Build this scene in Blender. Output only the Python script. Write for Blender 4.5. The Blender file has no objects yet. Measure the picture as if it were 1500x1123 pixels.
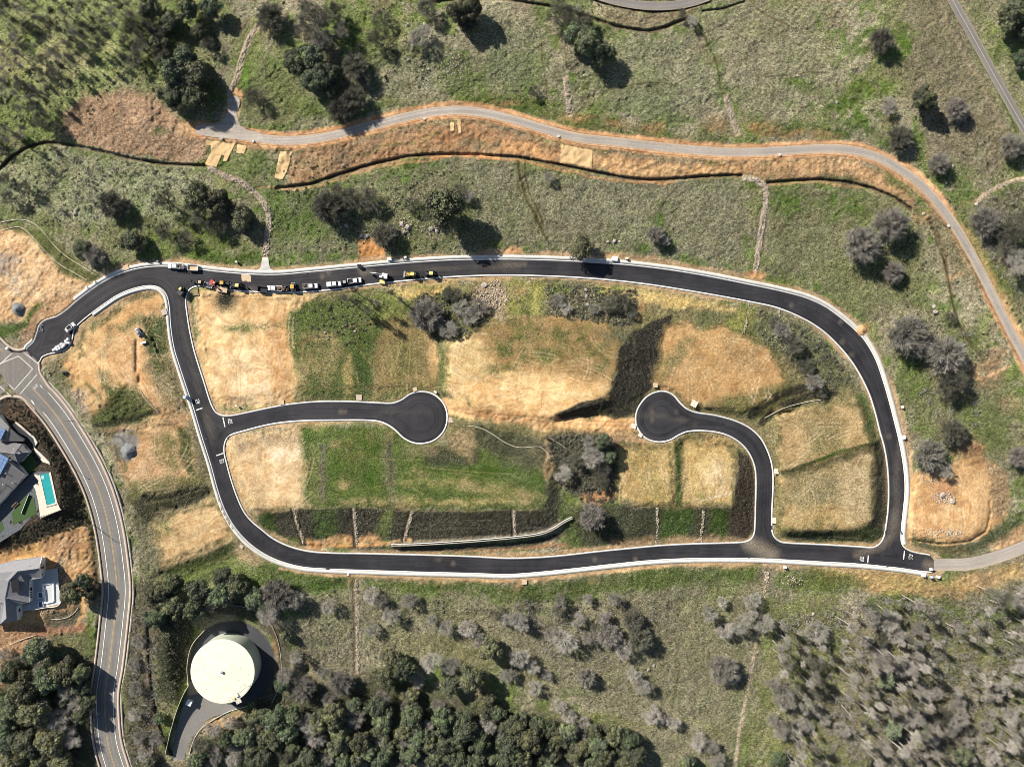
import bpy, bmesh, math, random
import numpy as np
from mathutils import Vector, Matrix
from mathutils.geometry import delaunay_2d_cdt

# ------------------------------------------------------------------ camera, sky, sun, exposure
S = 0.27            # metres per photo pixel on the z = 0 plane
CAMH = 290.0        # camera height
CX, CY = 750.0, 561.5
sc = bpy.context.scene
cam_d = bpy.data.cameras.new('camera'); cam = bpy.data.objects.new('camera', cam_d)
sc.collection.objects.link(cam)
cam.location = (0, 0, CAMH); cam.rotation_euler = (0, 0, 0)
cam_d.sensor_fit = 'HORIZONTAL'; cam_d.sensor_width = 36.0
cam_d.lens = 18.0 / (750 * S / CAMH)
cam_d.clip_start = 1; cam_d.clip_end = 3000
sc.camera = cam

SUN_EL = math.radians(34); SH = Vector((0.775, -0.632, 0)).normalized()   # direction shadows fall
world = bpy.data.worlds.new('World'); sc.world = world; world.use_nodes = True
wn = world.node_tree.nodes; wl = world.node_tree.links
sky = wn.new('ShaderNodeTexSky'); sky.sky_type = 'NISHITA'; sky.sun_disc = False
sky.sun_elevation = SUN_EL; sky.sun_rotation = math.atan2(-SH.x, -SH.y)
bgn = wn['Background']; bgn.inputs['Strength'].default_value = 0.05
wl.new(sky.outputs[0], bgn.inputs['Color'])
sun_d = bpy.data.lights.new('sun', 'SUN'); sun_d.energy = 5.0; sun_d.angle = math.radians(0.5)
sun_d.color = (1.0, 0.93, 0.82)
sun = bpy.data.objects.new('sun', sun_d); sc.collection.objects.link(sun)
ld = Vector((SH.x * math.cos(SUN_EL), SH.y * math.cos(SUN_EL), -math.sin(SUN_EL)))
sun.rotation_euler = ld.to_track_quat('-Z', 'Y').to_euler(); sun.location = (-200, 160, 250)
sc.view_settings.view_transform = 'Standard'; sc.view_settings.look = 'None'
sc.view_settings.exposure = 0.82; sc.view_settings.gamma = 1.0
sc.view_settings.use_curve_mapping = False
sc.cycles.pixel_filter_type = 'BLACKMAN_HARRIS'; sc.cycles.filter_width = 0.85
sc.cycles.max_bounces = 4; sc.cycles.diffuse_bounces = 2; sc.cycles.transparent_max_bounces = 4

rng = np.random.default_rng(7); random.seed(11)
C = sc.collection

# ------------------------------------------------------------------ object helpers
def tag(o, label=None, cat=None, group=None, kind=None):
    if label: o['label'] = label
    if cat: o['category'] = cat
    if group: o['group'] = group
    if kind: o['kind'] = kind
    return o

def link(name, me, parent=None, loc=None, rot=0.0):
    o = bpy.data.objects.new(name, me); C.objects.link(o)
    if parent: o.parent = parent
    if loc is not None: o.location = loc
    if rot: o.rotation_euler = (0, 0, rot)
    return o

def empty(name, loc=(0, 0, 0), rot=0.0, label=None, cat=None, group=None):
    o = bpy.data.objects.new(name, None); C.objects.link(o)
    o.location = loc; o.rotation_euler = (0, 0, rot); o.empty_display_size = 0.5
    return tag(o, label, cat, group)

def copy_tree(o, parent=None):
    c = o.copy(); C.objects.link(c)
    if parent: c.parent = parent
    for ch in KIDS.get(o.name, []): copy_tree(ch, c)
    return c
KIDS = {}
def index_kids(root):
    for x in [root] + list(root.children_recursive): KIDS[x.name] = list(x.children)

class MB:
    """collects shapes in one mesh"""
    def __init__(s): s.v = []; s.f = []
    def add(s, vs, fs):
        b = len(s.v); s.v += [tuple(v) for v in vs]; s.f += [tuple(i + b for i in f) for f in fs]; return s
    def box(s, cx, cy, cz, lx, ly, lz, tx=0.0, ty=0.0, rot=0.0, sh=0.0):
        """centre, sizes; tx/ty shrink the top, sh shifts the top along x"""
        vs = []
        for z, k in ((-lz / 2, 0), (lz / 2, 1)):
            for a, b in ((-1, -1), (1, -1), (1, 1), (-1, 1)):
                x = a * (lx / 2 - k * tx) + k * sh; y = b * (ly / 2 - k * ty)
                if rot: x, y = x * math.cos(rot) - y * math.sin(rot), x * math.sin(rot) + y * math.cos(rot)
                vs.append((cx + x, cy + y, cz + z))
        return s.add(vs, [(3, 2, 1, 0), (4, 5, 6, 7), (0, 1, 5, 4), (1, 2, 6, 5), (2, 3, 7, 6), (3, 0, 4, 7)])
    def tube(s, p, q, r0, r1=None, n=6, cap=True):
        r1 = r0 if r1 is None else r1
        p = Vector(p); q = Vector(q); d = (q - p).normalized()
        u = d.cross(Vector((0, 0, 1)) if abs(d.z) < .9 else Vector((1, 0, 0))).normalized(); w = d.cross(u)
        vs = []
        for c, r in ((p, r0), (q, r1)):
            for i in range(n):
                a = 2 * math.pi * i / n; vs.append(c + u * (r * math.cos(a)) + w * (r * math.sin(a)))
        fs = [(i, (i + 1) % n, n + (i + 1) % n, n + i) for i in range(n)]
        if cap: fs += [tuple(range(n - 1, -1, -1)), tuple(range(n, 2 * n))]
        return s.add(vs, fs)
    def prism(s, poly, z0, z1):
        n = len(poly)
        vs = [(x, y, z0) for x, y in poly] + [(x, y, z1) for x, y in poly]
        return s.add(vs, [tuple(range(n - 1, -1, -1)), tuple(range(n, 2 * n))] + [(i, (i + 1) % n, n + (i + 1) % n, n + i) for i in range(n)])
    def build(s, name, mat, parent=None, loc=None, rot=0.0, smooth=False):
        me = bpy.data.meshes.new(name); me.from_pydata(s.v, [], s.f); me.materials.append(mat)
        if smooth: me.polygons.foreach_set('use_smooth', [True] * len(me.polygons))
        me.update()
        return link(name, me, parent, loc, rot)

def np_mesh(name, V, F, mats):
    """V (n,3), F (m,3 or 4)"""
    me = bpy.data.meshes.new(name)
    V = np.asarray(V, dtype=np.float32); F = np.asarray(F, dtype=np.int32); k = F.shape[1]
    me.vertices.add(len(V)); me.vertices.foreach_set('co', V.ravel())
    me.loops.add(F.size); me.loops.foreach_set('vertex_index', F.ravel())
    me.polygons.add(len(F)); me.polygons.foreach_set('loop_start', np.arange(0, F.size, k, dtype=np.int32))
    me.polygons.foreach_set('loop_total', np.full(len(F), k, dtype=np.int32))
    for m in (mats if isinstance(mats, (list, tuple)) else [mats]): me.materials.append(m)
    me.update(calc_edges=True)
    return me

def set_attr(me, name, data):
    data = np.asarray(data, dtype=np.float32)
    if data.ndim == 1:
        a = me.attributes.new(name, 'FLOAT', 'POINT'); a.data.foreach_set('value', data)
    else:
        if data.shape[1] == 3: data = np.concatenate([data, np.ones((len(data), 1), np.float32)], 1)
        a = me.attributes.new(name, 'FLOAT_COLOR', 'POINT'); a.data.foreach_set('color', data.ravel())

# ------------------------------------------------------------------ material helpers
def mat(name, col, rough=0.85, var=0.12, scale=1.5, metal=0.0, spec=0.3, obj_rand=0.0, hue=0.0, bump=0.0, bscale=6.0, tint=False):
    m = bpy.data.materials.new(name); m.use_nodes = True
    nt = m.node_tree; N = nt.nodes; L = nt.links
    b = N['Principled BSDF']; b.inputs['Roughness'].default_value = rough; b.inputs['Metallic'].default_value = metal
    b.inputs['Specular IOR Level'].default_value = spec
    tc = N.new('ShaderNodeTexCoord'); nz = N.new('ShaderNodeTexNoise'); nz.inputs['Scale'].default_value = scale
    nz.inputs['Detail'].default_value = 4; L.new(tc.outputs['Object'], nz.inputs['Vector'])
    mr = N.new('ShaderNodeMapRange'); mr.inputs['From Min'].default_value = .25; mr.inputs['From Max'].default_value = .75
    mr.inputs['To Min'].default_value = 1 - var; mr.inputs['To Max'].default_value = 1 + var
    L.new(nz.outputs['Fac'], mr.inputs['Value'])
    hs = N.new('ShaderNodeHueSaturation'); hs.inputs['Color'].default_value = (*col, 1)
    val = mr.outputs['Result']
    if obj_rand or hue:
        oi = N.new('ShaderNodeObjectInfo')
        m2 = N.new('ShaderNodeMapRange'); m2.inputs['To Min'].default_value = 1 - obj_rand; m2.inputs['To Max'].default_value = 1 + obj_rand
        L.new(oi.outputs['Random'], m2.inputs['Value'])
        mm = N.new('ShaderNodeMath'); mm.operation = 'MULTIPLY'; L.new(val, mm.inputs[0]); L.new(m2.outputs['Result'], mm.inputs[1]); val = mm.outputs[0]
        if hue:
            m3 = N.new('ShaderNodeMath'); m3.operation = 'MULTIPLY_ADD'; m3.inputs[1].default_value = 7.31; m3.inputs[2].default_value = 0
            L.new(oi.outputs['Random'], m3.inputs[0]); m4 = N.new('ShaderNodeMath'); m4.operation = 'FRACT'; L.new(m3.outputs[0], m4.inputs[0])
            m5 = N.new('ShaderNodeMapRange'); m5.inputs['To Min'].default_value = .5 - hue; m5.inputs['To Max'].default_value = .5 + hue
            L.new(m4.outputs[0], m5.inputs['Value']); L.new(m5.outputs['Result'], hs.inputs['Hue'])
    if tint:                                     # each leaf clump has its own shade of green
        ta = N.new('ShaderNodeAttribute'); ta.attribute_name = 'tint'; mt_ = N.new('ShaderNodeMath'); mt_.operation = 'MULTIPLY'
        L.new(val, mt_.inputs[0]); L.new(ta.outputs['Fac'], mt_.inputs[1]); val = mt_.outputs[0]
        h6 = N.new('ShaderNodeMapRange'); h6.inputs['From Min'].default_value = .6; h6.inputs['From Max'].default_value = 1.5; h6.inputs['To Min'].default_value = .55; h6.inputs['To Max'].default_value = 1.15
        L.new(ta.outputs['Fac'], h6.inputs['Value']); L.new(h6.outputs['Result'], hs.inputs['Saturation'])
    L.new(val, hs.inputs['Value']); L.new(hs.outputs['Color'], b.inputs['Base Color'])
    if bump:
        bz = N.new('ShaderNodeTexNoise'); bz.inputs['Scale'].default_value = bscale; bz.inputs['Detail'].default_value = 3
        L.new(tc.outputs['Object'], bz.inputs['Vector'])
        bp = N.new('ShaderNodeBump'); bp.inputs['Strength'].default_value = bump; bp.inputs['Distance'].default_value = .3
        L.new(bz.outputs['Fac'], bp.inputs['Height']); L.new(bp.outputs['Normal'], b.inputs['Normal'])
    return m

M = {}
M['concrete'] = mat('concrete', (.52, .51, .48), var=.14, scale=.5)
M['kerb'] = mat('kerb_concrete', (.58, .57, .55), var=.16, scale=.6)
M['pinkwalk'] = mat('pink_tinted_concrete', (.46, .37, .31), var=.15, scale=.4)
M['gravelverge'] = mat('gravel_verge', (.40, .36, .29), var=.3, scale=.8, bump=.5)
M['white'] = mat('white_paint', (.80, .80, .80), rough=.35, var=.04, spec=.5)
M['marking'] = mat('road_marking_white', (.80, .80, .78), var=.15, scale=2)
M['yellowline'] = mat('road_marking_yellow', (.52, .36, .17), var=.2, scale=2)
M['glass'] = mat('dark_glass', (.02, .025, .035), rough=.1, var=.05, spec=.6)
M['tyre'] = mat('tyre_rubber', (.02, .02, .02), var=.1)
M['steel'] = mat('dark_steel', (.05, .05, .055), rough=.5, var=.2)
M['grey_steel'] = mat('grey_steel', (.32, .33, .34), rough=.45, var=.15)
M['yellow'] = mat('machine_yellow', (.50, .33, .09), rough=.45, var=.15)
M['paleyellow'] = mat('faded_yellow', (.70, .55, .22), rough=.5, var=.15)
M['red'] = mat('machine_red', (.42, .07, .06), rough=.45, var=.15)
M['pinkred'] = mat('faded_red', (.60, .26, .24), rough=.5, var=.2)
M['blue'] = mat('blue_plastic', (.05, .12, .25), rough=.5, var=.1)
M['paleblue'] = mat('pale_blue', (.45, .58, .68), rough=.5, var=.1)
M['teal'] = mat('teal_metal', (.04, .10, .10), rough=.5, var=.2)
M['black'] = mat('black_plastic', (.012, .012, .014), rough=.5, var=.1)
M['headlamp'] = mat('lamp_lens', (.7, .7, .68), rough=.15, var=.02)
M['taillamp'] = mat('red_lens', (.35, .02, .02), rough=.2, var=.02)
M['wood'] = mat('weathered_wood', (.28, .20, .13), var=.25, scale=4)
M['tan'] = mat('tan_board', (.50, .38, .26), var=.2, scale=2)
M['cargo'] = mat('mixed_cargo', (.16, .11, .09), var=.6, scale=3)
M['sack'] = mat('woven_sack', (.66, .66, .68), var=.12, scale=2, bump=.4)
M['tank'] = mat('tank_cream_paint', (.70, .675, .54), rough=.6, var=.12, scale=.5)
M['tankwall'] = mat('tank_green_paint', (.42, .46, .38), rough=.6, var=.08, scale=.3)
M['roof'] = mat('grey_roof_tiles', (.15, .147, .15), var=.12, scale=.8, bump=.5, bscale=3)
M['roof2'] = mat('light_grey_roof_tiles', (.22, .22, .235), var=.08, scale=.8, bump=.4, bscale=3)
M['ridge'] = mat('ridge_tiles', (.27, .26, .26), var=.2, scale=3)
M['stucco'] = mat('white_stucco', (.68, .67, .66), var=.06, scale=1)
M['solar'] = mat('solar_cell', (.13, .21, .38), rough=.2, var=.2, scale=1.2, spec=.6)
M['patio'] = mat('pale_patio_stone', (.60, .54, .45), var=.12, scale=1.2)
M['patiocool'] = mat('light_concrete_patio', (.46, .48, .49), var=.08, scale=1.2)
M['paver'] = mat('dark_pavers', (.10, .11, .12), var=.3, scale=1.5)
M['lawn'] = mat('clipped_lawn', (.045, .085, .025), var=.2, scale=2)
M['water'] = mat('pool_water', (.03, .30, .31), rough=.06, var=.1, scale=.5, spec=.6)
M['poolwall'] = mat('pool_plaster', (.30, .55, .55), var=.1)
M['straw'] = mat('straw_matting', (.62, .43, .22), var=.22, scale=3, bump=.4)
M['wattle'] = mat('straw_roll', (.58, .52, .42), var=.2, scale=3)
M['rock'] = mat('pale_rock', (.34, .30, .27), var=.45, scale=1.2, obj_rand=.2, bump=.6, bscale=3)
M['riprap'] = mat('riprap_rock', (.37, .315, .25), var=.6, scale=1.6, bump=.4)
M['gravelpile'] = mat('blue_grey_gravel', (.17, .18, .185), var=.25, scale=2, bump=.5)
M['wallblock'] = mat('wall_block', (.40, .37, .31), var=.25, scale=2, bump=.5)
M['bark'] = mat('grey_bark', (.22, .19, .17), var=.25, scale=3)
M['twig'] = mat('bare_grey_twigs', (.335, .315, .28), var=.45, scale=1.6, obj_rand=.35, hue=.015)
M['twigshade'] = mat('shaded_oak_twigs', (.12, .118, .09), var=.5, scale=1.5, obj_rand=.3, hue=.02)  # darker copy of the oak twigs, shade of dense crowns put into the colour
M['twigmid'] = mat('oak_twigs', (.215, .20, .175), var=.45, scale=1.6, obj_rand=.25, hue=.015)
M['palewood'] = mat('pale_dead_wood', (.42, .38, .34), var=.25, scale=.7, obj_rand=.25)
M['leaf'] = mat('oak_leaves', (.10, .115, .058), var=.5, scale=2.0, obj_rand=.32, hue=.045, tint=True, rough=.7)
M['leafsage'] = mat('sage_leaves', (.16, .19, .12), var=.35, scale=.5, obj_rand=.15, hue=.01, rough=.8)
M['scrub'] = mat('dark_scrub', (.065, .070, .040), var=.5, scale=.8, obj_rand=.3, hue=.03)
M['scrubgrey'] = mat('grey_scrub', (.15, .15, .11), var=.4, scale=.8, obj_rand=.3, hue=.02)

# ------------------------------------------------------------------ noise and splines
_lat = {}
def vnoise(X, Y, scale, seed=0):
    if seed not in _lat: _lat[seed] = np.random.default_rng(seed + 100).random((256, 256)).astype(np.float32)
    g = _lat[seed]
    x = X / scale + 512; y = Y / scale + 512
    xi = np.floor(x).astype(np.int32); yi = np.floor(y).astype(np.int32)
    fx = (x - xi).astype(np.float32); fy = (y - yi).astype(np.float32)
    fx = fx * fx * (3 - 2 * fx); fy = fy * fy * (3 - 2 * fy)
    a = g[yi & 255, xi & 255]; b = g[yi & 255, (xi + 1) & 255]; c = g[(yi + 1) & 255, xi & 255]; d = g[(yi + 1) & 255, (xi + 1) & 255]
    return (a * (1 - fx) + b * fx) * (1 - fy) + (c * (1 - fx) + d * fx) * fy * 1.0
def fbm(X, Y, scale, seed=0, octv=4):
    t = 0; a = .5; s = 0
    for i in range(octv):
        t = t + a * vnoise(X, Y, scale / 2 ** i, seed + i * 7); s += a; a *= .5
    return t / s

def spline(pts, step=2.0, closed=False):
    P = np.array(pts, float); n = len(P); out = []
    rngi = range(n) if closed else range(n - 1)
    for i in rngi:
        p1 = P[i]; p2 = P[(i + 1) % n]
        p0 = P[(i - 1) % n] if (closed or i > 0) else 2 * p1 - p2
        p3 = P[(i + 2) % n] if (closed or i < n - 2) else 2 * p2 - p1
        k = max(2, int(np.linalg.norm((p2 - p1)[:2]) / step))
        # centripetal-ish tangents scaled to the chord, so uneven spacing does not overshoot
        d = np.linalg.norm((p2 - p1)[:2]) + 1e-6
        t1 = (p2 - p0) / (np.linalg.norm((p2 - p0)[:2]) + 1e-6) * d; t2 = (p3 - p1) / (np.linalg.norm((p3 - p1)[:2]) + 1e-6) * d
        for j in range(k):
            t = j / k; t_2 = t * t; t_3 = t_2 * t
            out.append((2 * t_3 - 3 * t_2 + 1) * p1 + (t_3 - 2 * t_2 + t) * t1 + (-2 * t_3 + 3 * t_2) * p2 + (t_3 - t_2) * t2)
    if not closed: out.append(P[-1])
    return np.array(out)

def resample(P, step):
    d = np.r_[0, np.cumsum(np.linalg.norm(np.diff(P, axis=0), axis=1))]
    k = max(2, int(d[-1] / step) + 1); t = np.linspace(0, d[-1], k)
    return np.stack([np.interp(t, d, P[:, i]) for i in range(P.shape[1])], 1)

def normals2(P, closed=False):
    if closed: T = np.roll(P, -1, 0) - np.roll(P, 1, 0)
    else: T = np.gradient(P, axis=0)
    T = T / (np.linalg.norm(T, axis=1, keepdims=True) + 1e-9)
    return np.stack([-T[:, 1], T[:, 0]], 1)      # in image coords (y down): left-hand side when y is flipped

def inside(poly, X, Y):
    poly = np.asarray(poly); r = np.zeros(X.shape, bool); n = len(poly)
    x0, y0 = poly[:, 0], poly[:, 1]; x1, y1 = np.roll(x0, -1), np.roll(y0, -1)
    for i in range(n):
        if y0[i] == y1[i]: continue
        c = ((y0[i] > Y) != (y1[i] > Y)) & (X < (x1[i] - x0[i]) * (Y - y0[i]) / (y1[i] - y0[i]) + x0[i])
        r ^= c
    return r
def seg_dist(P, X, Y, closed=False):
    P = np.asarray(P, float); d = np.full(X.shape, 1e9)
    n = len(P)
    for i in range(n if closed else n - 1):
        a = P[i]; b = P[(i + 1) % n]; ab = b - a; L2 = ab @ ab + 1e-9
        t = np.clip(((X - a[0]) * ab[0] + (Y - a[1]) * ab[1]) / L2, 0, 1)
        d = np.minimum(d, (X - a[0] - t * ab[0]) ** 2 + (Y - a[1] - t * ab[1]) ** 2)
    return np.sqrt(d)
# ------------------------------------------------------------------ layout lines (photo pixels on the ground)
OUT = [(56,530),(60,523),(69.5,518),(83,515),(95,511),(103,502),(106,491),(107.5,482),(117.6,471),(133.6,458),(150,446),(171,432),(192,423),(214,418),(228,418.5),(239,424),(246,434),(249.5,451),(251.5,478),(256.5,510),(264.5,536.5),(275,568.6),(284.6,597),(296.6,637.5),(310,680),(321,720),(331,747),(344.7,771),(363,792),(385,808.5),(410,820.5),(442,829),(477,832),(530,834),(610.5,836.5),(690.6,838.5),(745,840),(793.4,836.6),(847,831),(900,825),(953.8,819.7),(1007,817),(1060.6,816.5),(1114,817.2),(1153.4,819),(1207,822),(1260,825),(1314,830.5),(1367,836.5),(1372,830),(1369,822),(1362,814),(1346,811),(1333,807.5),(1323.5,801.5),(1319.4,792.5),(1319.8,774),(1322.5,747),(1325,720),(1324,693.6),(1320.4,667),(1315,640),(1308.4,613.4),(1301,585),(1292.4,556),(1281.7,526),(1266,499),(1249,481),(1228,463.5),(1207,449),(1180,437),(1140,426.5),(1087,415.5),(1034,405),(980.5,396.3),(927,389.8),(873.6,385.5),(820,382.8),(766.7,381.2),(717.4,381),(664,382),(610.5,385),(557,389.5),(503.6,394.6),(450,399.7),(410,403.2),(368.7,402.8),(320.6,399),(291,395.4),(250,391.5),(221.8,391.7),(195,396),(171,404),(149.6,415),(128.3,429.6),(111,443),(98.9,453.7),(84,464),(66.8,469.7),(58.8,476.4),(54.8,488.4),(49.4,501.8),(40,512.5)]
INN = [(271,440),(272.5,456.3),(276.6,483),(283,512.5),(291,539),(298,560.6),(304.6,582),(310,596),(316,605),(326,609.8),(339.3,609.8),(355.4,606.8),(400,597.4),(423.4,593.4),(463.5,589.6),(517,589.4),(557,591.3),(575.7,591.5),(589,586.7),(602.5,577.8),(616,574.7),(632,577.4),(645.2,587),(652.5,600),(653.8,616),(648,632),(634.5,644),(618.5,648.2),(605,646.8),(591.8,640),(578.4,627.5),(562.4,618),(543.7,614.4),(490,614),(436.8,615.3),(396.7,620),(352.7,631),(336.7,636.5),(329,646),(327.3,661.5),(331.3,680),(338,704.3),(347.4,731),(358,752.4),(370,766),(383.4,777),(399.4,789.5),(423.4,801),(450,808),(477,810.6),(530,811.7),(610.5,813.5),(690.6,816),(740,818.5),(780,817.8),(820,815),(873.6,809),(927,803.7),(967,800),(1007,797.8),(1060.6,796.3),(1088,795),(1099.4,791.5),(1105.5,783),(1107.4,768.4),(1108,741.7),(1109,709.6),(1107.4,685.6),(1100.7,667),(1090,652),(1074,640),(1055,632.7),(1028.6,629.5),(1007,630.8),(993.8,636),(980.5,643.4),(964.4,646),(948.4,641.5),(937.7,630.8),(933,618.8),(933.7,604),(940.4,590.7),(951,580),(964.4,574.7),(975,574.7),(986,580),(996.5,592),(1007,600.5),(1020.6,605.4),(1047,609.4),(1076.7,617.5),(1098,628),(1113,642),(1123,660),(1129,678),(1131.5,700),(1130.5,731),(1129.4,757.7),(1130,777.8),(1134,787.5),(1143,794.3),(1158,796.4),(1207,798.6),(1260,801.8),(1279,802.6),(1290,796.5),(1296.4,785),(1299.5,768.4),(1302.5,741.7),(1303,709.6),(1301,680),(1296.4,653.5),(1289.7,629.5),(1284.4,608),(1276.4,581.4),(1268,562),(1259,545),(1246.5,525.8),(1228.3,504.4),(1207,484.4),(1180,467),(1140,450),(1100,441),(1060.6,433.5),(1007,424.3),(953.8,416),(900,409.6),(847,405.4),(793.4,403),(740,402),(690.6,403),(637,406),(583.8,411),(543.7,415.3),(517,419),(477,424),(430,427),(395,426.8),(363.4,425.6),(320.6,421),(297,417.5),(283,419.5),(274,427)]
OUTs = spline(OUT, 3.0, True); INNs = spline(INN, 3.0, True)

COLL = [(-30,470),(0,507),(22,536),(45,565),(80,605),(107,645.5),(131,688),(147,725.7),(160,774),(168,827),(171,865),(168,903),(160,973),(154,1010),(153.5,1037),(157.5,1085),(168,1123),(185,1170)]
COLs = spline(COLL, 4.0)
TRAIL = [(296,190),(315,192),(334,195.5),(374,201.7),(410,205.7),(450,204.4),(490,197.7),(543.7,184.4),(597,171),(637,163.5),(677,161.7),(717.4,167),(770,180.5),(793.4,188),(847,201.7),(900,207.5),(953.8,213.8),(1007,219),(1074,223),(1140,221),(1207,217.8),(1247,220),(1287,231),(1327,253.8),(1353.8,275),(1383,309.4),(1407,344),(1431,387),(1455.4,435),(1479.4,483),(1502,525),(1530,590)]
TRs = spline(TRAIL, 4.0)
EAST = [(1368,826),(1390,826),(1420,825),(1460,815),(1500,800),(1550,775)]
EAs = spline(EAST, 4.0)
NE = [(1380,-30),(1395,0),(1420.6,45.4),(1447,93.5),(1474,141.6),(1500,187),(1540,255)]
NEs = spline(NE, 4.0)
TOP = [(850,-18),(880,-5),(920,5),(960,9),(1000,6),(1035,-4),(1070,-22)]
TOs = spline(TOP, 4.0)
TANKC = (338.0, 971.0); TANKR = 45.0

# ------------------------------------------------------------------ height field: harmonic interpolation between known heights
G = 4.0; gx = np.arange(-140, 1641, G); gy = np.arange(-140, 1265, G)
GX, GY = np.meshgrid(gx, gy)
Zc = np.zeros(GX.shape); Fx = np.zeros(GX.shape, bool)
def zline(pts, halfw=0):
    """polyline of (x, y, z)"""
    P = resample(np.array(pts, float), 2.0)
    N2 = normals2(P[:, :2]); offs = [0.0] if halfw == 0 else np.arange(-halfw, halfw + .1, 2.0)
    for o in offs:
        X = P[:, 0] + N2[:, 0] * o; Y = P[:, 1] + N2[:, 1] * o
        i = np.rint((X - gx[0]) / G).astype(int); j = np.rint((Y - gy[0]) / G).astype(int)
        ok = (i >= 0) & (j >= 0) & (i < len(gx)) & (j < len(gy))
        Zc[j[ok], i[ok]] = P[ok, 2]; Fx[j[ok], i[ok]] = True
def zpoly(pts, z, sx=0.0, sy=0.0):
    m = inside(pts, GX, GY); c = np.mean(pts, 0)
    Zc[m] = (z + sx * (GX - c[0]) + sy * (GY - c[1]))[m]; Fx[m] = True
def zfun(P, keys):
    """heights along a curve from (x, y, z) keys, by nearest arc position"""
    P = np.asarray(P); d = np.r_[0, np.cumsum(np.linalg.norm(np.diff(P[:, :2], axis=0), axis=1))]
    ks = []
    for x, y, z in keys:
        i = np.argmin((P[:, 0] - x) ** 2 + (P[:, 1] - y) ** 2); ks.append((d[i], z))
    ks.sort(); return np.c_[P[:, :2], np.interp(d, [k[0] for k in ks], [k[1] for k in ks])]

# pads and slopes (metres)
PADBIG = [(652,512),(700,478),(800,466),(882,468),(908,500),(903,545),(888,588),(815,612),(760,606),(690,598),(662,560)]
PADR = [(975,478),(1060,478),(1130,505),(1150,560),(1135,583),(1095,600),(1030,596),(1000,586),(965,568),(957,560)]
PADW1 = [(290,440),(302,434),(420,438),(430,570),(330,584),(310,555)]
PADG = [(545,470),(640,475),(640,560),(545,568),(440,568),(440,500)]
PADS1 = [(338,650),(455,632),(462,738),(400,748),(372,745)]
PADS2 = [(476,628),(560,630),(600,655),(760,665),(795,690),(798,742),(476,738)]
PADS3 = [(905,655),(980,655),(985,740),(906,738)]
PADS4 = [(1000,645),(1060,650),(1078,672),(1072,742),(1000,742)]
PADE1 = [(1138,600),(1200,600),(1255,585),(1278,650),(1180,683),(1142,690)]
PADE2 = [(1142,700),(1180,692),(1278,660),(1276,765),(1240,776),(1145,778)]
PADNE = [(1335,735),(1360,700),(1440,675),(1448,690),(1446,760),(1425,785),(1385,792),(1335,783)]
PADL1 = [(118,500),(200,432),(235,430),(246,560),(262,590),(232,600),(190,560),(150,590),(120,560)]
PADL2 = [(162,640),(250,622),(275,650),(290,705),(205,725),(180,690)]
PADL3 = [(228,765),(318,738),(340,780),(240,824)]
zpoly(PADBIG, 9.4); zpoly(PADR, 6.2); zpoly(PADW1, 4.2); zpoly(PADG, 5.2); zpoly(PADS1, 4.2); zpoly(PADS2, 5.2)
zpoly(PADS3, 4.4); zpoly(PADS4, 3.2); zpoly(PADE1, 5.0); zpoly(PADE2, 3.8); zpoly(PADNE, 1.6); zpoly(PADL1, 4.2); zpoly(PADL2, 0.6); zpoly(PADL3, -2.6)
H1PAD = [(-60,600),(15,600),(60,640),(92,700),(90,745),(60,757),(0,790),(-60,800)]
H2PAD = [(-60,830),(60,808),(85,830),(92,885),(60,893),(-60,915)]
zpoly(H1PAD, 4.0); zpoly(H2PAD, -0.5)
zline([(128,770,-.5),(125,830,-1.2),(120,880,-2)], 0)
zline([(955,470,6.3),(962,520,6.2),(952,560,6.0),(936,580,5.6),(925,600,5.4)], 2)     # foot of the dark wedge
zline([(905,610,5.2),(850,606,5.4),(815,616,6.6)], 0)
zline([(660,606,5.6),(700,618,7.5),(800,632,8.2),(860,625,7.2),(928,628,5.2)], 4)       # haul road between the bulbs
zline([(1110,612,3.4),(1160,603,2.6),(1200,588,4.5)], 0)
zline([(362,760,0.6),(410,790,-.4),(450,796,-.5),(523,799,-.4),(580,801,-.3)], 3)
zline([(600,797,.6),(640,794,.9),(700,790,1.0),(770,783,1.0),(800,777,1.0),(828,768,1.4),(836,760,1.6)], 0)   # top of the retaining wall
zline([(600,805,-.8),(640,803,-1.4),(700,800,-1.5),(770,794,-1.5),(812,784,-1.2),(835,774,0)], 2)
zline([(850,800,-.8),(905,797,-.9),(985,793,-.9),(1060,789,-.8),(1092,786,-.6)], 0)
zline([(855,745,3.0),(862,700,5.0),(845,660,6.5),(880,645,6.8)], 0)
zline([(822,695,2.5),(830,740,1.8)], 0)
zline([(468,640,4.8),(466,735,4.2)], 0)
zline([(190,742,-1.4),(220,735,-1.5),(300,728,-2.2),(312,722,-2.2)], 2)
zline([(235,840,-5),(290,838,-5),(345,815,-4.6)], 0)
zline([(150,640,.2),(142,622,1.4),(230,608,0.8)], 0)
zline([(199,500,3),(203,560,3)], 0)
zline([(215,468,3.6),(238,520,2.6)], 3)
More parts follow.
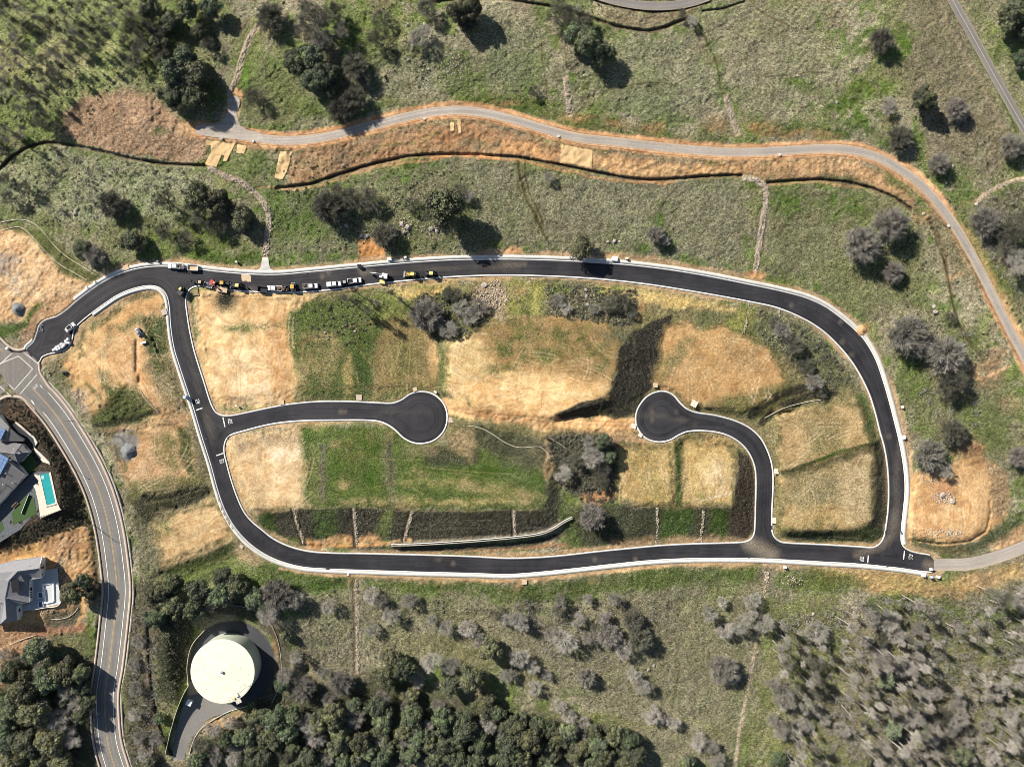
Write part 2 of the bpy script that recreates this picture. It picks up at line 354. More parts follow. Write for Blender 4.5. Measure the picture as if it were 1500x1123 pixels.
# open ground
for x, y, z in [(0,0,14),(120,60,12),(60,180,9),(200,180,10),(100,260,5),(250,250,6),(0,330,3.6),(60,390,4.4),(60,440,4.4),(380,100,14),(480,60,16),(600,60,17),(700,40,18),(830,90,17),(950,120,16),(1100,60,17),
                (1250,100,16),(1350,60,15),(1480,60,13),(1250,30,16),(520,250,7),(600,300,8),(700,300,8.5),(820,300,8.5),(950,330,7.5),(1060,340,7),(1200,330,6.5),(1260,420,5),(1330,400,6),(1350,520,4),(1400,600,3),(1480,600,5),(1480,700,1),(1450,350,10),(1490,420,9),
                (600,440,6.6),(700,440,7),(840,440,6.6),(920,450,6.5),(1000,450,6),(1100,480,5.6),(1190,520,4),(1240,570,3.6),
                (500,880,-5),(600,900,-6),(700,900,-6.5),(850,880,-6),(1000,880,-5.5),(1150,880,-5),(1300,880,-4),(1450,860,-4),(450,980,-9),(600,1020,-11),(800,1000,-10),(1000,1000,-10),(1200,1000,-10),(1400,1000,-9),(500,1123,-15),(800,1123,-15),(1100,1123,-14),(1400,1123,-14),
                (0,950,-4),(60,1040,-8),(60,1123,-11),(230,940,-3),(235,1000,-4),(220,1080,-8)]:
    zline([(x - 2, y, z), (x + 2, y, z)])
# roads
zc = zfun(COLs, [(-30,470,5),(22,536,4),(80,605,2),(131,688,.5),(160,774,-1.5),(171,865,-3),(160,973,-4.5),(157,1085,-7.5),(185,1170,-9)]); zline(zc, 24)
tz = zfun(TRs, [(296,190,9.6),(374,202,9.6),(543,184,10.5),(677,162,11.5),(847,202,11.5),(1074,223,11),(1247,219,11),(1354,275,10.5),(1431,387,9),(1500,520,7.5),(1530,590,7)]); zline(tz, 13)
zline([(345,142,10.8),(340,170,10.2),(334,192,9.7)], 8)
zline(zfun(EAs, [(1368,826,-.6),(1460,815,-1),(1550,775,-1.2)]), 12)
zline(zfun(NEs, [(1380,-30,14),(1447,93,13.4),(1540,255,12)]), 10)
zline(zfun(TOs, [(850,-18,17),(1070,-22,17)]), 10)
RK = {'n': [(52,512,4),(75,490,4.1),(130,443,4.3),(180,412,4.5),(262,404,4.6),(400,415,4.8),(560,402,5),(740,391,5.2),(900,398,5),(1100,430,4.4),(1190,458,3.8),(1255,510,3.0),(1287,580,2.3),(1310,660,1.2),(1312,740,.2),(1308,815,-.3)],
      'w': [(258,404,4.6),(262,470,4.1),(280,540,3.5),(298,610,2.9),(316,670,1.8),(345,745,.4),(385,795,-.8),(440,818,-1.3),(530,823,-1.6),(740,830,-1.9),(900,816,-1.6),(1050,806,-1.2),(1115,806,-1),(1250,812,-.6),(1368,826,-.6)],
      'c1': [(300,618,2.8),(400,609,3.2),(500,602,4),(560,603,4.6),(612,612,5.0)],
      'c2': [(1116,806,-1.0),(1119,760,0),(1120,700,1.2),(1108,660,2.2),(1078,630,3.2),(1030,618,4.2),(970,610,5.0)]}
for k, hw in (('n', 20), ('w', 20), ('c1', 18), ('c2', 18)):
    P = spline(RK[k], 3.0); zline(P, hw)
for (x, y), z in (((616, 612), 5.0), ((966, 610), 5.0)):
    m = (GX - x) ** 2 + (GY - y) ** 2 < 44 ** 2; Zc[m] = z; Fx[m] = True
m = (GX - 1308) ** 2 + (GY - 806) ** 2 < 30 ** 2; Zc[m] = -.4; Fx[m] = True
m = (GX - 268) ** 2 + (GY - 412) ** 2 < 22 ** 2; Zc[m] = 4.6; Fx[m] = True
# tank yard, cut into the hill
zline([(280,880,-1.0),(340,868,-1.0),(395,890,-1.6),(425,950,-3),(428,1000,-4.5)], 0)
zline([(262,900,.5),(240,940,0),(245,990,-1.5),(262,1020,-3)], 0)
m = (GX - 340) ** 2 + (GY - 972) ** 2 < 64 ** 2; Zc[m] = -6.5; Fx[m] = True
DRIVE = [(345,1036),(305,1040),(285,1062),(270,1085),(262,1112),(262,1140)]
zline([(a, b, z) for (a, b), z in zip(DRIVE, (-6.5, -6.5, -6.8, -7.2, -8, -9))], 12)

# relax, coarse to fine
def relax(Z, Fm, V, it):
    for _ in range(it):
        A = np.pad(Z, 1, mode='edge')
        Z = .25 * (A[:-2, 1:-1] + A[2:, 1:-1] + A[1:-1, :-2] + A[1:-1, 2:]); Z[Fm] = V[Fm]
    return Z
Z = None
for k in (16, 8, 4, 2, 1):
    h = (GX.shape[0] + k - 1) // k; w = (GX.shape[1] + k - 1) // k
    V = np.zeros((h, w)); n = np.zeros((h, w)); jj, ii = np.nonzero(Fx)
    np.add.at(V, (jj // k, ii // k), Zc[jj, ii]); np.add.at(n, (jj // k, ii // k), 1)
    Fm = n > 0; V[Fm] /= n[Fm]
    if Z is None: Z0 = np.full((h, w), float(V[Fm].mean()))
    else: Z0 = np.repeat(np.repeat(Z, 2, 0), 2, 1)[:h, :w]
    if Z0.shape != (h, w): Z0 = np.pad(Z0, ((0, h - Z0.shape[0]), (0, w - Z0.shape[1])), mode='edge')
    Z0[Fm] = V[Fm]; Z = relax(Z0, Fm, V, 220 if k > 1 else 60)
A = np.pad(Z, 1, mode='edge'); Zs = (A[:-2, 1:-1] + A[2:, 1:-1] + A[1:-1, :-2] + A[1:-1, 2:] + 4 * Z) / 8
ZG = Zs

def bil(Gd, X, Y):
    X = np.clip((np.asarray(X, float) - gx[0]) / G, 0, len(gx) - 1.001); Y = np.clip((np.asarray(Y, float) - gy[0]) / G, 0, len(gy) - 1.001)
    i = X.astype(int); j = Y.astype(int); fx = X - i; fy = Y - j
    return (Gd[j, i] * (1 - fx) + Gd[j, i + 1] * fx) * (1 - fy) + (Gd[j + 1, i] * (1 - fx) + Gd[j + 1, i + 1] * fx) * fy
def zb(X, Y): return bil(ZG, X, Y)
def W(X, Y, Zv):
    X = np.asarray(X, float); Y = np.asarray(Y, float); Zv = np.asarray(Zv, float); k = S * (CAMH - Zv) / CAMH
    return np.stack([(X - CX) * k, (CY - Y) * k, Zv + 0 * k], -1)
def at(px, py, dz=0.0):
    """point at height dz over the ground seen at this place"""
    z = float(zb(px, py)) + dz; k = S * (CAMH - z) / CAMH
    return Vector(((px - CX) * k, (CY - py) * k, z))

# ------------------------------------------------------------------ ground sheet
ST = 1.5
ix = np.r_[np.array([-900, -600, -400, -280, -200, -140, -100, -75, -60, -48, -38, -30, -25]), np.arange(-21, 1522, ST), np.array([1526, 1533, 1543, 1557, 1575, 1600, 1640, 1700, 1780, 1900, 2100, 2400])]
iy = np.r_[np.array([-900, -600, -400, -280, -200, -140, -100, -75, -60, -48, -38, -30, -25]), np.arange(-21, 1146, ST), np.array([1150, 1157, 1167, 1181, 1198, 1223, 1264, 1320, 1400, 1520, 1720, 2000])]
PX, PY = np.meshgrid(ix, iy)
PZ = zb(PX, PY)
roadm = (inside(OUTs, PX, PY) & ~inside(INNs, PX, PY))
def near_line(P, w, step=8): return seg_dist(P[::max(1, int(step / 3))], PX, PY) < w
SIDE = 7.5
d_out = seg_dist(OUTs[::2], PX, PY, True); d_in = seg_dist(INNs[::2], PX, PY, True)
low = roadm | (d_out < 3.5) | (d_in < 2.6)
collm = near_line(COLs, 24); trm = near_line(TRs, 6.0); eam = near_line(EAs, 8.5); nem = near_line(NEs, 6.5); tom = near_line(TOs, 6.5)
flat = roadm | (d_out < 11) | (d_in < 6) | collm | near_line(TRs, 10) | near_line(EAs, 12) | near_line(NEs, 9)
micro = (fbm(PX, PY, 30, 3, 4) - .5) * 1.5 + (fbm(PX, PY, 4.0, 31, 2) - .5) * .7
pads = np.zeros(PX.shape, bool)
for p in (PADBIG, PADR, PADW1, PADG, PADS1, PADS2, PADS3, PADS4, PADE1, PADE2, PADNE, PADL1, PADL2, PADL3, H1PAD, H2PAD): pads |= inside(p, PX, PY)
tankm = (PX - 340) ** 2 + (PY - 972) ** 2 < 66 ** 2
amp = np.where(flat, 0.0, np.where(pads, .22, .9)); amp = np.where(tankm, 0, amp)
# soften the amplitude mask
for _ in range(3):
    A = np.pad(amp, 1, mode='edge'); amp = np.minimum(amp, (A[:-2, 1:-1] + A[2:, 1:-1] + A[1:-1, :-2] + A[1:-1, 2:]) / 4)
PZ = PZ + micro * amp
# ditches cut as notches
DITCH = {
 'a': ([(-10,258),(20,228),(45,214),(70,209),(105,213),(150,222),(200,234),(240,240),(300,243)], 3.6, 1.3),
 'b': ([(405,276),(455,270),(490,258),(530,245),(560,237),(600,229),(640,226),(700,227),(760,231),(800,238),(835,244),(870,252),(910,260),(950,264),(990,262),(1040,258),(1085,257)], 3.4, 1.25),
 'c': ([(1125,268),(1160,265),(1200,263),(1240,267),(1280,277),(1310,290),(1335,306)], 3.6, 1.2),
 'd': ([(620,6),(680,-2),(740,-1),(775,5),(808,10),(835,16),(870,28),(900,38),(925,43),(950,46),(975,40),(1002,29)], 3.6, 1.2),
 'e': ([(1030,17),(1060,13),(1090,3)], 2.5, .8),
 'f': ([(1360,322),(1378,350),(1388,400),(1398,450),(1412,490),(1445,530)], 3.0, .8),
 'g': ([(868,0),(900,10),(950,18),(1000,14),(1040,2)], 3.0, .9),
 'h': ([(217,918),(218,960),(222,1000),(228,1040),(240,1080),(252,1105)], 3.2, 1.2),
 'k': ([(1330,792),(1380,797),(1420,793),(1445,778),(1452,750),(1450,735)], 2.6, .8),
}
for P, w, dep in DITCH.values():
    d = seg_dist(np.array(P), PX, PY); PZ -= dep * np.clip(1 - d / w, 0, 1) * (~flat)
low2 = low | trm | eam | nem | tom | near_line(COLs, 20)
THP = [(286,187),(292,182.5),(308,181),(322,180),(329,172),(333,158),(333,146),(338,141),(347,141),(352,148),(349,160),(348,172),(352,183),(362,190),(382,196),(384,206),(350,204.5),(320,202),(300,199),(288,196)]
DRP = [(356,1036),(330,1044),(313,1049),(300,1056),(292,1068),(281,1080),(273,1098),(270,1112),(253,1114),(254,1090),(259,1065),(264,1045),(270,1022),(283,1012),(300,1020),(330,1030)]
low2 |= inside(THP, PX, PY) | inside(DRP, PX, PY) | ((PX - 340) ** 2 + (PY - 972) ** 2 < 58 ** 2)
PZ0 = PZ.copy()
PZ = np.where(low2, PZ - .35, PZ)
BASE_Z = PZ
def zg(X, Y):
    """height of the ground sheet itself, bumps included"""
    X = np.asarray(X, float); Y = np.asarray(Y, float)
    i = np.clip(np.searchsorted(ix, X) - 1, 0, len(ix) - 2); j = np.clip(np.searchsorted(iy, Y) - 1, 0, len(iy) - 2)
    fx = np.clip((X - ix[i]) / (ix[i + 1] - ix[i]), 0, 1); fy = np.clip((Y - iy[j]) / (iy[j + 1] - iy[j]), 0, 1); D = BASE_Z
    return (D[j, i] * (1 - fx) + D[j, i + 1] * fx) * (1 - fy) + (D[j + 1, i] * (1 - fx) + D[j + 1, i + 1] * fx) * fy
# ------------------------------------------------------------------ what grows and lies where: base colours of soil, straw and grass, with some painted shade
FIELD=(.255,.238,.152); FIELD2=(.39,.355,.245); OLIVE=(.19,.225,.07); GREEN=(.075,.145,.014); BRIGHT=(.26,.32,.105); DKGREEN=(.038,.060,.016)
TAN=(.50,.33,.165); PALE=(.62,.475,.28); CREAM=(.72,.61,.41); ORANGE=(.50,.27,.115); RED=(.33,.17,.095); STRAW=(.50,.41,.20); MULCH=(.030,.028,.018)
DKBROWN=(.060,.040,.028); GREYDIRT=(.25,.22,.19); GRAVEL=(.20,.205,.205); SAND=(.53,.365,.19)
wx = PX + (fbm(PX, PY, 18, 51, 3) - .5) * 14; wy = PY + (fbm(PX, PY, 18, 71, 3) - .5) * 14
COL = np.zeros(PX.shape + (3,), np.float32); COL[:] = FIELD
GRS = np.ones(PX.shape, np.float32)          # 1 = clumpy grass, 0 = smooth soil
def mixin(m, col, g):
    global COL, GRS
    COL = COL * (1 - m[..., None]) + np.array(col, np.float32) * m[..., None]
    if g is not None: GRS = GRS * (1 - m) + g * m
def sub(pts, pad):
    p = np.asarray(pts, float)
    a = np.searchsorted(ix, p[:, 0].min() - pad); b = np.searchsorted(ix, p[:, 0].max() + pad)
    c = np.searchsorted(iy, p[:, 1].min() - pad); d = np.searchsorted(iy, p[:, 1].max() + pad)
    return slice(c, d), slice(a, b)
def poly(pts, col, soft=5, op=1.0, g=None, warp=1.0, nz=0.0, ns=12, seed=1):
    global COL, GRS
    r = sub(pts, soft * 2 + 18)
    X = PX[r] + (wx[r] - PX[r]) * warp; Y = PY[r] + (wy[r] - PY[r]) * warp
    ins = inside(pts, X, Y); d = seg_dist(pts, X, Y, True); d = np.where(ins, d, -d)
    m = np.clip(d / max(soft, .1) * .5 + .5, 0, 1) * op
    if nz: m = m * np.clip((fbm(PX[r], PY[r], ns, seed, 4) - .5) * 5 * nz + (1.15 - nz * .75), 0, 1)
    m = m.astype(np.float32)
    COL[r] = COL[r] * (1 - m[..., None]) + np.array(col, np.float32) * m[..., None]
    if g is not None: GRS[r] = GRS[r] * (1 - m) + g * m
def blob(x, y, rx, ry, col, op=1.0, g=None, rot=0, nz=.5, ns=10, seed=5, soft=.5, warp=1.0):
    t = np.linspace(0, 2 * math.pi, 14, endpoint=False); c, s_ = math.cos(rot), math.sin(rot)
    p = [(x + rx * math.cos(a) * c - ry * math.sin(a) * s_, y + rx * math.cos(a) * s_ + ry * math.sin(a) * c) for a in t]
    poly(p, col, soft=min(rx, ry) * soft + 1, op=op, g=g, nz=nz, ns=ns, seed=seed, warp=warp)
def line(pts, w, col, op=1.0, g=None, soft=1.5, warp=.15, nz=0.0, sm=True):
    global COL, GRS
    P = spline(pts, 6.0) if sm else np.asarray(pts, float)
    r = sub(P, w + soft + 6)
    X = PX[r] + (wx[r] - PX[r]) * warp; Y = PY[r] + (wy[r] - PY[r]) * warp
    d = seg_dist(P, X, Y); m = np.clip((w / 2 - d) / soft + .5, 0, 1) * op
    if nz: m = m * np.clip((fbm(PX[r], PY[r], 8, 9, 3) - .5) * 5 * nz + (1.15 - nz * .75), 0, 1)
    m = m.astype(np.float32)
    COL[r] = COL[r] * (1 - m[..., None]) + np.array(col, np.float32) * m[..., None]
    if g is not None: GRS[r] = GRS[r] * (1 - m) + g * m

# broad variation of the open field
n1 = fbm(PX, PY, 120, 11, 4); n2 = fbm(PX, PY, 45, 12, 4); n3 = fbm(PX, PY, 60, 13, 5)
mixin(np.clip((n1 - .50) * 5, 0, .8), FIELD2, 1.0)
mixin(np.clip((n3 - .53) * 7, 0, .75), OLIVE, 1.0)
mixin(np.clip((n2 - .60) * 9, 0, .7), (.095,.165,.022), .8); n4 = fbm(PX, PY, 22, 15, 4)
mixin(np.clip((n4 - .62) * 12, 0, .75), (.10,.17,.025), .7); mixin(np.clip((.37 - n4) * 10, 0, .55), (.24,.19,.13), .8)
# --- upper left woods: bright spring grass
poly([(-200,-200),(330,-200),(330,30),(300,130),(170,135),(95,200),(-10,250),(-200,260)], BRIGHT, 18, .75, 1, nz=.5, ns=30, seed=21)
poly([(-20,60),(60,30),(180,60),(190,110),(60,160),(-20,140)], (.44,.42,.20), 14, .6, 1, nz=.8, ns=24, seed=22)
poly([(-20,100),(60,120),(120,100),(170,130),(95,160),(85,200),(-20,245)], (.09,.13,.03), 12, .5, 1, nz=.8, ns=16, seed=23)
poly([(175,0),(320,0),(330,60),(315,140),(240,150),(180,110)], (.12,.15,.05), 14, .6, 1, nz=.4, ns=20, seed=24)
poly([(0,255),(70,216),(160,232),(300,252),(330,300),(240,330),(60,330),(0,320)], (.31,.33,.20), 12, .7, 1, nz=.3)
poly([(310,-20),(372,-20),(350,60),(335,130),(310,110)], (.21,.20,.13), 10, .7, 1, nz=.5)
poly([(355,60),(420,110),(480,150),(470,175),(420,188),(350,170),(340,140),(350,100)], (.13,.155,.055), 12, .8, .9, nz=.3)
blob(355,112,16,22,(.10,.19,.02),.9,.6); blob(372,140,22,16,(.06,.07,.04),.7,1); blob(395,185,40,7,GREEN,.9,.7); blob(470,160,30,16,GREEN,.5,.9)
poly([(400,60),(430,70),(430,130),(470,150),(520,160),(600,140),(760,130),(760,90),(600,60),(540,70)], (.185,.195,.11), 14, .6, 1, nz=.3)
poly([(530,165),(560,140),(640,150),(700,140),(800,150),(860,170),(950,190),(1060,205),(1060,216),(950,208),(850,196),(780,180),(680,154),(600,160)], (.13,.145,.045), 7, .85, .8, nz=.3)
for x, y, a, b in ((560,158,30,7),(690,150,22,5),(760,160,30,7),(880,175,34,8),(960,195,30,7),(1035,195,18,14),(1160,190,50,9),(1250,190,40,10),(1300,205,24,10)): blob(x, y, a, b, (.06,.11,.018), .9, .7)
for x, y, a, b in ((740,152,22,5),(845,172,26,8),(905,180,24,6),(955,188,18,9),(1050,185,14,14),(1120,188,24,9),(1185,196,50,6)): blob(x, y, a, b, (.33,.20,.10), .75, .7)
# the big pale upper field
poly([(1015,20),(1080,5),(1200,0),(1240,90),(1230,150),(1180,170),(1090,165),(1060,110),(1040,60)], (.27,.255,.165), 16, .8, 1, nz=.2)
poly([(870,60),(1000,50),(1045,90),(1055,150),(1000,180),(900,160),(860,120)], (.235,.24,.15), 14, .75, 1, nz=.3)
poly([(700,20),(800,30),(800,130),(720,120)], (.175,.19,.11), 14, .6, 1)
poly([(870,20),(925,45),(1000,32),(1025,8),(940,25),(880,12)], (.25,.21,.13), 3, .9, .8)
poly([(1330,-40),(1395,0),(1420,50),(1470,150),(1490,200),(1470,260),(1380,240),(1350,180),(1300,80)], (.20,.175,.12), 14, .85, .9, nz=.2)
for x, y, a, b in ((1210,30,40,14),(1290,60,60,30),(1240,85,40,14),(1330,70,20,30),(1180,120,34,12),(1280,130,24,18),(1200,150,50,16),(1265,170,60,12),(1235,50,26,14)): blob(x, y, a, b, (.085,.155,.02), .8, .7, nz=.9, ns=12)
line([(1375,0),(1400,60),(1430,110),(1470,190)], 6, (.30,.25,.17), .6, .6, 3, .5)
poly([(1405,0),(1440,0),(1500,120),(1500,180),(1470,110)], (.20,.22,.09), 4, .7, 1, nz=.4)
line([(1410,30),(1455,120),(1492,200)], 3, (.08,.14,.02), .8)
# middle field
poly([(400,272),(520,265),(640,232),(860,258),(1080,266),(1090,390),(860,365),(700,370),(420,390),(400,330)], (.175,.175,.105), 8, .8, 1, nz=.25)
poly([(690,240),(860,262),(1085,268),(1080,395),(1000,392),(940,375),(900,330),(760,300),(700,290)], (.245,.235,.155), 12, .75, 1, nz=.35)
poly([(1125,280),(1200,272),(1320,300),(1350,330),(1350,440),(1280,470),(1200,430),(1120,400)], (.165,.175,.085), 12, .8, 1, nz=.25)
poly([(600,300),(690,270),(700,340),(650,372),(560,368)], (.12,.15,.05), 12, .7, 1, nz=.5)
for x, y, a, b in ((420,380,50,12),(470,375,50,10),(500,270,20,10),(570,260,50,10),(620,240,40,8),(730,360,20,8),(780,366,40,8),(955,360,30,16),(1000,385,40,9),(970,335,16,40),(1060,395,30,9),(1110,410,22,9),(1150,300,40,20),(1240,300,40,30),(1180,420,26,9),(405,240,40,20),(445,330,40,26),(400,300,30,30)): blob(x, y, a, b, (.07,.14,.016), .8, .7, nz=.9, ns=11)
poly([(300,245),(405,215),(410,270),(470,280),(470,330),(400,360),(345,262)], (.085,.135,.03), 10, .75, .9, nz=.5)
poly([(60,230),(120,225),(120,300),(60,300)], (.19,.21,.10), 10, .4, 1)
poly([(170,300),(260,330),(380,350),(385,385),(300,388),(200,384),(160,400),(145,350)], (.11,.145,.035), 10, .75, .9, nz=.4)
poly([(300,368),(380,372),(384,388),(300,390),(230,382)], (.07,.125,.02), 5, .8, .7, nz=.3)
poly([(522,352),(545,350),(562,362),(566,380),(523,388)], (.50,.27,.11), 3, 1, .25)
# strip under the upper trail: red and orange cut bank
poly([(455,215),(520,205),(600,185),(680,175),(760,195),(830,215),(900,225),(1000,235),(1100,238),(1230,232),(1290,250),(1330,275),(1345,305),(1270,275),(1200,265),(1080,260),(960,266),(860,250),(800,240),(700,228),(600,232),(520,252),(440,272),(422,268),(430,225)], (.34,.22,.125), 5, .95, .55, nz=.15)
poly([(860,232),(900,228),(960,240),(1080,242),(1085,256),(980,262),(920,258),(880,250)], (.55,.37,.19), 4, .9, .3, nz=.3)
poly([(1080,235),(1230,230),(1290,252),(1340,290),(1320,285),(1240,256),(1150,250),(1090,252)], (.52,.35,.19), 5, .85, .4, nz=.4)
poly([(700,200),(760,205),(820,225),(812,240),(760,228),(705,215)], (.52,.30,.14), 4, .8, .3, nz=.4)
poly([(540,215),(620,195),(680,192),(670,215),(600,222),(545,238)], (.40,.24,.13), 5, .8, .5, nz=.5)
line([(650,200),(680,190),(720,192)], 16, (.40,.23,.12), .7, .4, 6, 1, .4)
blob(705,212,30,7,(.13,.15,.09),.8,.9); blob(450,240,24,10,(.33,.25,.14),.6,.6); blob(500,235,16,8,(.24,.16,.12),.8,.8)
line([(640,196),(600,207),(540,222),(480,240)], 5, (.10,.15,.04), .6, .8, 3, 1, .6)
line([(405,211),(460,212),(520,202),(600,182),(680,172),(760,188)], 5, (.16,.17,.05), .85, .8, 2.5, .6, .4)
line([(760,188),(820,206),(900,220),(1000,230),(1100,232)], 4, (.24,.20,.07), .7, .7, 2.5, .6, .4)
poly([(1210,254),(1250,258),(1262,270),(1200,262)], (.07,.10,.04), 4, .8, .9)
poly([(1290,240),(1320,262),(1345,290),(1330,290),(1300,262)], (.12,.14,.04), 4, .7, .9, nz=.3)
# left brown slope
poly([(118,138),(165,132),(215,138),(240,155),(262,172),(300,196),(305,232),(285,240),(230,232),(180,226),(120,212),(92,192),(95,165)], (.33,.225,.145), 5, 1, .75, nz=.05)
poly([(118,138),(122,178),(90,190),(96,165)], (.13,.09,.06), 4, .9, .7)
poly([(180,140),(222,138),(260,175),(250,186),(185,184)], (.42,.29,.19), 6, .7, .6, nz=.5)
blob(235,192,16,6,(.06,.09,.03),.9,.8); poly([(262,175),(288,178),(292,200),(264,196)], (.50,.35,.20), 4, .9, .3)
line([(176,135),(178,185)], 1.8, (.20,.17,.13), .7, None, 1, .1); line([(223,140),(226,190)], 1.5, (.22,.18,.13), .6, None, 1, .1)
for P, w, dep in DITCH.values():
    line(P, w * 1.3, (.08,.06,.04), .92, .5, 2.5, .3)
line([(380,275),(455,276),(510,257),(560,243),(640,233)], 3, (.42,.28,.15), .8, .3, 2, .4); line([(700,232),(760,237),(830,250),(900,265),(990,268)], 3, (.45,.26,.13), .9, .3, 2, .4)
line([(635,230),(690,227),(730,233)], 4, (.52,.27,.12), .9, .3, 2, .4); line([(1125,272),(1200,268),(1260,275)], 2.5, (.36,.23,.12), .8, .3, 2, .4)
line([(110,212),(150,219),(200,231),(250,236)], 4, (.33,.33,.24), .7, .8, 3, .8, .5)
# shoulders of the upper trail
line([tuple(p) for p in TRs[::6]], 26, (.54,.34,.19), .95, .12, 4, .35)
line([(345,140),(338,170),(325,195)], 24, (.53,.36,.19), .9, .15, 4, .35)
line([(300,208),(370,217),(450,218),(520,206)], 4, (.30,.20,.10), .8, .3, 2, .3)
line([(1287,225),(1330,246),(1372,280),(1400,320),(1430,360),(1455,410),(1480,455),(1505,505)], 9, (.62,.42,.24), .85, .15, 4, .6)
poly([(1360,300),(1400,330),(1440,390),(1440,430),(1400,400),(1370,350)], (.20,.17,.09), 8, .6, .9, nz=.3)
line([(1408,300),(1430,296)], 8, (.40,.32,.18), .8, .4); line([(1385,410),(1410,400)], 7, (.42,.33,.20), .8, .4, 3, .8)
poly([(1392,290),(1425,280),(1430,310),(1405,335)], (.10,.14,.03), 6, .8, .9, nz=.4)
poly([(1405,335),(1440,400),(1500,490),(1500,440),(1450,370),(1425,320)], (.15,.17,.045), 6, .7, .9, nz=.3)
poly([(1435,300),(1500,268),(1500,460),(1470,400),(1440,340)], (.13,.12,.085), 10, .7, 1, nz=.2)
poly([(1340,440),(1420,480),(1480,560),(1500,640),(1500,720),(1440,670),(1380,660),(1330,600),(1320,520)], (.155,.155,.08), 12, .7, 1, nz=.3)
poly([(1310,520),(1345,510),(1360,560),(1330,600),(1310,590)], (.10,.15,.03), 8, .8, .9, nz=.4); poly([(1415,590),(1470,600),(1480,660),(1440,660),(1400,620)], (.13,.17,.05), 10, .8, .9, nz=.3)
blob(1445,545,26,18,(.36,.24,.14),.8,.5); blob(1460,520,12,14,(.33,.20,.12),.7,.5); line([(1445,552),(1480,535)], 4, (.55,.38,.22), .8, .3); blob(1480,590,18,14,(.34,.25,.15),.6,.6)
blob(1353,320,14,10,(.42,.27,.13),.8,.4); blob(1262,483,11,9,(.55,.35,.17),1,.2,nz=.1); blob(1107,402,15,7,(.52,.33,.17),.95,.2,nz=.1)
# shoulder soil beside the kerbs
EDG = np.clip((16.0 + 6 * (n2 - .5) * 4 - d_out) / 4, 0, 1) * (~roadm) * .85; mixin(EDG.astype(np.float32), (.42,.31,.195), .35)
EDG = np.clip((8.5 + 5 * (n2 - .5) * 4 - d_in) / 3, 0, 1) * inside(INNs, PX, PY) * .85; mixin(EDG.astype(np.float32), (.44,.32,.20), .35)
poly([(740,365),(766,366),(768,374),(738,374)], (.55,.33,.17), 2, .9, .2); blob(750,367,9,6,(.55,.33,.17),1,.2,nz=0)

# --- middle block
poly([(278,430),(600,425),(700,412),(850,412),(1000,432),(1130,460),(1250,560),(1290,640),(1295,790),(1140,790),(1110,700),(1080,650),(1000,640),(660,650),(640,590),(330,598),(300,560)], (.20,.175,.085), 4, .9, .8, warp=.4, nz=.1)
poly(PADW1, SAND, 5, 1, .12); poly([(285,440),(330,470),(325,590),(300,560)], (.60,.46,.27), 6, .8, .1)
poly([(282,424),(470,430),(440,455),(420,470),(425,590),(395,596),(320,598),(298,550)], (.62,.47,.26), 6, .9, .12, nz=.15)
blob(350,545,34,42,CREAM,.85,.05,nz=.3,ns=30); blob(340,500,30,20,(.72,.58,.34),.7,.05); blob(385,565,20,20,CREAM,.8,.05,nz=.3); blob(320,470,24,22,(.70,.58,.34),.8,.05)
poly([(395,470),(425,460),(432,500),(436,575),(425,595),(402,590),(398,540)], (.50,.32,.16), 6, .8, .1, nz=.2)
line([(402,450),(404,480),(410,520),(404,560),(400,590)], 2.5, (.36,.24,.13), .6); line([(418,445),(414,480),(405,520),(398,560)], 2.5, (.36,.24,.13), .6); line([(408,440),(400,500),(396,560)], 2, (.40,.28,.15), .5)
blob(332,442,24,17,(.45,.31,.17),.8,.2); blob(332,441,14,13,(.085,.085,.05),1,1,nz=.1); blob(331,440,9,8,(.03,.028,.02),1,.8,nz=0)
blob(355,480,25,8,(.09,.13,.03),.9,.9,rot=-.08); blob(400,478,20,7,(.16,.16,.06),.7,.9)
line([(312,440),(318,460),(335,472),(355,466),(372,450)], 4, (.42,.28,.15), .7, .1, 3, .5); line([(362,440),(350,470),(380,468)], 3, (.50,.33,.17), .5)
poly([(425,455),(470,438),(545,430),(600,432),(605,470),(560,475),(545,530),(540,585),(440,580),(425,520),(420,475)], (.085,.115,.03), 5, 1, 1, nz=.08)
poly([(445,485),(490,482),(500,520),(480,560),(440,550)], (.30,.24,.115), 8, .8, .8, nz=.5); poly([(425,530),(445,530),(455,585),(432,590),(425,570)], (.42,.34,.18), 6, .7, .5, nz=.3)
poly([(505,520),(516,520),(516,580),(505,580)], (.42,.33,.15), 4, .7, .6); blob(528,545,12,26,(.035,.07,.012),1,.8,nz=.2); blob(530,500,10,22,(.05,.09,.015),.8,.8); blob(470,455,40,12,(.07,.11,.02),.8,1)
poly([(562,462),(600,460),(640,488),(642,560),(600,580),(545,582),(548,520)], (.22,.175,.075), 6, 1, .7, nz=.15)
poly([(580,500),(605,495),(612,540),(590,560),(572,545)], (.11,.12,.035), 9, .9, .8, nz=.25); poly([(625,490),(641,492),(642,552),(628,550)], (.46,.33,.17), 3, .8, .3)
poly([(604,435),(660,425),(710,440),(730,470),(690,500),(660,520),(640,500),(605,470)], (.10,.115,.045), 6, 1, 1, nz=.2)
poly([(643,505),(655,505),(658,560),(648,590),(642,560)], (.08,.11,.03), 3, .9, .9)
poly([(570,420),(660,412),(680,425),(640,432),(600,440),(575,432)], (.48,.36,.14), 5, .8, .6, nz=.4); poly([(540,435),(580,425),(600,460),(560,470),(545,455)], (.20,.22,.06), 5, .7, .9, nz=.3)
poly([(700,415),(730,410),(745,440),(735,470),(700,462),(690,440)], (.36,.27,.19), 6, .9, .9, nz=.3); poly([(660,425),(690,420),(690,450),(665,455)], (.16,.17,.06), 5, .7, 1)
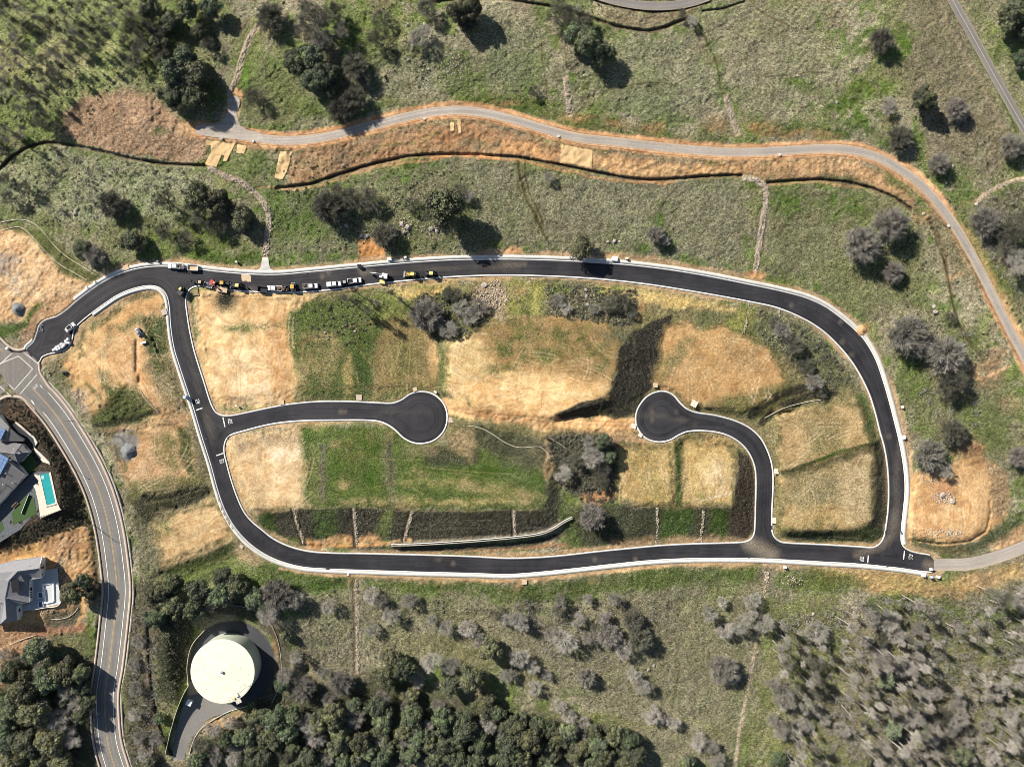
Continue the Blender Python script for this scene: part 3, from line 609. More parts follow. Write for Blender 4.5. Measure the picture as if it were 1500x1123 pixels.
poly([(745,410),(800,412),(800,460),(760,468),(740,455)], (.22,.23,.055), 5, .8, .9, nz=.3); blob(771,446,9,18,(.04,.08,.012),.9,.8); blob(785,440,6,18,(.40,.36,.10),.6,.8); blob(760,428,14,8,(.34,.24,.12),.7,.8)
poly([(800,412),(930,420),(935,450),(930,470),(880,480),(850,465),(800,465)], (.13,.125,.07), 6, .95, 1, nz=.15); poly([(860,415),(960,425),(1040,440),(1090,455),(1000,452),(940,440),(880,432)], (.52,.40,.17), 4, .8, .4, nz=.3)
blob(820,425,22,8,(.12,.17,.03),.8,.9); blob(890,425,26,6,(.14,.19,.04),.8,.9); blob(938,452,14,9,(.48,.26,.11),.8,.3)
poly(PADBIG, (.37,.25,.115), 6, 1, .35, warp=1.5)
poly([(705,480),(800,470),(880,474),(902,500),(895,545),(860,560),(800,520),(730,520)], (.235,.175,.08), 12, .85, .6, nz=.3, ns=18)
for x, y, a, b in ((690,500,26,16),(735,545,30,14),(880,520,14,26),(830,490,30,14),(760,520,26,14),(700,540,16,18),(775,500,30,12),(800,520,22,16),(770,480,20,8),(850,505,14,20),(725,510,24,12),(860,480,10,8),(815,545,14,10)): blob(x, y, a, b, (.085,.115,.025), .85, .8, nz=.7, ns=12)
poly([(655,500),(700,495),(720,540),(700,590),(670,580),(655,545)], (.60,.47,.25), 8, .9, .3, nz=.2)
poly([(680,560),(760,545),(860,555),(890,560),(880,590),(815,612),(900,614),(930,620),(925,640),(800,632),(700,618),(655,600)], (.66,.49,.25), 7, .95, .15, nz=.12)
poly([(740,560),(820,560),(830,590),(780,605),(730,590)], (.74,.58,.30), 12, .8, .1, nz=.3)
line([(652,590),(700,604),(800,618),(880,622),(935,622)], 18, (.58,.40,.20), .9, .1, 4, .4); line([(655,600),(700,606),(760,612),(860,620)], 2, (.42,.28,.14), .6); line([(700,612),(800,626),(920,628)], 2, (.42,.28,.14), .6)
for rr, aa, bb in ((30,2.2,4.0),(34,2.3,4.1),(26,3.6,5.0),(22,.2,2.0)):
    pts = [(705 + rr * 1.2 * math.cos(t), 525 + rr * 1.4 * math.sin(t)) for t in np.linspace(aa, bb, 9)]; line(pts, 1.6, CREAM, .45, .1, 1.2, .1)
for rr in (10, 14, 18):
    pts = [(788 + rr * math.cos(t), 545 + rr * math.sin(t)) for t in np.linspace(3.4, 6.2, 9)]; line(pts, 1.4, (.56,.44,.22), .45, .1, 1.2, .1)
for a in np.linspace(0, 6.28, 26): line([(798 + 16 * math.cos(a), 548 + 14 * math.sin(a)), (800 + (60 + 20 * math.sin(5 * a)) * math.cos(a), 560 + 38 * math.sin(a))], 1.3, (.70,.58,.34), .35, None, 1.2, .3)
for x, y, a, b, c_ in ((1000,520,16,26,(.12,.12,.045)),(1050,490,24,12,(.14,.13,.05)),(1110,560,22,14,(.15,.13,.06)),(1020,575,26,8,(.16,.13,.06)),(1090,520,18,16,(.24,.17,.085))): blob(x, y, a, b, c_, .75, .8, nz=.7, ns=12)
poly([(600,560),(655,590),(660,600),(640,580),(600,575),(560,585),(560,578)], (.09,.12,.035), 4, .8, .9, nz=.3); poly([(440,572),(560,578),(560,588),(430,588)], (.11,.13,.04), 4, .7, .9, nz=.4)
# dark netted wedge and its foot
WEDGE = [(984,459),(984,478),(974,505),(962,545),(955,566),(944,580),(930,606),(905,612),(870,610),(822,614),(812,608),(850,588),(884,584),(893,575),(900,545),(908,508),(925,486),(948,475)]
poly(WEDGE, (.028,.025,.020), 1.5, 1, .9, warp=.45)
line([(930,500),(927,530),(922,560)], 3.5, (.10,.085,.06), .6, .5, 2, .3, .4); blob(830,606,14,6,(.09,.085,.045),.8,.8); poly([(884,606),(900,598),(925,590),(935,575),(930,606),(905,612)], (.06,.07,.035), 4, .7, .8, nz=.4); blob(900,490,26,12,(.09,.10,.055),.7,1)
poly([(838,612),(870,606),(880,612),(862,617),(840,617)], (.30,.25,.12), 3, .8, .6)
poly(PADR, (.41,.27,.125), 6, 1, .35, warp=1.5); poly([(990,480),(1040,475),(1070,500),(1050,560),(1000,570),(970,550)], (.45,.31,.15), 10, .7, .4, nz=.3)
poly([(1000,500),(1020,495),(990,545),(965,560),(968,530)], (.16,.15,.06), 6, .8, .8, nz=.3); poly([(1060,480),(1110,500),(1120,540),(1080,545),(1060,510)], (.34,.25,.13), 10, .7, .6, nz=.5); poly([(1020,455),(1100,465),(1140,490),(1150,520),(1120,505),(1060,480),(1020,480)], (.10,.12,.05), 5, .85, 1, nz=.3)
poly([(1090,440),(1110,445),(1105,470),(1085,490),(1060,480)], (.26,.27,.07), 5, .7, .9, nz=.4); poly([(1110,450),(1180,475),(1230,530),(1255,570),(1200,560),(1150,520),(1110,490)], (.125,.14,.065), 7, .9, 1, nz=.1)
poly([(1080,575),(1160,560),(1170,590),(1130,625),(1105,615),(1060,606),(1040,590)], (.14,.14,.05), 6, .85, .9, nz=.3)
for dx, dy, w in ((0,0,12),(16,10,11)): line([(1100+dx,608+dy),(1125+dx,588+dy*1.1),(1160+dx,572+dy),(1205+dx,565+dy)], w, (.028,.026,.018), .95, .7, 3, .4)
line([(1130,618),(1165,597),(1205,588)], 1.4, (.26,.24,.17), .7, .6, 1, .1)
for a, b in (((1030,548),(1022,570)),((1036,545),(1026,572))): line([a, b], 1.2, (.62,.46,.22), .6, None, 1, .1)
poly(PADE1, (.35,.265,.135), 6, 1, .6, warp=1.4); poly([(1150,630),(1190,620),(1200,660),(1160,685),(1145,670)], (.52,.40,.22), 8, .7, .4, nz=.3); poly([(1180,620),(1240,615),(1230,660),(1190,665)], (.19,.18,.08), 12, .8, .9, nz=.3); poly([(1220,595),(1252,587),(1275,645),(1240,650)], (.50,.37,.18), 9, .6, .4, nz=.3)
poly(PADE2, (.38,.29,.15), 6, 1, .6, warp=1.4); poly([(1160,700),(1230,685),(1240,730),(1190,760),(1150,730)], (.23,.205,.11), 10, .8, .8, nz=.25); poly([(1235,680),(1277,665),(1275,760),(1230,770)], (.46,.38,.24), 10, .7, .6, nz=.3)
poly([(1150,745),(1240,740),(1240,776),(1150,776)], (.50,.37,.17), 9, .6, .4, nz=.4); blob(1200,765,12,10,(.10,.12,.03),.7,.8); blob(1152,778,10,8,(.09,.13,.03),.8,.9)
line([(1146,692),(1180,680),(1215,668),(1250,658),(1278,649)], 5.5, (.035,.06,.014), .95, .8, 2.5, .4); line([(1200,673),(1240,658)], 5, (.05,.10,.01), .7, .8, 3, .5)
poly([(1278,648),(1291,640),(1299,690),(1300,745),(1294,785),(1276,793),(1262,782),(1278,762),(1284,700)], (.05,.045,.03), 3, 1, .7, warp=.3); poly([(1150,780),(1240,776),(1275,766),(1294,780),(1280,795),(1200,794),(1155,790)], (.04,.055,.018), 3, 1, .8, warp=.4, nz=.05)
line([(1155,789),(1210,786),(1260,789)], 1.6, (.30,.27,.17), .6, .6, 1, .2); poly([(1252,582),(1268,575),(1278,600),(1288,640),(1278,645),(1262,610)], (.10,.14,.04), 4, .85, .9, nz=.2)
# southern row of pads
poly([(330,640),(440,622),(470,620),(470,748),(372,755),(345,720),(330,670)], (.47,.36,.21), 6, 1, .35); poly([(350,660),(430,645),(448,700),(440,735),(400,735),(360,700)], (.62,.49,.30), 9, .9, .15, nz=.15)
blob(412,668,16,12,(.80,.74,.62),.8,.1); blob(415,700,18,14,CREAM,.7,.1); blob(395,690,16,12,(.70,.58,.36),.7,.1); blob(430,660,14,10,(.78,.70,.55),.6,.1); poly([(338,640),(430,628),(440,650),(380,652),(345,662)], (.36,.28,.18), 7, .8, .5, nz=.2)
poly([(440,625),(590,622),(660,655),(760,662),(800,690),(800,745),(470,745),(445,740)], (.085,.125,.028), 6, 1, .85, nz=.08)
poly([(452,650),(468,650),(470,735),(455,738)], (.12,.14,.045), 3, .8, .8); poly([(468,650),(476,650),(476,735),(468,735)], (.10,.095,.07), 2, .8, .8)
poly([(560,625),(575,640),(580,735),(568,735),(562,690)], (.20,.19,.11), 5, .7, .8, nz=.2); poly([(570,645),(577,645),(578,710),(571,710)], (.07,.065,.05), 3, .8, .8)
for x, y, a, b, c_ in ((490,650,14,6,(.30,.23,.11)),(500,708,12,10,(.42,.31,.16)),(530,735,40,6,(.36,.29,.14)),(560,640,24,10,(.20,.18,.07)),(640,705,60,8,(.26,.24,.09)),(690,735,80,5,(.38,.31,.14)),(700,712,30,8,(.38,.31,.16)),(620,690,20,7,(.28,.24,.11)),(740,720,30,10,(.24,.22,.08)),(585,742,12,14,(.42,.33,.19)),(430,745,20,8,(.34,.30,.15)),(520,660,26,20,(.13,.14,.04)),(770,730,26,12,(.32,.25,.13)),(600,735,16,10,(.34,.29,.13))): blob(x, y, a, b, c_, .8, .8, nz=.6)
for x, y, a, b in ((660,685,50,10),(640,670,20,8),(720,690,40,9),(545,650,20,10),(450,640,14,10),(545,700,14,22),(490,690,12,18),(780,700,18,12)): blob(x, y, a, b, (.045,.10,.010), .85, .7, nz=.5)
poly([(625,655),(700,650),(705,680),(640,682),(620,675)], (.055,.055,.035), 5, .85, .9, nz=.2); poly([(690,625),(720,622),(800,650),(805,680),(770,690),(745,680),(700,650)], (.075,.08,.045), 6, .95, .9, nz=.1); poly([(655,640),(690,632),(700,650),(690,675),(660,655)], (.34,.25,.14), 6, .8, .7, nz=.2)
poly([(700,612),(760,620),(800,632),(770,636),(720,626)], (.12,.12,.05), 5, .8, .8); poly([(770,655),(805,660),(800,690),(790,682)], (.16,.14,.08), 4, .7, .9)
poly([(595,652),(650,645),(640,665),(600,668)], (.24,.19,.11), 6, .7, .8, nz=.3)
# dark bank over the lower street
BANK = [(395,752),(460,744),(520,744),(575,742),(600,748),(700,748),(800,746),(806,690),(816,700),(820,745),(818,765),(800,778),(760,784),(700,788),(600,792),(560,790),(500,788),(440,790),(410,785),(385,768)]
poly(BANK, (.046,.043,.030), 2.5, 1, 1, warp=.3); poly([(455,745),(495,745),(495,788),(462,785)], (.055,.095,.02), 6, .9, .9, nz=.2); poly([(560,745),(578,740),(576,770),(562,790),(550,790)], (.12,.15,.04), 4, .8, .9); poly([(385,750),(400,745),(405,775),(395,785),(375,765)], (.04,.075,.012), 5, .9, .9)
line([(385,740),(440,745),(520,742),(590,748),(790,746)], 2, (.26,.23,.13), .6, .6, 1.5, .2); line([(620,775),(700,773)], 1, (.20,.19,.15), .6); line([(630,763),(720,762)], 1, (.20,.19,.15), .5); line([(755,773),(800,773)], 1.2, (.22,.22,.2), .6)
poly([(440,790),(556,784),(562,795),(520,798),(450,800)], (.50,.32,.16), 3, .95, .2); line([(440,797),(520,800),(560,796),(600,790)], 5, (.55,.34,.16), .9, .1, 2, .2); line([(580,800),(640,806),(760,802),(830,798)], 7, (.34,.22,.13), .9, .4, 3, .6)
line([(590,802),(640,803),(700,800),(770,796),(815,786)], 9, (.05,.05,.035), .9, .7, 3, .3); line([(575,796),(640,793),(700,789),(770,783),(800,777),(830,764)], 7, (.30,.26,.20), .8, .4, 2, .1)  # first strip paints the retaining wall's shadow along its foot
poly([(400,790),(435,793),(445,803),(410,796)], (.08,.11,.03), 4, .8, .9)
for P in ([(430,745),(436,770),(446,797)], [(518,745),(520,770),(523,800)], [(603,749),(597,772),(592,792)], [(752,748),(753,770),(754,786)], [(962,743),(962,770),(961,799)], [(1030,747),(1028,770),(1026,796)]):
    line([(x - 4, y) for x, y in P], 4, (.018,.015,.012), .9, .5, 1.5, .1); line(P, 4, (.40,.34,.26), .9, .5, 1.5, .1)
poly([(800,680),(830,745),(850,770),(855,800),(830,800),(822,760),(815,720)], (.06,.10,.02), 6, .9, .9, nz=.1); poly([(798,640),(830,630),(890,635),(900,660),(903,735),(870,740),(840,725),(810,700),(805,670)], (.085,.08,.05), 5, 1, 1, nz=.05)
poly([(850,725),(895,715),(905,728),(880,738),(855,736)], (.46,.26,.13), 4, .9, .3); line([(848,726),(875,718),(893,715)], 2, (.08,.05,.04), .8); line([(800,645),(808,680),(800,700),(805,640)], 6, (.36,.26,.15), .8, .4, 3, .5); poly([(825,735),(860,740),(905,745),(900,790),(850,795),(835,770)], (.08,.10,.035), 6, .9, 1, nz=.2)
poly([(845,742),(990,742),(1080,746),(1098,700),(1104,780),(1085,790),(1000,792),(900,798),(852,800),(845,780)], (.05,.055,.03), 4, .95, .8, nz=.05)
poly([(968,745),(1015,748),(1010,788),(968,788)], (.05,.10,.015), 4, .9, .9, nz=.1); poly([(1040,748),(1066,748),(1066,782),(1040,785)], (.05,.095,.015), 4, .9, .9, nz=.1); poly([(905,790),(960,785),(1090,783),(1092,792),(960,797),(870,805)], (.34,.24,.14), 4, .8, .5, nz=.3)
line([(860,762),(900,780),(958,782)], 1.2, (.02,.02,.015), .8); line([(940,742),(962,742)], 1, (.3,.3,.25), .5)
poly([(903,650),(990,648),(990,742),(930,738),(905,730)], (.44,.33,.145), 6, 1, .5, warp=.6); blob(940,680,24,20,(.28,.22,.085),.7,.8,nz=.6); blob(960,720,20,16,(.20,.20,.06),.6,.8); poly([(880,630),(935,640),(940,652),(905,660),(885,650)], (.44,.28,.17), 5, .8, .5)
poly([(998,640),(1062,645),(1080,672),(1072,740),(998,742)], (.48,.37,.17), 6, 1, .4, warp=.6); blob(1050,700,20,26,(.66,.58,.40),.8,.2); blob(1035,680,16,20,(.58,.46,.22),.6,.3); blob(1030,725,12,10,(.20,.24,.06),.6,.8); line([(1020,735),(1070,722)], 3, (.66,.60,.48), .6)
poly([(988,648),(997,648),(1000,742),(990,742)], (.05,.08,.015), 2, .95, .8, warp=.2); poly([(1080,660),(1098,668),(1106,700),(1105,770),(1096,788),(1066,785),(1072,740),(1082,690)], (.045,.034,.025), 2.0, 1, .9, warp=.2)
poly([(1028,632),(1070,645),(1075,660),(1040,650)], (.42,.30,.14), 5, .8, .5)
# north-east quarry pad
poly([(1332,700),(1345,690),(1385,690),(1400,672),(1440,668),(1470,690),(1478,740),(1470,760),(1440,790),(1380,800),(1340,790),(1330,745)], (.52,.35,.18), 4, 1, .3, warp=.4)
poly([(1440,672),(1475,690),(1480,735),(1466,758),(1450,750),(1450,700)], (.32,.235,.14), 3, .95, .7, warp=.3); poly([(1372,700),(1395,700),(1400,735),(1380,745),(1365,725)], (.36,.20,.11), 6, .85, .3, nz=.2); poly([(1345,745),(1380,745),(1385,780),(1350,785),(1340,765)], (.60,.40,.20), 8, .7, .1)
poly([(1380,730),(1440,715),(1445,765),(1400,785),(1380,770)], (.60,.44,.24), 8, .7, .15); poly([(1395,668),(1405,640),(1440,650),(1440,672)], (.34,.20,.11), 6, .8, .5)
poly([(1330,788),(1360,792),(1430,800),(1450,780),(1475,762),(1500,745),(1500,770),(1450,800),(1400,815),(1340,800)], (.07,.09,.035), 4, .9, .9, nz=.1); poly([(1365,795),(1418,800),(1418,812),(1365,808)], (.19,.165,.08), 4, .8, .8)
poly([(1450,800),(1500,765),(1510,790),(1460,810)], (.50,.34,.20), 4, .9, .3); line([(1330,790),(1380,798),(1420,793),(1445,775),(1452,750)], 2, (.45,.30,.18), .7, .3, 1.5, .1)
line([(1330,700),(1332,740),(1333,790)], 8, (.60,.42,.24), .6, .2, 3, .3)
# bottom verge and lower field
poly([(1180,835),(1240,832),(1340,840),(1380,850),(1440,838),(1500,818),(1500,845),(1440,865),(1400,874),(1340,872),(1290,868),(1240,850),(1200,846)], (.50,.36,.165), 6, .95, .55, nz=.2)
blob(1440,850,30,10,(.56,.40,.24),.8,.5); blob(1380,862,30,9,(.40,.28,.13),.7,.6); blob(1320,850,30,8,(.40,.33,.13),.7,.7); poly([(1370,845),(1410,840),(1390,856),(1350,852)], (.20,.21,.07), 4, .7, .8)
poly([(1150,832),(1245,836),(1270,855),(1230,868),(1160,862),(1145,845)], (.11,.14,.035), 6, .9, .9, nz=.2)
poly([(385,812),(440,838),(520,846),(530,862),(460,868),(400,856),(370,830)], (.065,.115,.02), 5, .95, .9, nz=.15); poly([(530,848),(660,848),(760,856),(860,845),(980,832),(1110,830),(1110,850),(980,862),(860,875),(780,885),(700,875),(640,862),(540,868)], (.09,.13,.03), 6, .95, .9, nz=.25)
line([(410,832),(477,841),(610,846),(745,850),(850,842),(1000,827),(1100,826)], 4, (.50,.36,.21), .85, .2, 2.5, .3); blob(655,852,14,6,(.50,.37,.22),.9,.3); blob(765,858,14,9,(.36,.24,.15),.8,.5); blob(515,850,8,8,(.44,.34,.2),.8,.4); blob(868,850,8,6,(.36,.28,.12),.8,.5)
poly([(760,860),(790,852),(800,880),(780,895),(762,880)], (.045,.075,.015), 5, .9, .9); poly([(520,868),(800,890),(960,868),(1110,866),(1110,960),(1080,1123),(940,1123),(900,1040),(760,1000),(640,960),(530,960)], (.215,.20,.13), 14, .75, 1, nz=.15)
poly([(440,870),(530,875),(524,990),(470,980),(430,930)], (.20,.185,.125), 10, .8, 1, nz=.2); poly([(530,930),(640,930),(760,960),(800,1000),(700,970),(600,950)], (.20,.20,.08), 8, .6, 1, nz=.3)
poly([(1120,870),(1240,900),(1200,1000),(1160,1123),(1090,1123),(1110,990)], (.19,.20,.085), 12, .75, 1, nz=.3); poly([(1230,930),(1420,900),(1500,940),(1500,1123),(1180,1123)], (.195,.185,.085), 14, .75, 1, nz=.35)
poly([(1290,1060),(1420,1040),(1460,1123),(1260,1123)], (.25,.225,.16), 12, .8, 1, nz=.2); poly([(1130,1080),(1200,1060),(1240,1123),(1130,1123)], (.22,.235,.085), 8, .7, 1, nz=.3)
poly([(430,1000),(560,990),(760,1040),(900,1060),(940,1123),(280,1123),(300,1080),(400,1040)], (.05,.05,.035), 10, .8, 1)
line([(780,1062),(830,1045),(900,1050),(960,1068),(1010,1055),(1060,1075)], 5, (.22,.24,.08), .5, 1, 3, 1)
# --- west: lots between the collector and the street
poly([(62,535),(110,508),(150,465),(215,432),(240,432),(246,500),(262,560),(280,600),(300,660),(330,750),(380,812),(330,845),(240,845),(205,800),(195,740),(160,650),(120,600),(85,560)], (.23,.20,.115), 5, 1, .8, warp=.4)
poly([(90,530),(115,505),(160,462),(215,432),(240,436),(243,455),(200,465),(160,480),(150,520),(200,560),(235,600),(230,615),(170,600),(120,600),(95,560)], (.56,.39,.20), 6, 1, .2, nz=.1)
poly([(165,480),(205,475),(215,500),(212,540),(240,590),(275,610),(240,612),(190,570),(150,535)], (.55,.39,.21), 7, .95, .15, nz=.1); poly([(120,590),(160,560),(190,600),(150,610),(130,610)], (.50,.36,.19), 6, .9, .3)
for o in (0, 5, 10, 15): line([(165+o,520-o),(185+o,560-o),(215+o,590-o),(250+o,612-o),(285,612-o*.4)], 1.8, (.40,.25,.13), .5, None, 1.5, .3)
for o in (0, 4, 8): line([(150,462+o),(190,450+o),(235,447+o)], 1.6, (.44,.30,.16), .5, None, 1.5, .3)
poly([(168,478),(195,466),(222,462),(228,470),(195,480),(172,484)], (.22,.20,.08), 4, .85, .8, nz=.2); poly([(210,462),(238,466),(245,500),(240,545),(226,545),(214,505)], (.055,.08,.022), 4, 1, 1, warp=.6)
poly([(62,535),(95,545),(105,560),(100,580),(120,600),(95,580),(78,560)], (.19,.17,.10), 5, .9, .9, nz=.2); blob(92,552,10,8,(.07,.10,.03),.8,.9); blob(107,570,12,6,(.08,.11,.03),.8,.9); poly([(92,570),(125,572),(128,610),(112,610)], (.36,.30,.24), 5, .7, .6, nz=.4)
poly([(145,545),(155,545),(165,565),(200,570),(225,590),(232,605),(215,615),(150,628),(130,622),(145,600),(160,595),(150,570)], (.09,.115,.035), 4, .95, 1, nz=.08); poly([(158,545),(172,560),(165,570),(152,560)], (.46,.36,.19), 4, .7, .5)
line([(138,625),(165,620),(200,612),(232,602)], 8, (.032,.036,.018), .9, .8, 3, .5); line([(205,570),(222,590),(230,602)], 1.2, (.25,.24,.2), .6)
poly([(160,632),(235,615),(270,615),(280,640),(290,690),(290,705),(230,715),(190,712),(170,680)], (.46,.32,.18), 5, 1, .3, nz=.1); poly([(190,690),(230,660),(262,680),(262,700),(215,718),(190,712)], (.50,.35,.21), 5, .9, .5, nz=.1)
for o in (0, 4, 8, 12): line([(200,620+o),(240,612+o*.8),(280,602+o*.5)], 1.5, (.42,.26,.13), .5, None, 1.3, .2)
poly([(162,635),(195,628),(205,650),(185,678),(172,675),(163,655)], GRAVEL, 3, .95, .2, warp=.6); blob(188,660,12,10,(.15,.155,.16),.9,.2,nz=.1)
for P in ([(165,640),(176,640),(182,648)], [(168,655),(172,668),(176,676)]): line(P, 2.5, (.06,.065,.075), .9, .2)
poly([(218,645),(250,632),(262,650),(262,690),(245,690),(225,668)], (.15,.16,.05), 5, .85, .9, nz=.25); poly([(262,625),(276,625),(280,660),(290,700),(276,700),(264,670)], (.05,.07,.02), 3, .95, .9); poly([(276,625),(296,650),(310,695),(306,715),(290,700),(280,650)], (.17,.15,.09), 4, .9, .9, nz=.1)
poly([(190,735),(240,722),(305,712),(312,720),(296,735),(230,750),(222,765),(212,780),(204,760)], (.032,.034,.018), 4, .95, .9, nz=.04); line([(210,740),(260,728),(300,718)], 3, (.11,.11,.06), .7, .8, 2, .3)
poly([(195,700),(300,695),(310,710),(220,725),(190,735)], (.14,.145,.055), 5, .85, .9, nz=.2); poly([(225,765),(300,735),(318,738),(340,785),(300,808),(240,832),(232,800)], (.50,.38,.21), 6, 1, .3, nz=.08); blob(242,772,14,14,(.12,.15,.04),.8,.9); blob(290,770,24,18,(.60,.45,.24),.7,.2)
line([(245,838),(290,824),(340,800)], 14, (.035,.055,.015), .95, .9, 4, .4); poly([(195,745),(222,770),(230,820),(245,840),(210,860),(196,800)], (.17,.165,.10), 5, .85, 1, nz=.2); poly([(240,842),(340,812),(400,830),(400,860),(330,850),(250,858)], (.085,.125,.028), 6, .9, 1, nz=.15); poly([(345,800),(360,795),(390,820),(370,828),(350,818)], (.36,.28,.17), 5, .8, .6)
# far west, above the entrance
poly([(-60,330),(35,335),(60,365),(95,395),(128,412),(145,418),(120,440),(100,452),(70,470),(60,475),(40,470),(-60,480)], (.58,.42,.25), 5, 1, .35, warp=.5); poly([(60,440),(100,430),(110,442),(80,462),(60,466),(45,500),(30,500),(40,470)], (.40,.27,.16), 5, .9, .5)
blob(8,385,20,14,(.25,.25,.25),.85,.4); blob(25,405,20,20,(.36,.34,.30),.7,.5,nz=.7); blob(30,430,16,12,(.36,.33,.29),.6,.5,nz=.8)
poly([(-10,335),(25,328),(70,345),(110,380),(150,410),(130,414),(90,398),(45,345),(15,338)], (.10,.115,.035), 4, .95, .8, nz=.08); poly([(-20,475),(20,478),(60,443),(62,450),(25,492),(0,498)], (.06,.11,.02), 3, .95, .8); poly([(0,300),(70,310),(110,350),(80,345),(40,322),(0,318)], (.15,.17,.06), 6, .7, .9, nz=.2)
poly([(60,470),(56,490),(40,510),(20,506),(40,480)], (.27,.19,.13), 4, .9, .8, nz=.2)
poly([(150,412),(200,390),(250,382),(300,388),(370,395),(370,400),(250,388),(200,392),(155,416)], (.42,.33,.24), 3, .9, .4)
# collector: verges, dark planted banks, house lots
poly([(0,575),(20,580),(45,592),(62,618),(95,665),(118,715),(134,770),(142,830),(150,870),(60,880),(0,880),(-80,700)], (.045,.032,.024), 4, 1, .8, warp=.2)
poly([(84,640),(100,665),(122,720),(130,770),(122,780),(100,760),(92,700)], (.095,.065,.045), 4, .8, .8, nz=.3); poly([(10,590),(40,598),(60,630),(40,625),(10,605)], (.14,.085,.06), 5, .8, .7, nz=.3)
poly([(0,805),(60,790),(105,772),(128,765),(134,790),(137,840),(132,880),(125,905),(60,915),(-60,918),(-60,820)], (.50,.33,.17), 4, 1, .3, warp=.2); poly([(60,795),(105,775),(115,800),(95,830),(70,812)], (.36,.22,.13), 6, .8, .4, nz=.3); poly([(84,830),(96,822),(98,860),(90,885),(84,860)], (.22,.17,.13), 4, .8, .8)
poly([(30,803),(60,797),(58,812),(20,818)], (.58,.38,.16), 5, .8, .2); poly([(0,915),(50,918),(80,915),(125,910),(128,925),(60,935),(0,940)], (.36,.20,.13), 4, .95, .6, warp=.3); poly([(-60,915),(40,922),(60,935),(30,960),(20,1000),(-60,1040)], (.40,.245,.14), 6, .95, .7, nz=.1)
poly([(60,893),(100,890),(118,870),(122,900),(110,912),(70,915)], (.085,.085,.06), 4, .9, .9); line([(118,850),(124,880),(118,905),(112,915)], 6, (.58,.38,.19), .8, .2, 2, .3); poly([(70,930),(130,925),(138,960),(110,960),(80,945)], (.14,.15,.06), 5, .8, 1, nz=.3)
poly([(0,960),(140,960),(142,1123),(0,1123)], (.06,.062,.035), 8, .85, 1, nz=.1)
# strip right of the collector down to the tank
poly([(192,850),(260,845),(230,900),(225,1000),(240,1123),(185,1123),(180,1000)], (.085,.075,.05), 6, .9, 1, nz=.15); line([(206,920),(212,980),(220,1040),(232,1100)], 5, (.20,.155,.10), .7, .7, 3, .6, .3); poly([(228,905),(262,905),(270,960),(262,1010),(240,1010),(232,960)], (.055,.065,.03), 5, .9, 1)
line([(225,930),(238,912),(250,905)], 4, (.22,.14,.10), .9, .5); line([(395,905),(402,930),(405,955)], 6, (.50,.30,.13), .95, .2, 2, .2); line([(404,920),(410,950),(408,970)], 3, (.34,.21,.13), .9, .3)
poly([(225,900),(262,893),(285,905),(275,960),(268,1005),(262,1030),(240,1030),(230,960)], (.028,.032,.016), 4, .9, 1, nz=.1)  # left pit slope painted near black for the shade lying on it
poly([(290,885),(345,870),(395,890),(425,945),(428,1000),(405,1030),(390,1040),(360,1045),(405,990),(400,940),(370,905),(300,900)], (.04,.038,.026), 4, .85, 1, nz=.1)  # shade of the cut painted on the slopes above and right of the tank
mixin(np.clip((66 - np.hypot(PX - 340, PY - 972)) / 4, 0, 1) * .95, (.06,.062,.066), .2)  # yard ground darkened to carry the tree shadow
poly([(318,1048),(350,1038),(362,1042),(330,1062),(300,1075),(295,1065)], (.42,.31,.18), 3, .95, .3)
line([(300,1068),(285,1085),(276,1110)], 3, (.30,.23,.15), .8, .4)
# darker litter under the woods
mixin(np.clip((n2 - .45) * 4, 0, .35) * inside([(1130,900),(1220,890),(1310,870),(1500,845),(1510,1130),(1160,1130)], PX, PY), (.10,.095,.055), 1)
# wheel tracks, rills and scrapes on the graded lots
def tracks(pl, n_, seed, ang, spread, lng, dark=(.30,.19,.10), light=(.62,.49,.31), op=.55, pair=5.5, w=1.7):
    r = np.random.default_rng(seed); P0 = np.array(pl, float); lo, hi = P0.min(0), P0.max(0); k = 0; tries = 0
    while k < n_ and tries < 4000:
        tries += 1; p = lo + r.random(2) * (hi - lo)
        if not inside(P0, np.array([p[0]]), np.array([p[1]]))[0]: continue
        a = math.radians(ang) + r.normal() * spread; cv = r.normal() * .012; L_ = [tuple(p)]; q = p.copy()
        for _ in range(int(lng * r.uniform(.5, 1.2) / 6)):
            q = q + 6 * np.array([math.cos(a), math.sin(a)]); a += cv * 6
            if not inside(P0, np.array([q[0]]), np.array([q[1]]))[0]: break
            L_.append(tuple(q))
        if len(L_) < 3: continue
        k += 1; c = dark if r.random() < .6 else light; line(L_, w, c, op * r.uniform(.5, 1.2), None, 1.2, .05)
        if pair:
            A2 = np.array(L_); N2 = normals2(A2); line([tuple(v) for v in A2 + N2 * pair], w, c, op * r.uniform(.4, 1.1), None, 1.2, .05)
W1 = [(285,430),(470,430),(440,455),(425,590),(320,598),(300,560)]
for i_, pl in enumerate((PADBIG, PADR, PADG, PADE1, PADE2, PADS3, PADS4, PADL1, PADL2, PADL3)):
    line([tuple(p) for p in resample(np.array(pl + [pl[0]], float), 12)], 7, (.085,.105,.03), .75, .9, 5, 1.4, nz=.8)
    line([tuple(p) for p in resample(np.array(pl + [pl[0]], float), 12)], 2.2, (.26,.17,.09), .6, .4, 2, .8, nz=.6)
tracks(W1, 26, 1, 88, .25, 90, (.44,.29,.15)); tracks(W1, 10, 2, 5, .3, 60, (.46,.31,.16))
tracks(PADBIG, 26, 3, 8, .9, 60); tracks([(662,560),(900,560),(890,610),(700,612)], 18, 4, 12, .5, 70); tracks([(655,598),(935,612),(935,636),(700,626)], 8, 5, 4, .05, 200, op=.6)
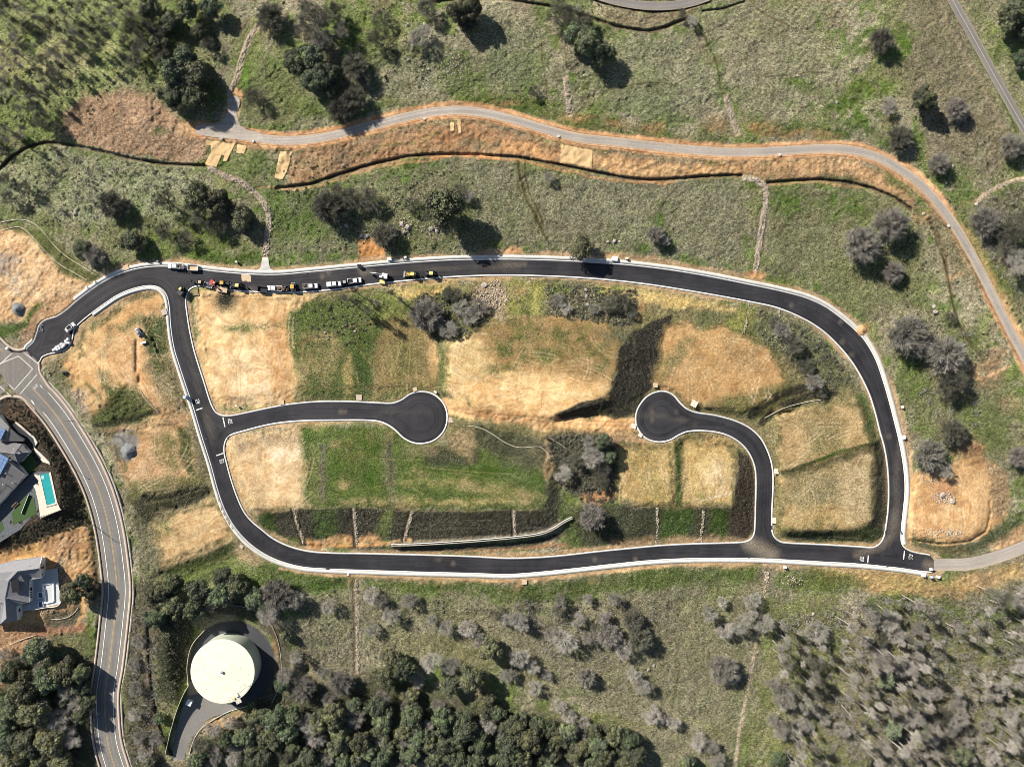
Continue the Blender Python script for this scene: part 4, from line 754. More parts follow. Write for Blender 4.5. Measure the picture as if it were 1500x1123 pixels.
tracks(PADR, 20, 6, 100, .7, 50); tracks(PADG, 26, 7, 88, .06, 70, (.20,.15,.07), (.40,.31,.15), .5, 0, 1.8); tracks([(562,462),(640,480),(642,560),(590,582),(545,582),(548,500)], 26, 17, 88, .05, 90, (.17,.14,.06), (.44,.32,.16), .5, 0, 1.8)
tracks(PADS1, 14, 8, 10, .9, 50, (.44,.31,.18)); tracks(PADS2, 22, 9, 2, .06, 130, (.055,.085,.02), (.36,.31,.14), .35, 0, 1.8); tracks(PADS3, 12, 10, 85, .5, 50); tracks(PADS4, 14, 11, 88, .3, 60)
tracks(PADE1, 16, 12, -20, .4, 60, (.26,.20,.10)); tracks(PADE2, 18, 13, -15, .6, 60, (.28,.21,.11)); tracks(PADNE, 30, 14, 85, .35, 60, (.40,.24,.12)); tracks([(1445,680),(1478,700),(1470,755),(1450,745)], 24, 15, -20, .1, 30, (.18,.12,.07), (.48,.36,.22), .6, 0, 1.4)
tracks(PADL1, 34, 16, 35, .8, 60, (.40,.25,.13)); tracks([(165,480),(215,500),(285,612),(240,612),(150,535)], 24, 18, 48, .2, 80, (.38,.23,.12), op=.55); tracks(PADL2, 24, 19, -12, .5, 60, (.36,.23,.13)); tracks(PADL3, 16, 20, -20, .4, 50, (.38,.27,.15))
tracks([(-20,350),(40,350),(120,420),(60,470),(-20,470)], 26, 21, 20, 1.2, 40, (.44,.29,.17)); tracks([(60,800),(128,770),(134,850),(90,890),(60,830)], 26, 22, -60, .3, 40, (.36,.22,.12)); tracks([(110,150),(260,160),(300,200),(280,236),(110,205)], 30, 23, -60, .2, 26, (.22,.14,.09), (.46,.34,.22), .5, 0, 1.3)
tracks([(455,215),(600,190),(760,200),(900,230),(1230,235),(1330,275),(1200,262),(960,262),(800,238),(600,228),(440,268)], 70, 24, 84, .2, 22, (.26,.15,.08), (.62,.44,.25), .5, 0, 1.4)
tracks([(395,750),(800,748),(815,770),(700,788),(410,785)], 40, 25, 0, .03, 90, (.018,.016,.012), (.12,.11,.085), .55, 0, 1.2); tracks(WEDGE, 30, 26, 105, .1, 60, (.014,.012,.01), (.10,.08,.06), .5, 0, 1.2); tracks([(1080,665),(1100,672),(1106,770),(1075,785)], 16, 27, 95, .05, 60, (.015,.012,.01), (.12,.09,.06), .5, 0, 1.2)
# faint foot tracks and animal trails
for P, w in (([(758,240),(762,265),(772,295),(788,325),(803,354)], 5), ([(770,236),(771,265),(783,300),(797,330)], 3), ([(1015,34),(1035,62),(1048,88),(1054,112),(1058,138)], 3), ([(819,250),(822,280),(824,320)], 1.6), ([(788,12),(792,60),(800,120),(802,150)], 1.6), ([(828,50),(830,100)], 1.6), ([(400,190),(440,150)], 1.2), ([(530,270),(560,290),(570,300)],1.6), ([(862,140),(900,130),(940,122),(990,124)], 2), ([(1120,112),(1180,106),(1210,108)], 1.2), ([(1370,340),(1385,400),(1395,440),(1410,480),(1440,530)], 2.4), ([(1240,455),(1290,448),(1320,455),(1340,440)], 1.2), ([(545,95),(600,75),(640,60)],1.1), ([(1100,5),(1130,25),(1160,40)], 2)):
    line(P, w, (.075,.07,.03) if w >= 3 else (.09,.08,.04), .95, .25, 1.6, .5)
for x, y, a, b in ((1056,100,5,26),(1057,150,7,12),(1040,70,5,16)): blob(x, y, a, b, (.08,.15,.02), .85, .8)
for P in ([(307,246),(330,258),(356,268),(375,285),(390,303),(394,325),(391,350),(389,376)],[(1091,261),(1108,264),(1120,274),(1122,292),(1118,320),(1112,360),(1107,396)],[(829,116),(832,145),(834,168)],[(1063,141),(1071,168),(1080,196)],[(378,36),(364,60),(353,90),(347,112),(336,138)]): line(P, 8, (.44,.36,.27), .9, .2, 2, .25)
line([(522,850),(523,880),(524,930),(525,985)], 6, (.30,.25,.18), .8, .4, 2, .3); line([(516,850),(517,890),(519,985)], 3, (.07,.05,.035), .8, .5, 2, .3); line([(1500,262),(1480,267),(1460,274),(1443,285),(1430,298)], 6, (.50,.40,.28), .9, .3, 2, .3)
line([(1122,856),(1116,890),(1110,925),(1102,975),(1093,1020),(1084,1065),(1076,1123)], 5, (.40,.34,.25), .9, .3, 2, .3)
line([(650,592),(672,600),(700,606),(760,611),(830,617),(880,620),(936,622)], 17, (.60,.41,.21), .95, .08, 4, .8)
line([(665,566),(700,575),(760,585),(820,592),(860,600)], 26, (.66,.47,.25), .6, .1, 14, 1.2, nz=.4)
for o in (-4, 1.5): line([(650,594+o),(700,607+o),(760,612+o),(830,618+o),(880,621+o),(936,623+o)], 1.6, (.40,.26,.13), .7, None, 1.2, .1)
for o in (0, 6): line([(700,606+o),(715,590+o),(740,575+o),(780,566)], 1.5, (.46,.31,.16), .5, None, 1.2, .1)
poly([(812,608),(845,590),(884,584),(900,592),(926,600),(905,611),(870,608),(822,613)], (.030,.027,.020), 1.5, 1, .9, warp=.3); poly([(850,606),(880,603),(905,608),(880,613),(850,613)], (.10,.10,.045), 3, .8, .8)
for k_ in range(60):                                                     # rake and tyre marks fanning out on the big lot
    a_ = rng.uniform(0, 6.28); r0_ = rng.uniform(4, 30); r1_ = r0_ + rng.uniform(8, 30); cx_, cy_ = (790, 572) if k_ % 3 else (700, 560)
    line([(cx_ + r0_ * 1.5 * math.cos(a_), cy_ + r0_ * .6 * math.sin(a_)), (cx_ + r1_ * 1.5 * math.cos(a_ + .1), cy_ + r1_ * .6 * math.sin(a_ + .1))], 1.6, (.38,.26,.14) if k_ % 2 else (.70,.56,.34), .5, None, 1.2, .2)
COL = COL * (1 - (1 - GRS[..., None]) * (1 - np.array([.97, .90, .865], np.float32)))       # bare soil is iron-stained
COL = np.clip(COL, .008, .9)

# ------------------------------------------------------------------ ground mesh and its material
Vg = W(PX, PY, PZ).reshape(-1, 3); h_, w_ = PX.shape
idx = np.arange(h_ * w_).reshape(h_, w_)
Fg = np.stack([idx[1:, :-1], idx[1:, 1:], idx[:-1, 1:], idx[:-1, :-1]], -1).reshape(-1, 4)
gm = bpy.data.materials.new('ground_soil_and_grass'); gm.use_nodes = True
def build_ground_mat(m):
    nt = m.node_tree; N = nt.nodes; L = nt.links; b = N['Principled BSDF']
    b.inputs['Roughness'].default_value = .95; b.inputs['Specular IOR Level'].default_value = .12
    ca = N.new('ShaderNodeAttribute'); ca.attribute_name = 'soil'; ga = N.new('ShaderNodeAttribute'); ga.attribute_name = 'grassy'
    tc = N.new('ShaderNodeTexCoord')
    def noise(scale, det=4, rough=.6, vec=None, dist=0.0):
        n = N.new('ShaderNodeTexNoise'); n.inputs['Scale'].default_value = scale; n.inputs['Detail'].default_value = det; n.inputs['Roughness'].default_value = rough
        n.inputs['Distortion'].default_value = dist
        L.new(vec or tc.outputs['Object'], n.inputs['Vector']); return n.outputs['Fac']
    def ramp(v, a, b_, c, d):
        r = N.new('ShaderNodeMapRange'); r.inputs['From Min'].default_value = a; r.inputs['From Max'].default_value = b_
        r.inputs['To Min'].default_value = c; r.inputs['To Max'].default_value = d; L.new(v, r.inputs['Value']); return r.outputs['Result']
    def mth(op, a, b_=None, c=None):
        n = N.new('ShaderNodeMath'); n.operation = op
        for i, v in enumerate((a, b_, c)):
            if v is None: continue
            if hasattr(v, 'links'): L.new(v, n.inputs[i])
            else: n.inputs[i].default_value = v
        return n.outputs[0]
    def mixc(f, a, b_, bt='MIX'):
        n = N.new('ShaderNodeMix'); n.data_type = 'RGBA'; n.blend_type = bt
        if hasattr(f, 'links'): L.new(f, n.inputs[0])
        else: n.inputs[0].default_value = f
        for i, v in ((6, a), (7, b_)):
            if hasattr(v, 'links'): L.new(v, n.inputs[i])
            else: n.inputs[i].default_value = (*v, 1)
        return n.outputs[2]
    mp = N.new('ShaderNodeMapping'); mp.inputs['Rotation'].default_value = (0, 0, math.radians(-38)); mp.inputs['Scale'].default_value = (.6, 1.35, 1)
    L.new(tc.outputs['Object'], mp.inputs['Vector'])
    fine = noise(1.7, 6, .8); streak = noise(1.7, 6, .78, mp.outputs['Vector'], .3); med = noise(.22, 5, .65); tiny = noise(4.0, 3, .7); patch = noise(.05, 4, .6)
    c = ca.outputs['Color']; g = ga.outputs['Fac']
    # soil grain: value variation
    v = mth('MULTIPLY_ADD', mth('SUBTRACT', ramp(fine, .3, .7, .50, 1.50), 1.0), mth('MULTIPLY_ADD', g, .85, .17), 1.0)
    v = mth('MULTIPLY', v, ramp(med, .3, .7, .74, 1.26))
    soilm = noise(.16, 7, .72, None, 1.2)                        # redder and browner crumbs in the bare soil
    vo = N.new('ShaderNodeTexVoronoi'); vo.inputs['Scale'].default_value = 1.9; L.new(tc.outputs['Object'], vo.inputs['Vector'])
    sp = N.new('ShaderNodeSeparateColor'); L.new(vo.outputs['Color'], sp.inputs[0])
    v = mth('MULTIPLY', v, mth('MULTIPLY_ADD', mth('SUBTRACT', sp.outputs[0], .5), mth('MULTIPLY_ADD', g, .70, .13), 1.0))      # clods and tufts
    inv = mth('SUBTRACT', 1.0, mth('MULTIPLY', g, .75))
    cs = mixc(mth('MULTIPLY', inv, ramp(soilm, .47, .56, 0, .7)), c, mixc(1.0, c, (.74,.60,.46), 'MULTIPLY'))
    cv = mixc(1.0, cs, v, 'MULTIPLY')
    # grass clumps: darker green tufts and pale dry straw in between
    dark = mth('MULTIPLY', ramp(streak, .515, .585, 0, 1), mth('MULTIPLY', g, .82))
    c1 = mixc(dark, cv, mixc(1.0, cv, (.26,.33,.19), 'MULTIPLY'))
    mp2 = N.new('ShaderNodeMapping'); mp2.inputs['Location'].default_value = (31, 17, 5); mp2.inputs['Rotation'].default_value = (0, 0, math.radians(25)); mp2.inputs['Scale'].default_value = (.8, 1.2, 1)
    L.new(tc.outputs['Object'], mp2.inputs['Vector'])
    pale = noise(2.6, 5, .8, mp2.outputs['Vector'], .4)
    pm = mth('MULTIPLY', ramp(pale, .53, .62, 0, 1), mth('MULTIPLY', g, ramp(patch, .35, .65, .3, .95)))
    lum = mixc(.6, cv, (.68,.64,.48)); c2 = mixc(pm, c1, mixc(1.0, mixc(.5, lum, cv, 'ADD'), (.8,.8,.8), 'MULTIPLY'))
    L.new(c2, b.inputs['Base Color']); b.inputs['Base Color'].default_value = (.3,.25,.15,1)
    hgt = mth('ADD', mth('MULTIPLY', streak, .6), mth('ADD', mth('MULTIPLY', fine, .9), mth('MULTIPLY', tiny, .3)))
    bp = N.new('ShaderNodeBump'); bp.inputs['Distance'].default_value = 1.0
    L.new(mth('MULTIPLY_ADD', g, .74, .12), bp.inputs['Strength']); L.new(hgt, bp.inputs['Height']); L.new(bp.outputs['Normal'], b.inputs['Normal'])
build_ground_mat(gm)
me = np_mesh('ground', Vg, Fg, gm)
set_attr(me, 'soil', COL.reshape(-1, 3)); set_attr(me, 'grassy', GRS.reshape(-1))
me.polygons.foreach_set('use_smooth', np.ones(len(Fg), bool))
tag(link('ground', me), kind='structure')
# ------------------------------------------------------------------ road surfaces
def cdt_patch(rings, spacing=7.0, dz=0.0, keep=None, zf=None):
    """triangulated sheet of the region inside ring 0 and outside the others, following the ground"""
    V = []; E = []
    for R in rings:
        b = len(V); n = len(R); V += [tuple(p) for p in R]; E += [(b + i, b + (i + 1) % n) for i in range(n)]
    R0 = np.array(rings[0]); X, Y = np.meshgrid(np.arange(R0[:, 0].min(), R0[:, 0].max(), spacing), np.arange(R0[:, 1].min(), R0[:, 1].max(), spacing))
    X = X + (np.arange(X.shape[0]) % 2)[:, None] * spacing / 2
    ok = inside(rings[0], X, Y) & (seg_dist(R0[::2] if len(R0) > 60 else R0, X, Y, True) > spacing * .4)
    for R in rings[1:]: ok &= ~inside(R, X, Y) & (seg_dist(np.array(R)[::2], X, Y, True) > spacing * .4)
    V += list(zip(X[ok].tolist(), Y[ok].tolist()))
    ov, oe, of = delaunay_2d_cdt([Vector(v) for v in V], E, [], 0, 1e-4)[:3]
    P = np.array([tuple(v) for v in ov]); F = np.array([f for f in of if len(f) == 3])
    cen = P[F].mean(1); k = inside(rings[0], cen[:, 0], cen[:, 1])
    for R in rings[1:]: k &= ~inside(R, cen[:, 0], cen[:, 1])
    F = F[k]
    a = P[F]; cr = (a[:, 1, 0] - a[:, 0, 0]) * (a[:, 2, 1] - a[:, 0, 1]) - (a[:, 1, 1] - a[:, 0, 1]) * (a[:, 2, 0] - a[:, 0, 0])
    F[cr > 0] = F[cr > 0][:, ::-1]            # face up after the y flip
    used = np.unique(F); mp = np.full(len(P), -1); mp[used] = np.arange(len(used)); P = P[used]; F = mp[F]
    z = (zb(P[:, 0], P[:, 1]) if zf is None else zf(P)) + dz
    return P, W(P[:, 0], P[:, 1], z), F

def asphalt_mat(name, base, light, tracks=.5, dust=(.24,.20,.15)):
    m = bpy.data.materials.new(name); m.use_nodes = True; nt = m.node_tree; N = nt.nodes; L = nt.links; b = N['Principled BSDF']
    b.inputs['Roughness'].default_value = .8; b.inputs['Specular IOR Level'].default_value = .25
    tc = N.new('ShaderNodeTexCoord'); ed = N.new('ShaderNodeAttribute'); ed.attribute_name = 'edge'; du = N.new('ShaderNodeAttribute'); du.attribute_name = 'dust'
    n1 = N.new('ShaderNodeTexNoise'); n1.inputs['Scale'].default_value = .12; n1.inputs['Detail'].default_value = 5; L.new(tc.outputs['Object'], n1.inputs['Vector'])
    n2 = N.new('ShaderNodeTexNoise'); n2.inputs['Scale'].default_value = 2.0; n2.inputs['Detail'].default_value = 3; L.new(tc.outputs['Object'], n2.inputs['Vector'])
    cmb = N.new('ShaderNodeCombineXYZ'); L.new(ed.outputs['Fac'], cmb.inputs[0]); sx = N.new('ShaderNodeVectorMath'); sx.operation = 'SCALE'; sx.inputs['Scale'].default_value = .02
    L.new(tc.outputs['Object'], sx.inputs[0]); ad = N.new('ShaderNodeVectorMath'); ad.operation = 'ADD'; L.new(cmb.outputs[0], ad.inputs[0]); L.new(sx.outputs[0], ad.inputs[1])
    n3 = N.new('ShaderNodeTexNoise'); n3.inputs['Scale'].default_value = 1.1; n3.inputs['Detail'].default_value = 4; L.new(ad.outputs[0], n3.inputs['Vector'])
    def ramp(v, a, b_, c, d):
        r = N.new('ShaderNodeMapRange'); r.inputs['From Min'].default_value = a; r.inputs['From Max'].default_value = b_
        r.inputs['To Min'].default_value = c; r.inputs['To Max'].default_value = d; L.new(v, r.inputs['Value']); return r.outputs['Result']
    mx = N.new('ShaderNodeMix'); mx.data_type = 'RGBA'; mx.inputs[6].default_value = (*base, 1); mx.inputs[7].default_value = (*light, 1)
    a = N.new('ShaderNodeMath'); a.operation = 'MULTIPLY'; L.new(ramp(n3.outputs['Fac'], .42, .68, 0, 1), a.inputs[0]); a.inputs[1].default_value = tracks
    b2 = N.new('ShaderNodeMath'); b2.operation = 'MULTIPLY_ADD'; L.new(ramp(n1.outputs['Fac'], .4, .7, 0, 1), b2.inputs[0]); b2.inputs[1].default_value = .45; L.new(a.outputs[0], b2.inputs[2])
    L.new(b2.outputs[0], mx.inputs[0])
    md = N.new('ShaderNodeMix'); md.data_type = 'RGBA'; md.inputs[7].default_value = (*dust, 1); L.new(mx.outputs[2], md.inputs[6])
    dm = N.new('ShaderNodeMath'); dm.operation = 'MULTIPLY'; L.new(du.outputs['Fac'], dm.inputs[0]); L.new(ramp(n2.outputs['Fac'], .3, .7, .5, 1.1), dm.inputs[1]); L.new(dm.outputs[0], md.inputs[0])
    mv = N.new('ShaderNodeMix'); mv.data_type = 'RGBA'; mv.blend_type = 'MULTIPLY'; mv.inputs[0].default_value = 1; L.new(md.outputs[2], mv.inputs[6]); L.new(ramp(n2.outputs['Fac'], .3, .7, .85, 1.15), mv.inputs[7])
    L.new(mv.outputs[2], b.inputs['Base Color'])
    return m
M['newasphalt'] = asphalt_mat('new_black_asphalt', (.014,.014,.018), (.048,.047,.052), .6)
M['oldasphalt'] = asphalt_mat('worn_grey_asphalt', (.155,.15,.142), (.215,.205,.19), .7, (.34,.27,.19))
M['yardasphalt'] = asphalt_mat('shaded_yard_asphalt', (.05,.054,.06), (.08,.083,.088), .5)  # asphalt toned navy, with the tree shadow over the yard in its colour
M['trail'] = asphalt_mat('grey_chip_seal', (.27,.245,.22), (.40,.36,.32), .8, (.56,.40,.25))

P, V, F = cdt_patch([OUTs, INNs], 6.0, .02)
me = np_mesh('loop_road', V, F, M['newasphalt'])
do = seg_dist(OUTs[::2], P[:, 0], P[:, 1], True); di = seg_dist(INNs[::2], P[:, 0], P[:, 1], True)
dust = np.zeros(len(P))
def dline(pts, w, op):
    d = seg_dist(np.array(pts, float), P[:, 0], P[:, 1]); np.maximum(dust, np.clip((w - d) / (w * .8), 0, 1) * op, out=dust)
def dpoly(pts, op):
    m = inside(pts, P[:, 0], P[:, 1]); dust[m] = np.maximum(dust[m], op)
set_attr(me, 'edge', np.minimum(np.minimum(do, di) * S, 5.2) * np.where(do < di, 1, -1))
dline([(1130,812),(1108,800),(1098,795)], 16, .85); dline([(1255,812),(1290,800),(1305,785),(1312,750)], 9, .45); dline([(1315,780),(1312,700),(1318,650)], 7, .25)
dline([(262,440),(266,480),(280,530),(292,575)], 5, .12); dline([(300,600),(312,640)], 9, .18); dline([(525,386),(532,400),(538,398)], 7, .5); dline([(560,398),(700,390),(760,388)], 3, .22); dline([(735,387),(770,388)], 4, .4)
dline([(368,428),(372,436)], 12, .35); dline([(1358,826),(1368,828)], 10, .6); dline([(935,606),(960,608),(1020,620)], 4, .18); dline([(955,600),(955,615)], 5, .3); dline([(560,602),(650,600)], 3, .12); dline([(660,396),(760,392)], 2.5, .2)
for x, y in ((1158,448),(1229,471),(1232,499),(1210,440),(480,396),(545,396),(640,820),(663,824),(870,820),(930,818),(500,602),(990,600),(1245,520),(1300,640),(470,404)): dline([(x, y), (x + 3, y + 1)], 4, .45)
set_attr(me, 'dust', dust)
tag(link('loop_road', me), kind='structure')

def ribbon(P, o0, o1, dz0, dz1=None, name='strip', m=None, closed=False, skirt=0.0, zfun_=None):
    """strip along image-space line P between lateral offsets o0 and o1, its top at dz over the ground, with skirts down both sides"""
    P = np.asarray(P); Nn = normals2(P, closed); dz1 = dz0 if dz1 is None else dz1
    o0 = np.broadcast_to(o0, len(P)); o1 = np.broadcast_to(o1, len(P))
    A = P + Nn * np.asarray(o0)[:, None]; B = P + Nn * np.asarray(o1)[:, None]
    za = zb(A[:, 0], A[:, 1]); zb_ = zb(B[:, 0], B[:, 1])
    zz = zb(P[:, 0], P[:, 1])
    rows = [W(A[:, 0], A[:, 1], za + dz0), W(B[:, 0], B[:, 1], zb_ + dz1)]
    if skirt: rows = [W(A[:, 0], A[:, 1], za + dz0 - skirt)] + rows + [W(B[:, 0], B[:, 1], zb_ + dz1 - skirt)]
    k = len(rows); n = len(P); V = np.stack(rows, 1).reshape(-1, 3)
    i = np.arange(n if closed else n - 1); j = (i + 1) % n
    F = np.concatenate([np.stack([i * k + r, i * k + r + 1, j * k + r + 1, j * k + r], -1) for r in range(k - 1)])
    # orient up
    v = V[F[:, :3]]; nz_ = np.cross(v[:, 1] - v[:, 0], v[:, 2] - v[:, 0])[:, 2].sum()
    if nz_ < 0: F = F[:, ::-1]
    return np_mesh(name, V, F, m)
# which side is outside? sign of the offset that leaves the asphalt
def outsign(Pc, ring_out):
    Nn = normals2(Pc, True); q = Pc[0] + Nn[0] * 2
    ins = inside(Pc, np.array([q[0]]), np.array([q[1]]))[0]
    return (1 if not ins else -1) * (1 if ring_out else -1)
so = outsign(OUTs, True); si = outsign(INNs, False)
_a = int(np.argmin(((OUTs - (1367,836.5)) ** 2).sum(1))); _b = int(np.argmin(((OUTs - (1362,814)) ** 2).sum(1))); _c = int(np.argmin(((OUTs - (40,512.5)) ** 2).sum(1)))
for _q in (OUTs[:_a + 1], OUTs[_b:_c + 1]): tag(link('outer_kerb', ribbon(_q, 0.0, so * 1.9, .03, .15, 'outer_kerb', M['kerb'], False, .6)), kind='structure')
tag(link('inner_kerb', ribbon(INNs, 0.0, si * 2.4, .03, .15, 'inner_kerb', M['kerb'], True, .6)), kind='structure')
def piece(Pc, a, b):
    i = int(np.argmin(((Pc - a) ** 2).sum(1))); j = int(np.argmin(((Pc - b) ** 2).sum(1)))
    return Pc[i:j + 1] if i <= j else np.concatenate([Pc[i:], Pc[:j + 1]])
walks = [((133,458),(1357,835),7.0),((1325,797),(111,443),7.6)]
for a, b, w in walks:
    q = piece(OUTs, a, b); tag(link('sidewalk', ribbon(q, so * 1.95, so * w, .155, .165, 'sidewalk', M['concrete'], False, .6)), kind='structure')
q = piece(OUTs, (55,487), (33.5,516)); 
q = piece(OUTs, (50,500), (40,512)); tag(link('sidewalk', ribbon(q, so * 1.95, so * 6, .155, .165, 'sidewalk', M['concrete'], False, .6)), kind='structure')

def strip(P, o0, o1, dz, name, m, edge=True, dustf=None, spacing=1):
    """wide road strip, several columns"""
    P = np.asarray(P); Nn = normals2(P); ks = np.linspace(o0, o1, 8); n = len(P)
    cols = []; E_ = []
    for o in ks:
        A = P + Nn * o; cols.append(W(A[:, 0], A[:, 1], zb(A[:, 0], A[:, 1]) + dz)); E_.append(np.full(n, o * S))
    V = np.stack(cols, 1).reshape(-1, 3); i = np.arange(n - 1); k = len(ks)
    F = np.concatenate([np.stack([i * k + r, i * k + r + 1, (i + 1) * k + r + 1, (i + 1) * k + r], -1) for r in range(k - 1)])
    v = V[F[:, :3]]
    if np.cross(v[:, 1] - v[:, 0], v[:, 2] - v[:, 0])[:, 2].sum() < 0: F = F[:, ::-1]
    me = np_mesh(name, V, F, m); e = np.stack(E_, 1).reshape(-1); set_attr(me, 'edge', e)
    d = np.clip((np.abs(e) / S - (max(abs(o0), abs(o1)) - 3)) / 3, 0, 1) * .6; set_attr(me, 'dust', d)
    return tag(link(name, me), kind='structure')
iS = int(np.argmin(((COLs - (45,565)) ** 2).sum(1)))
CB = COLs[iS:]
strip(CB, -19, 18, .02, 'collector_road', M['oldasphalt'])
def cside(lo, hi, dz, name, m, P=CB): tag(link(name, ribbon(P, lo, hi, dz, dz, name, m, False, .5)), kind='structure')
# sign of offsets: find which sign is the right-hand (east) side
e_ = normals2(CB)[5]; es = 1 if e_[0] > 0 else -1
for nm, a, b, dz, m_ in (('collector_sidewalk', 18.1, 22.5, .13, M['pinkwalk']), ('collector_verge', 22.6, 26.5, .05, M['gravelverge']), ('collector_sidewalk', -19.1, -22.6, .13, M['pinkwalk'])):
    lo, hi = sorted((a * es, b * es)); cside(lo, hi, dz, nm, m_, CB[3:])
def line_mark(P, o, w, name, m, dz=.045):
    lo, hi = o - w / 2, o + w / 2
    me = ribbon(P, lo, hi, dz, dz, name, m); tag(link(name, me), kind='structure')
line_mark(CB[6:], es * 12.5, .8, 'edge_line', M['marking']); line_mark(CB[10:], -es * 12.0, .8, 'edge_line', M['marking'])
line_mark(CB[1:], .6, .5, 'centre_line', M['yellowline']); line_mark(CB[1:], -.6, .5, 'centre_line', M['yellowline'])
# intersection
XR = [(-40,462),(-20,480),(0,499.5),(16,515),(32,516.8),(40,513.5),(57,530.5),(58,545),(63.5,556.5),(45,577),(33,581),(22,578.5),(10,578.5),(2,582),(-10,592),(-60,640),(-120,600),(-60,520)]
P, V, F = cdt_patch([resample(np.array(XR + [XR[0]], float), 5)[:-1]], 8, .015)
me = np_mesh('road_junction', V, F, M['oldasphalt']); set_attr(me, 'edge', P[:, 0] * S); set_attr(me, 'dust', np.full(len(P), .12)); tag(link('road_junction', me), kind='structure')
def mline(pts, w=.8, name='crossing_line', m=None, dz=.055):
    P = resample(np.array(pts, float), 4); tag(link(name, ribbon(P, -w / 2, w / 2, dz, dz, name, m or M['marking'])), kind='structure')
mline([(27.4,521.4),(48,540),(21,570.8),(-14,538),(27.4,521.4)][:4] + [(27.4,521.4)])
mline([(36,516.8),(56,532.8)]); mline([(17,517.5),(-20,552)]); mline([(54,548.4),(29.4,576.8)]); mline([(-20,548),(12.7,577)])
mline([(-30,484),(-8,503),(4,514)], .8, 'centre_line', M['yellowline'], .06)
P = spline([(-25,603),(-8,590),(2,583),(10,579.5),(22,579.5),(33,582),(42,589),(52,599)], 3); tag(link('collector_sidewalk', ribbon(P, -1, 3.4, .13, .13, 'collector_sidewalk', M['pinkwalk'], False, .5)), kind='structure')
P = spline([(-30,466),(0,495.5),(17,510.5),(31,513.5),(38,510)], 3); tag(link('collector_sidewalk', ribbon(P, -2.6, 1.6, .15, .15, 'collector_sidewalk', M['pinkwalk'], False, .5)), kind='structure')
P = spline([(57,531),(59,545),(66,557),(74,569)], 3); tag(link('collector_sidewalk', ribbon(P, -2.4, 2.0, .15, .15, 'collector_sidewalk', M['pinkwalk'], False, .5)), kind='structure')

# upper trail, its turning head, east road, far roads
strip(TRs, -6.6, 6.6, .04, 'upper_track', M['trail'])
TH = THP if True else [(286,187),(292,182.5),(308,181),(322,180),(329,172),(333,158),(333,146),(338,141),(347,141),(352,148),(349,160),(348,172),(352,183),(362,190),(382,196),(384,206),(350,204.5),(320,202),(300,199),(288,196)]
P, V, F = cdt_patch([spline(TH, 3, True)], 6, .045)
me = np_mesh('track_turning_head', V, F, M['trail']); set_attr(me, 'edge', P[:, 1] * S); set_attr(me, 'dust', np.full(len(P), .1)); tag(link('track_turning_head', me), kind='structure')
strip(EAs, -8.6, 9.6, .03, 'east_road', M['trail']); strip(NEs, -7.0, 7.0, .04, 'north_east_road', M['oldasphalt']); strip(TOs, -6.5, 6.5, .04, 'north_road', M['oldasphalt'])
line_mark(NEs, 0, .9, 'centre_line', M['gravelverge'], .06)

# stop bars and STOP legends
def word(px, py, ang, size=1.9):
    cu = bpy.data.curves.new('stop_legend', 'FONT'); cu.body = 'STOP'; cu.size = .82; cu.align_x = 'CENTER'; cu.align_y = 'CENTER'
    o = bpy.data.objects.new('stop_legend', cu); C.objects.link(o); dg = bpy.context.evaluated_depsgraph_get()
    me = bpy.data.meshes.new_from_object(o.evaluated_get(dg)); C.objects.unlink(o); bpy.data.objects.remove(o)
    me.name = 'stop_legend'; me.materials.clear(); me.materials.append(M['marking'])
    n = link('stop_legend', me, None, at(px, py, .07), -math.radians(ang)); n.scale = (1.0, 2.9, 1); tag(n, kind='structure')
for px, py, ang in ((52,566,-37),(289,587.5,163),(337.5,616.8,-97),(325,675.5,-17),(1262,818.3,92),(1334.5,815,-86)): word(px, py, ang)
for a, b in (((287,600.5),(296.5,597.5)), ((326.5,611),(329.5,625)), ((317,667),(327,663.5)), ((1272,813),(1271,824)), ((1325,806),(1323.5,819))): mline([a, b], 1.5, 'stop_bar', M['marking'], .06)
mline([(59,564),(62,568)], 1.0, 'lane_arrow'); mline([(46,586),(50,592)], 1.6, 'lane_arrow')

# driveway aprons, utility pads
def pad(px, py, lx, ly, ang, m, name, label, cat, h=.12, dz=0.0, group=None):
    mb = MB(); mb.box(0, 0, h / 2 - .15, lx, ly, h + .3)
    o = mb.build(name, m, None, at(px, py, dz), -math.radians(ang)); return tag(o, label, cat, group)

# headwall at the swale foot
def draped(pts, name, m, dz=.06, sp=4.0, thick=0.0):
    R = resample(np.array(list(pts) + [pts[0]], float), 4)[:-1]; P, V, F = cdt_patch([R], sp, dz, None, lambda P: np.maximum(zb(P[:, 0], P[:, 1]), zg(P[:, 0], P[:, 1]))); return np_mesh(name, V, F, m)
tag(link('concrete_apron', draped([(384,377),(393,377),(395,392),(402,397.5),(373,397.5),(382,392)], 'concrete_apron', M['concrete'], .16, 3)), kind='structure')
tag(link('patched_strip', draped([(353.5,401.6),(367.5,402.2),(367.5,413),(354,412)], 'patched_strip', M['tan'], .05, 4)), kind='structure')

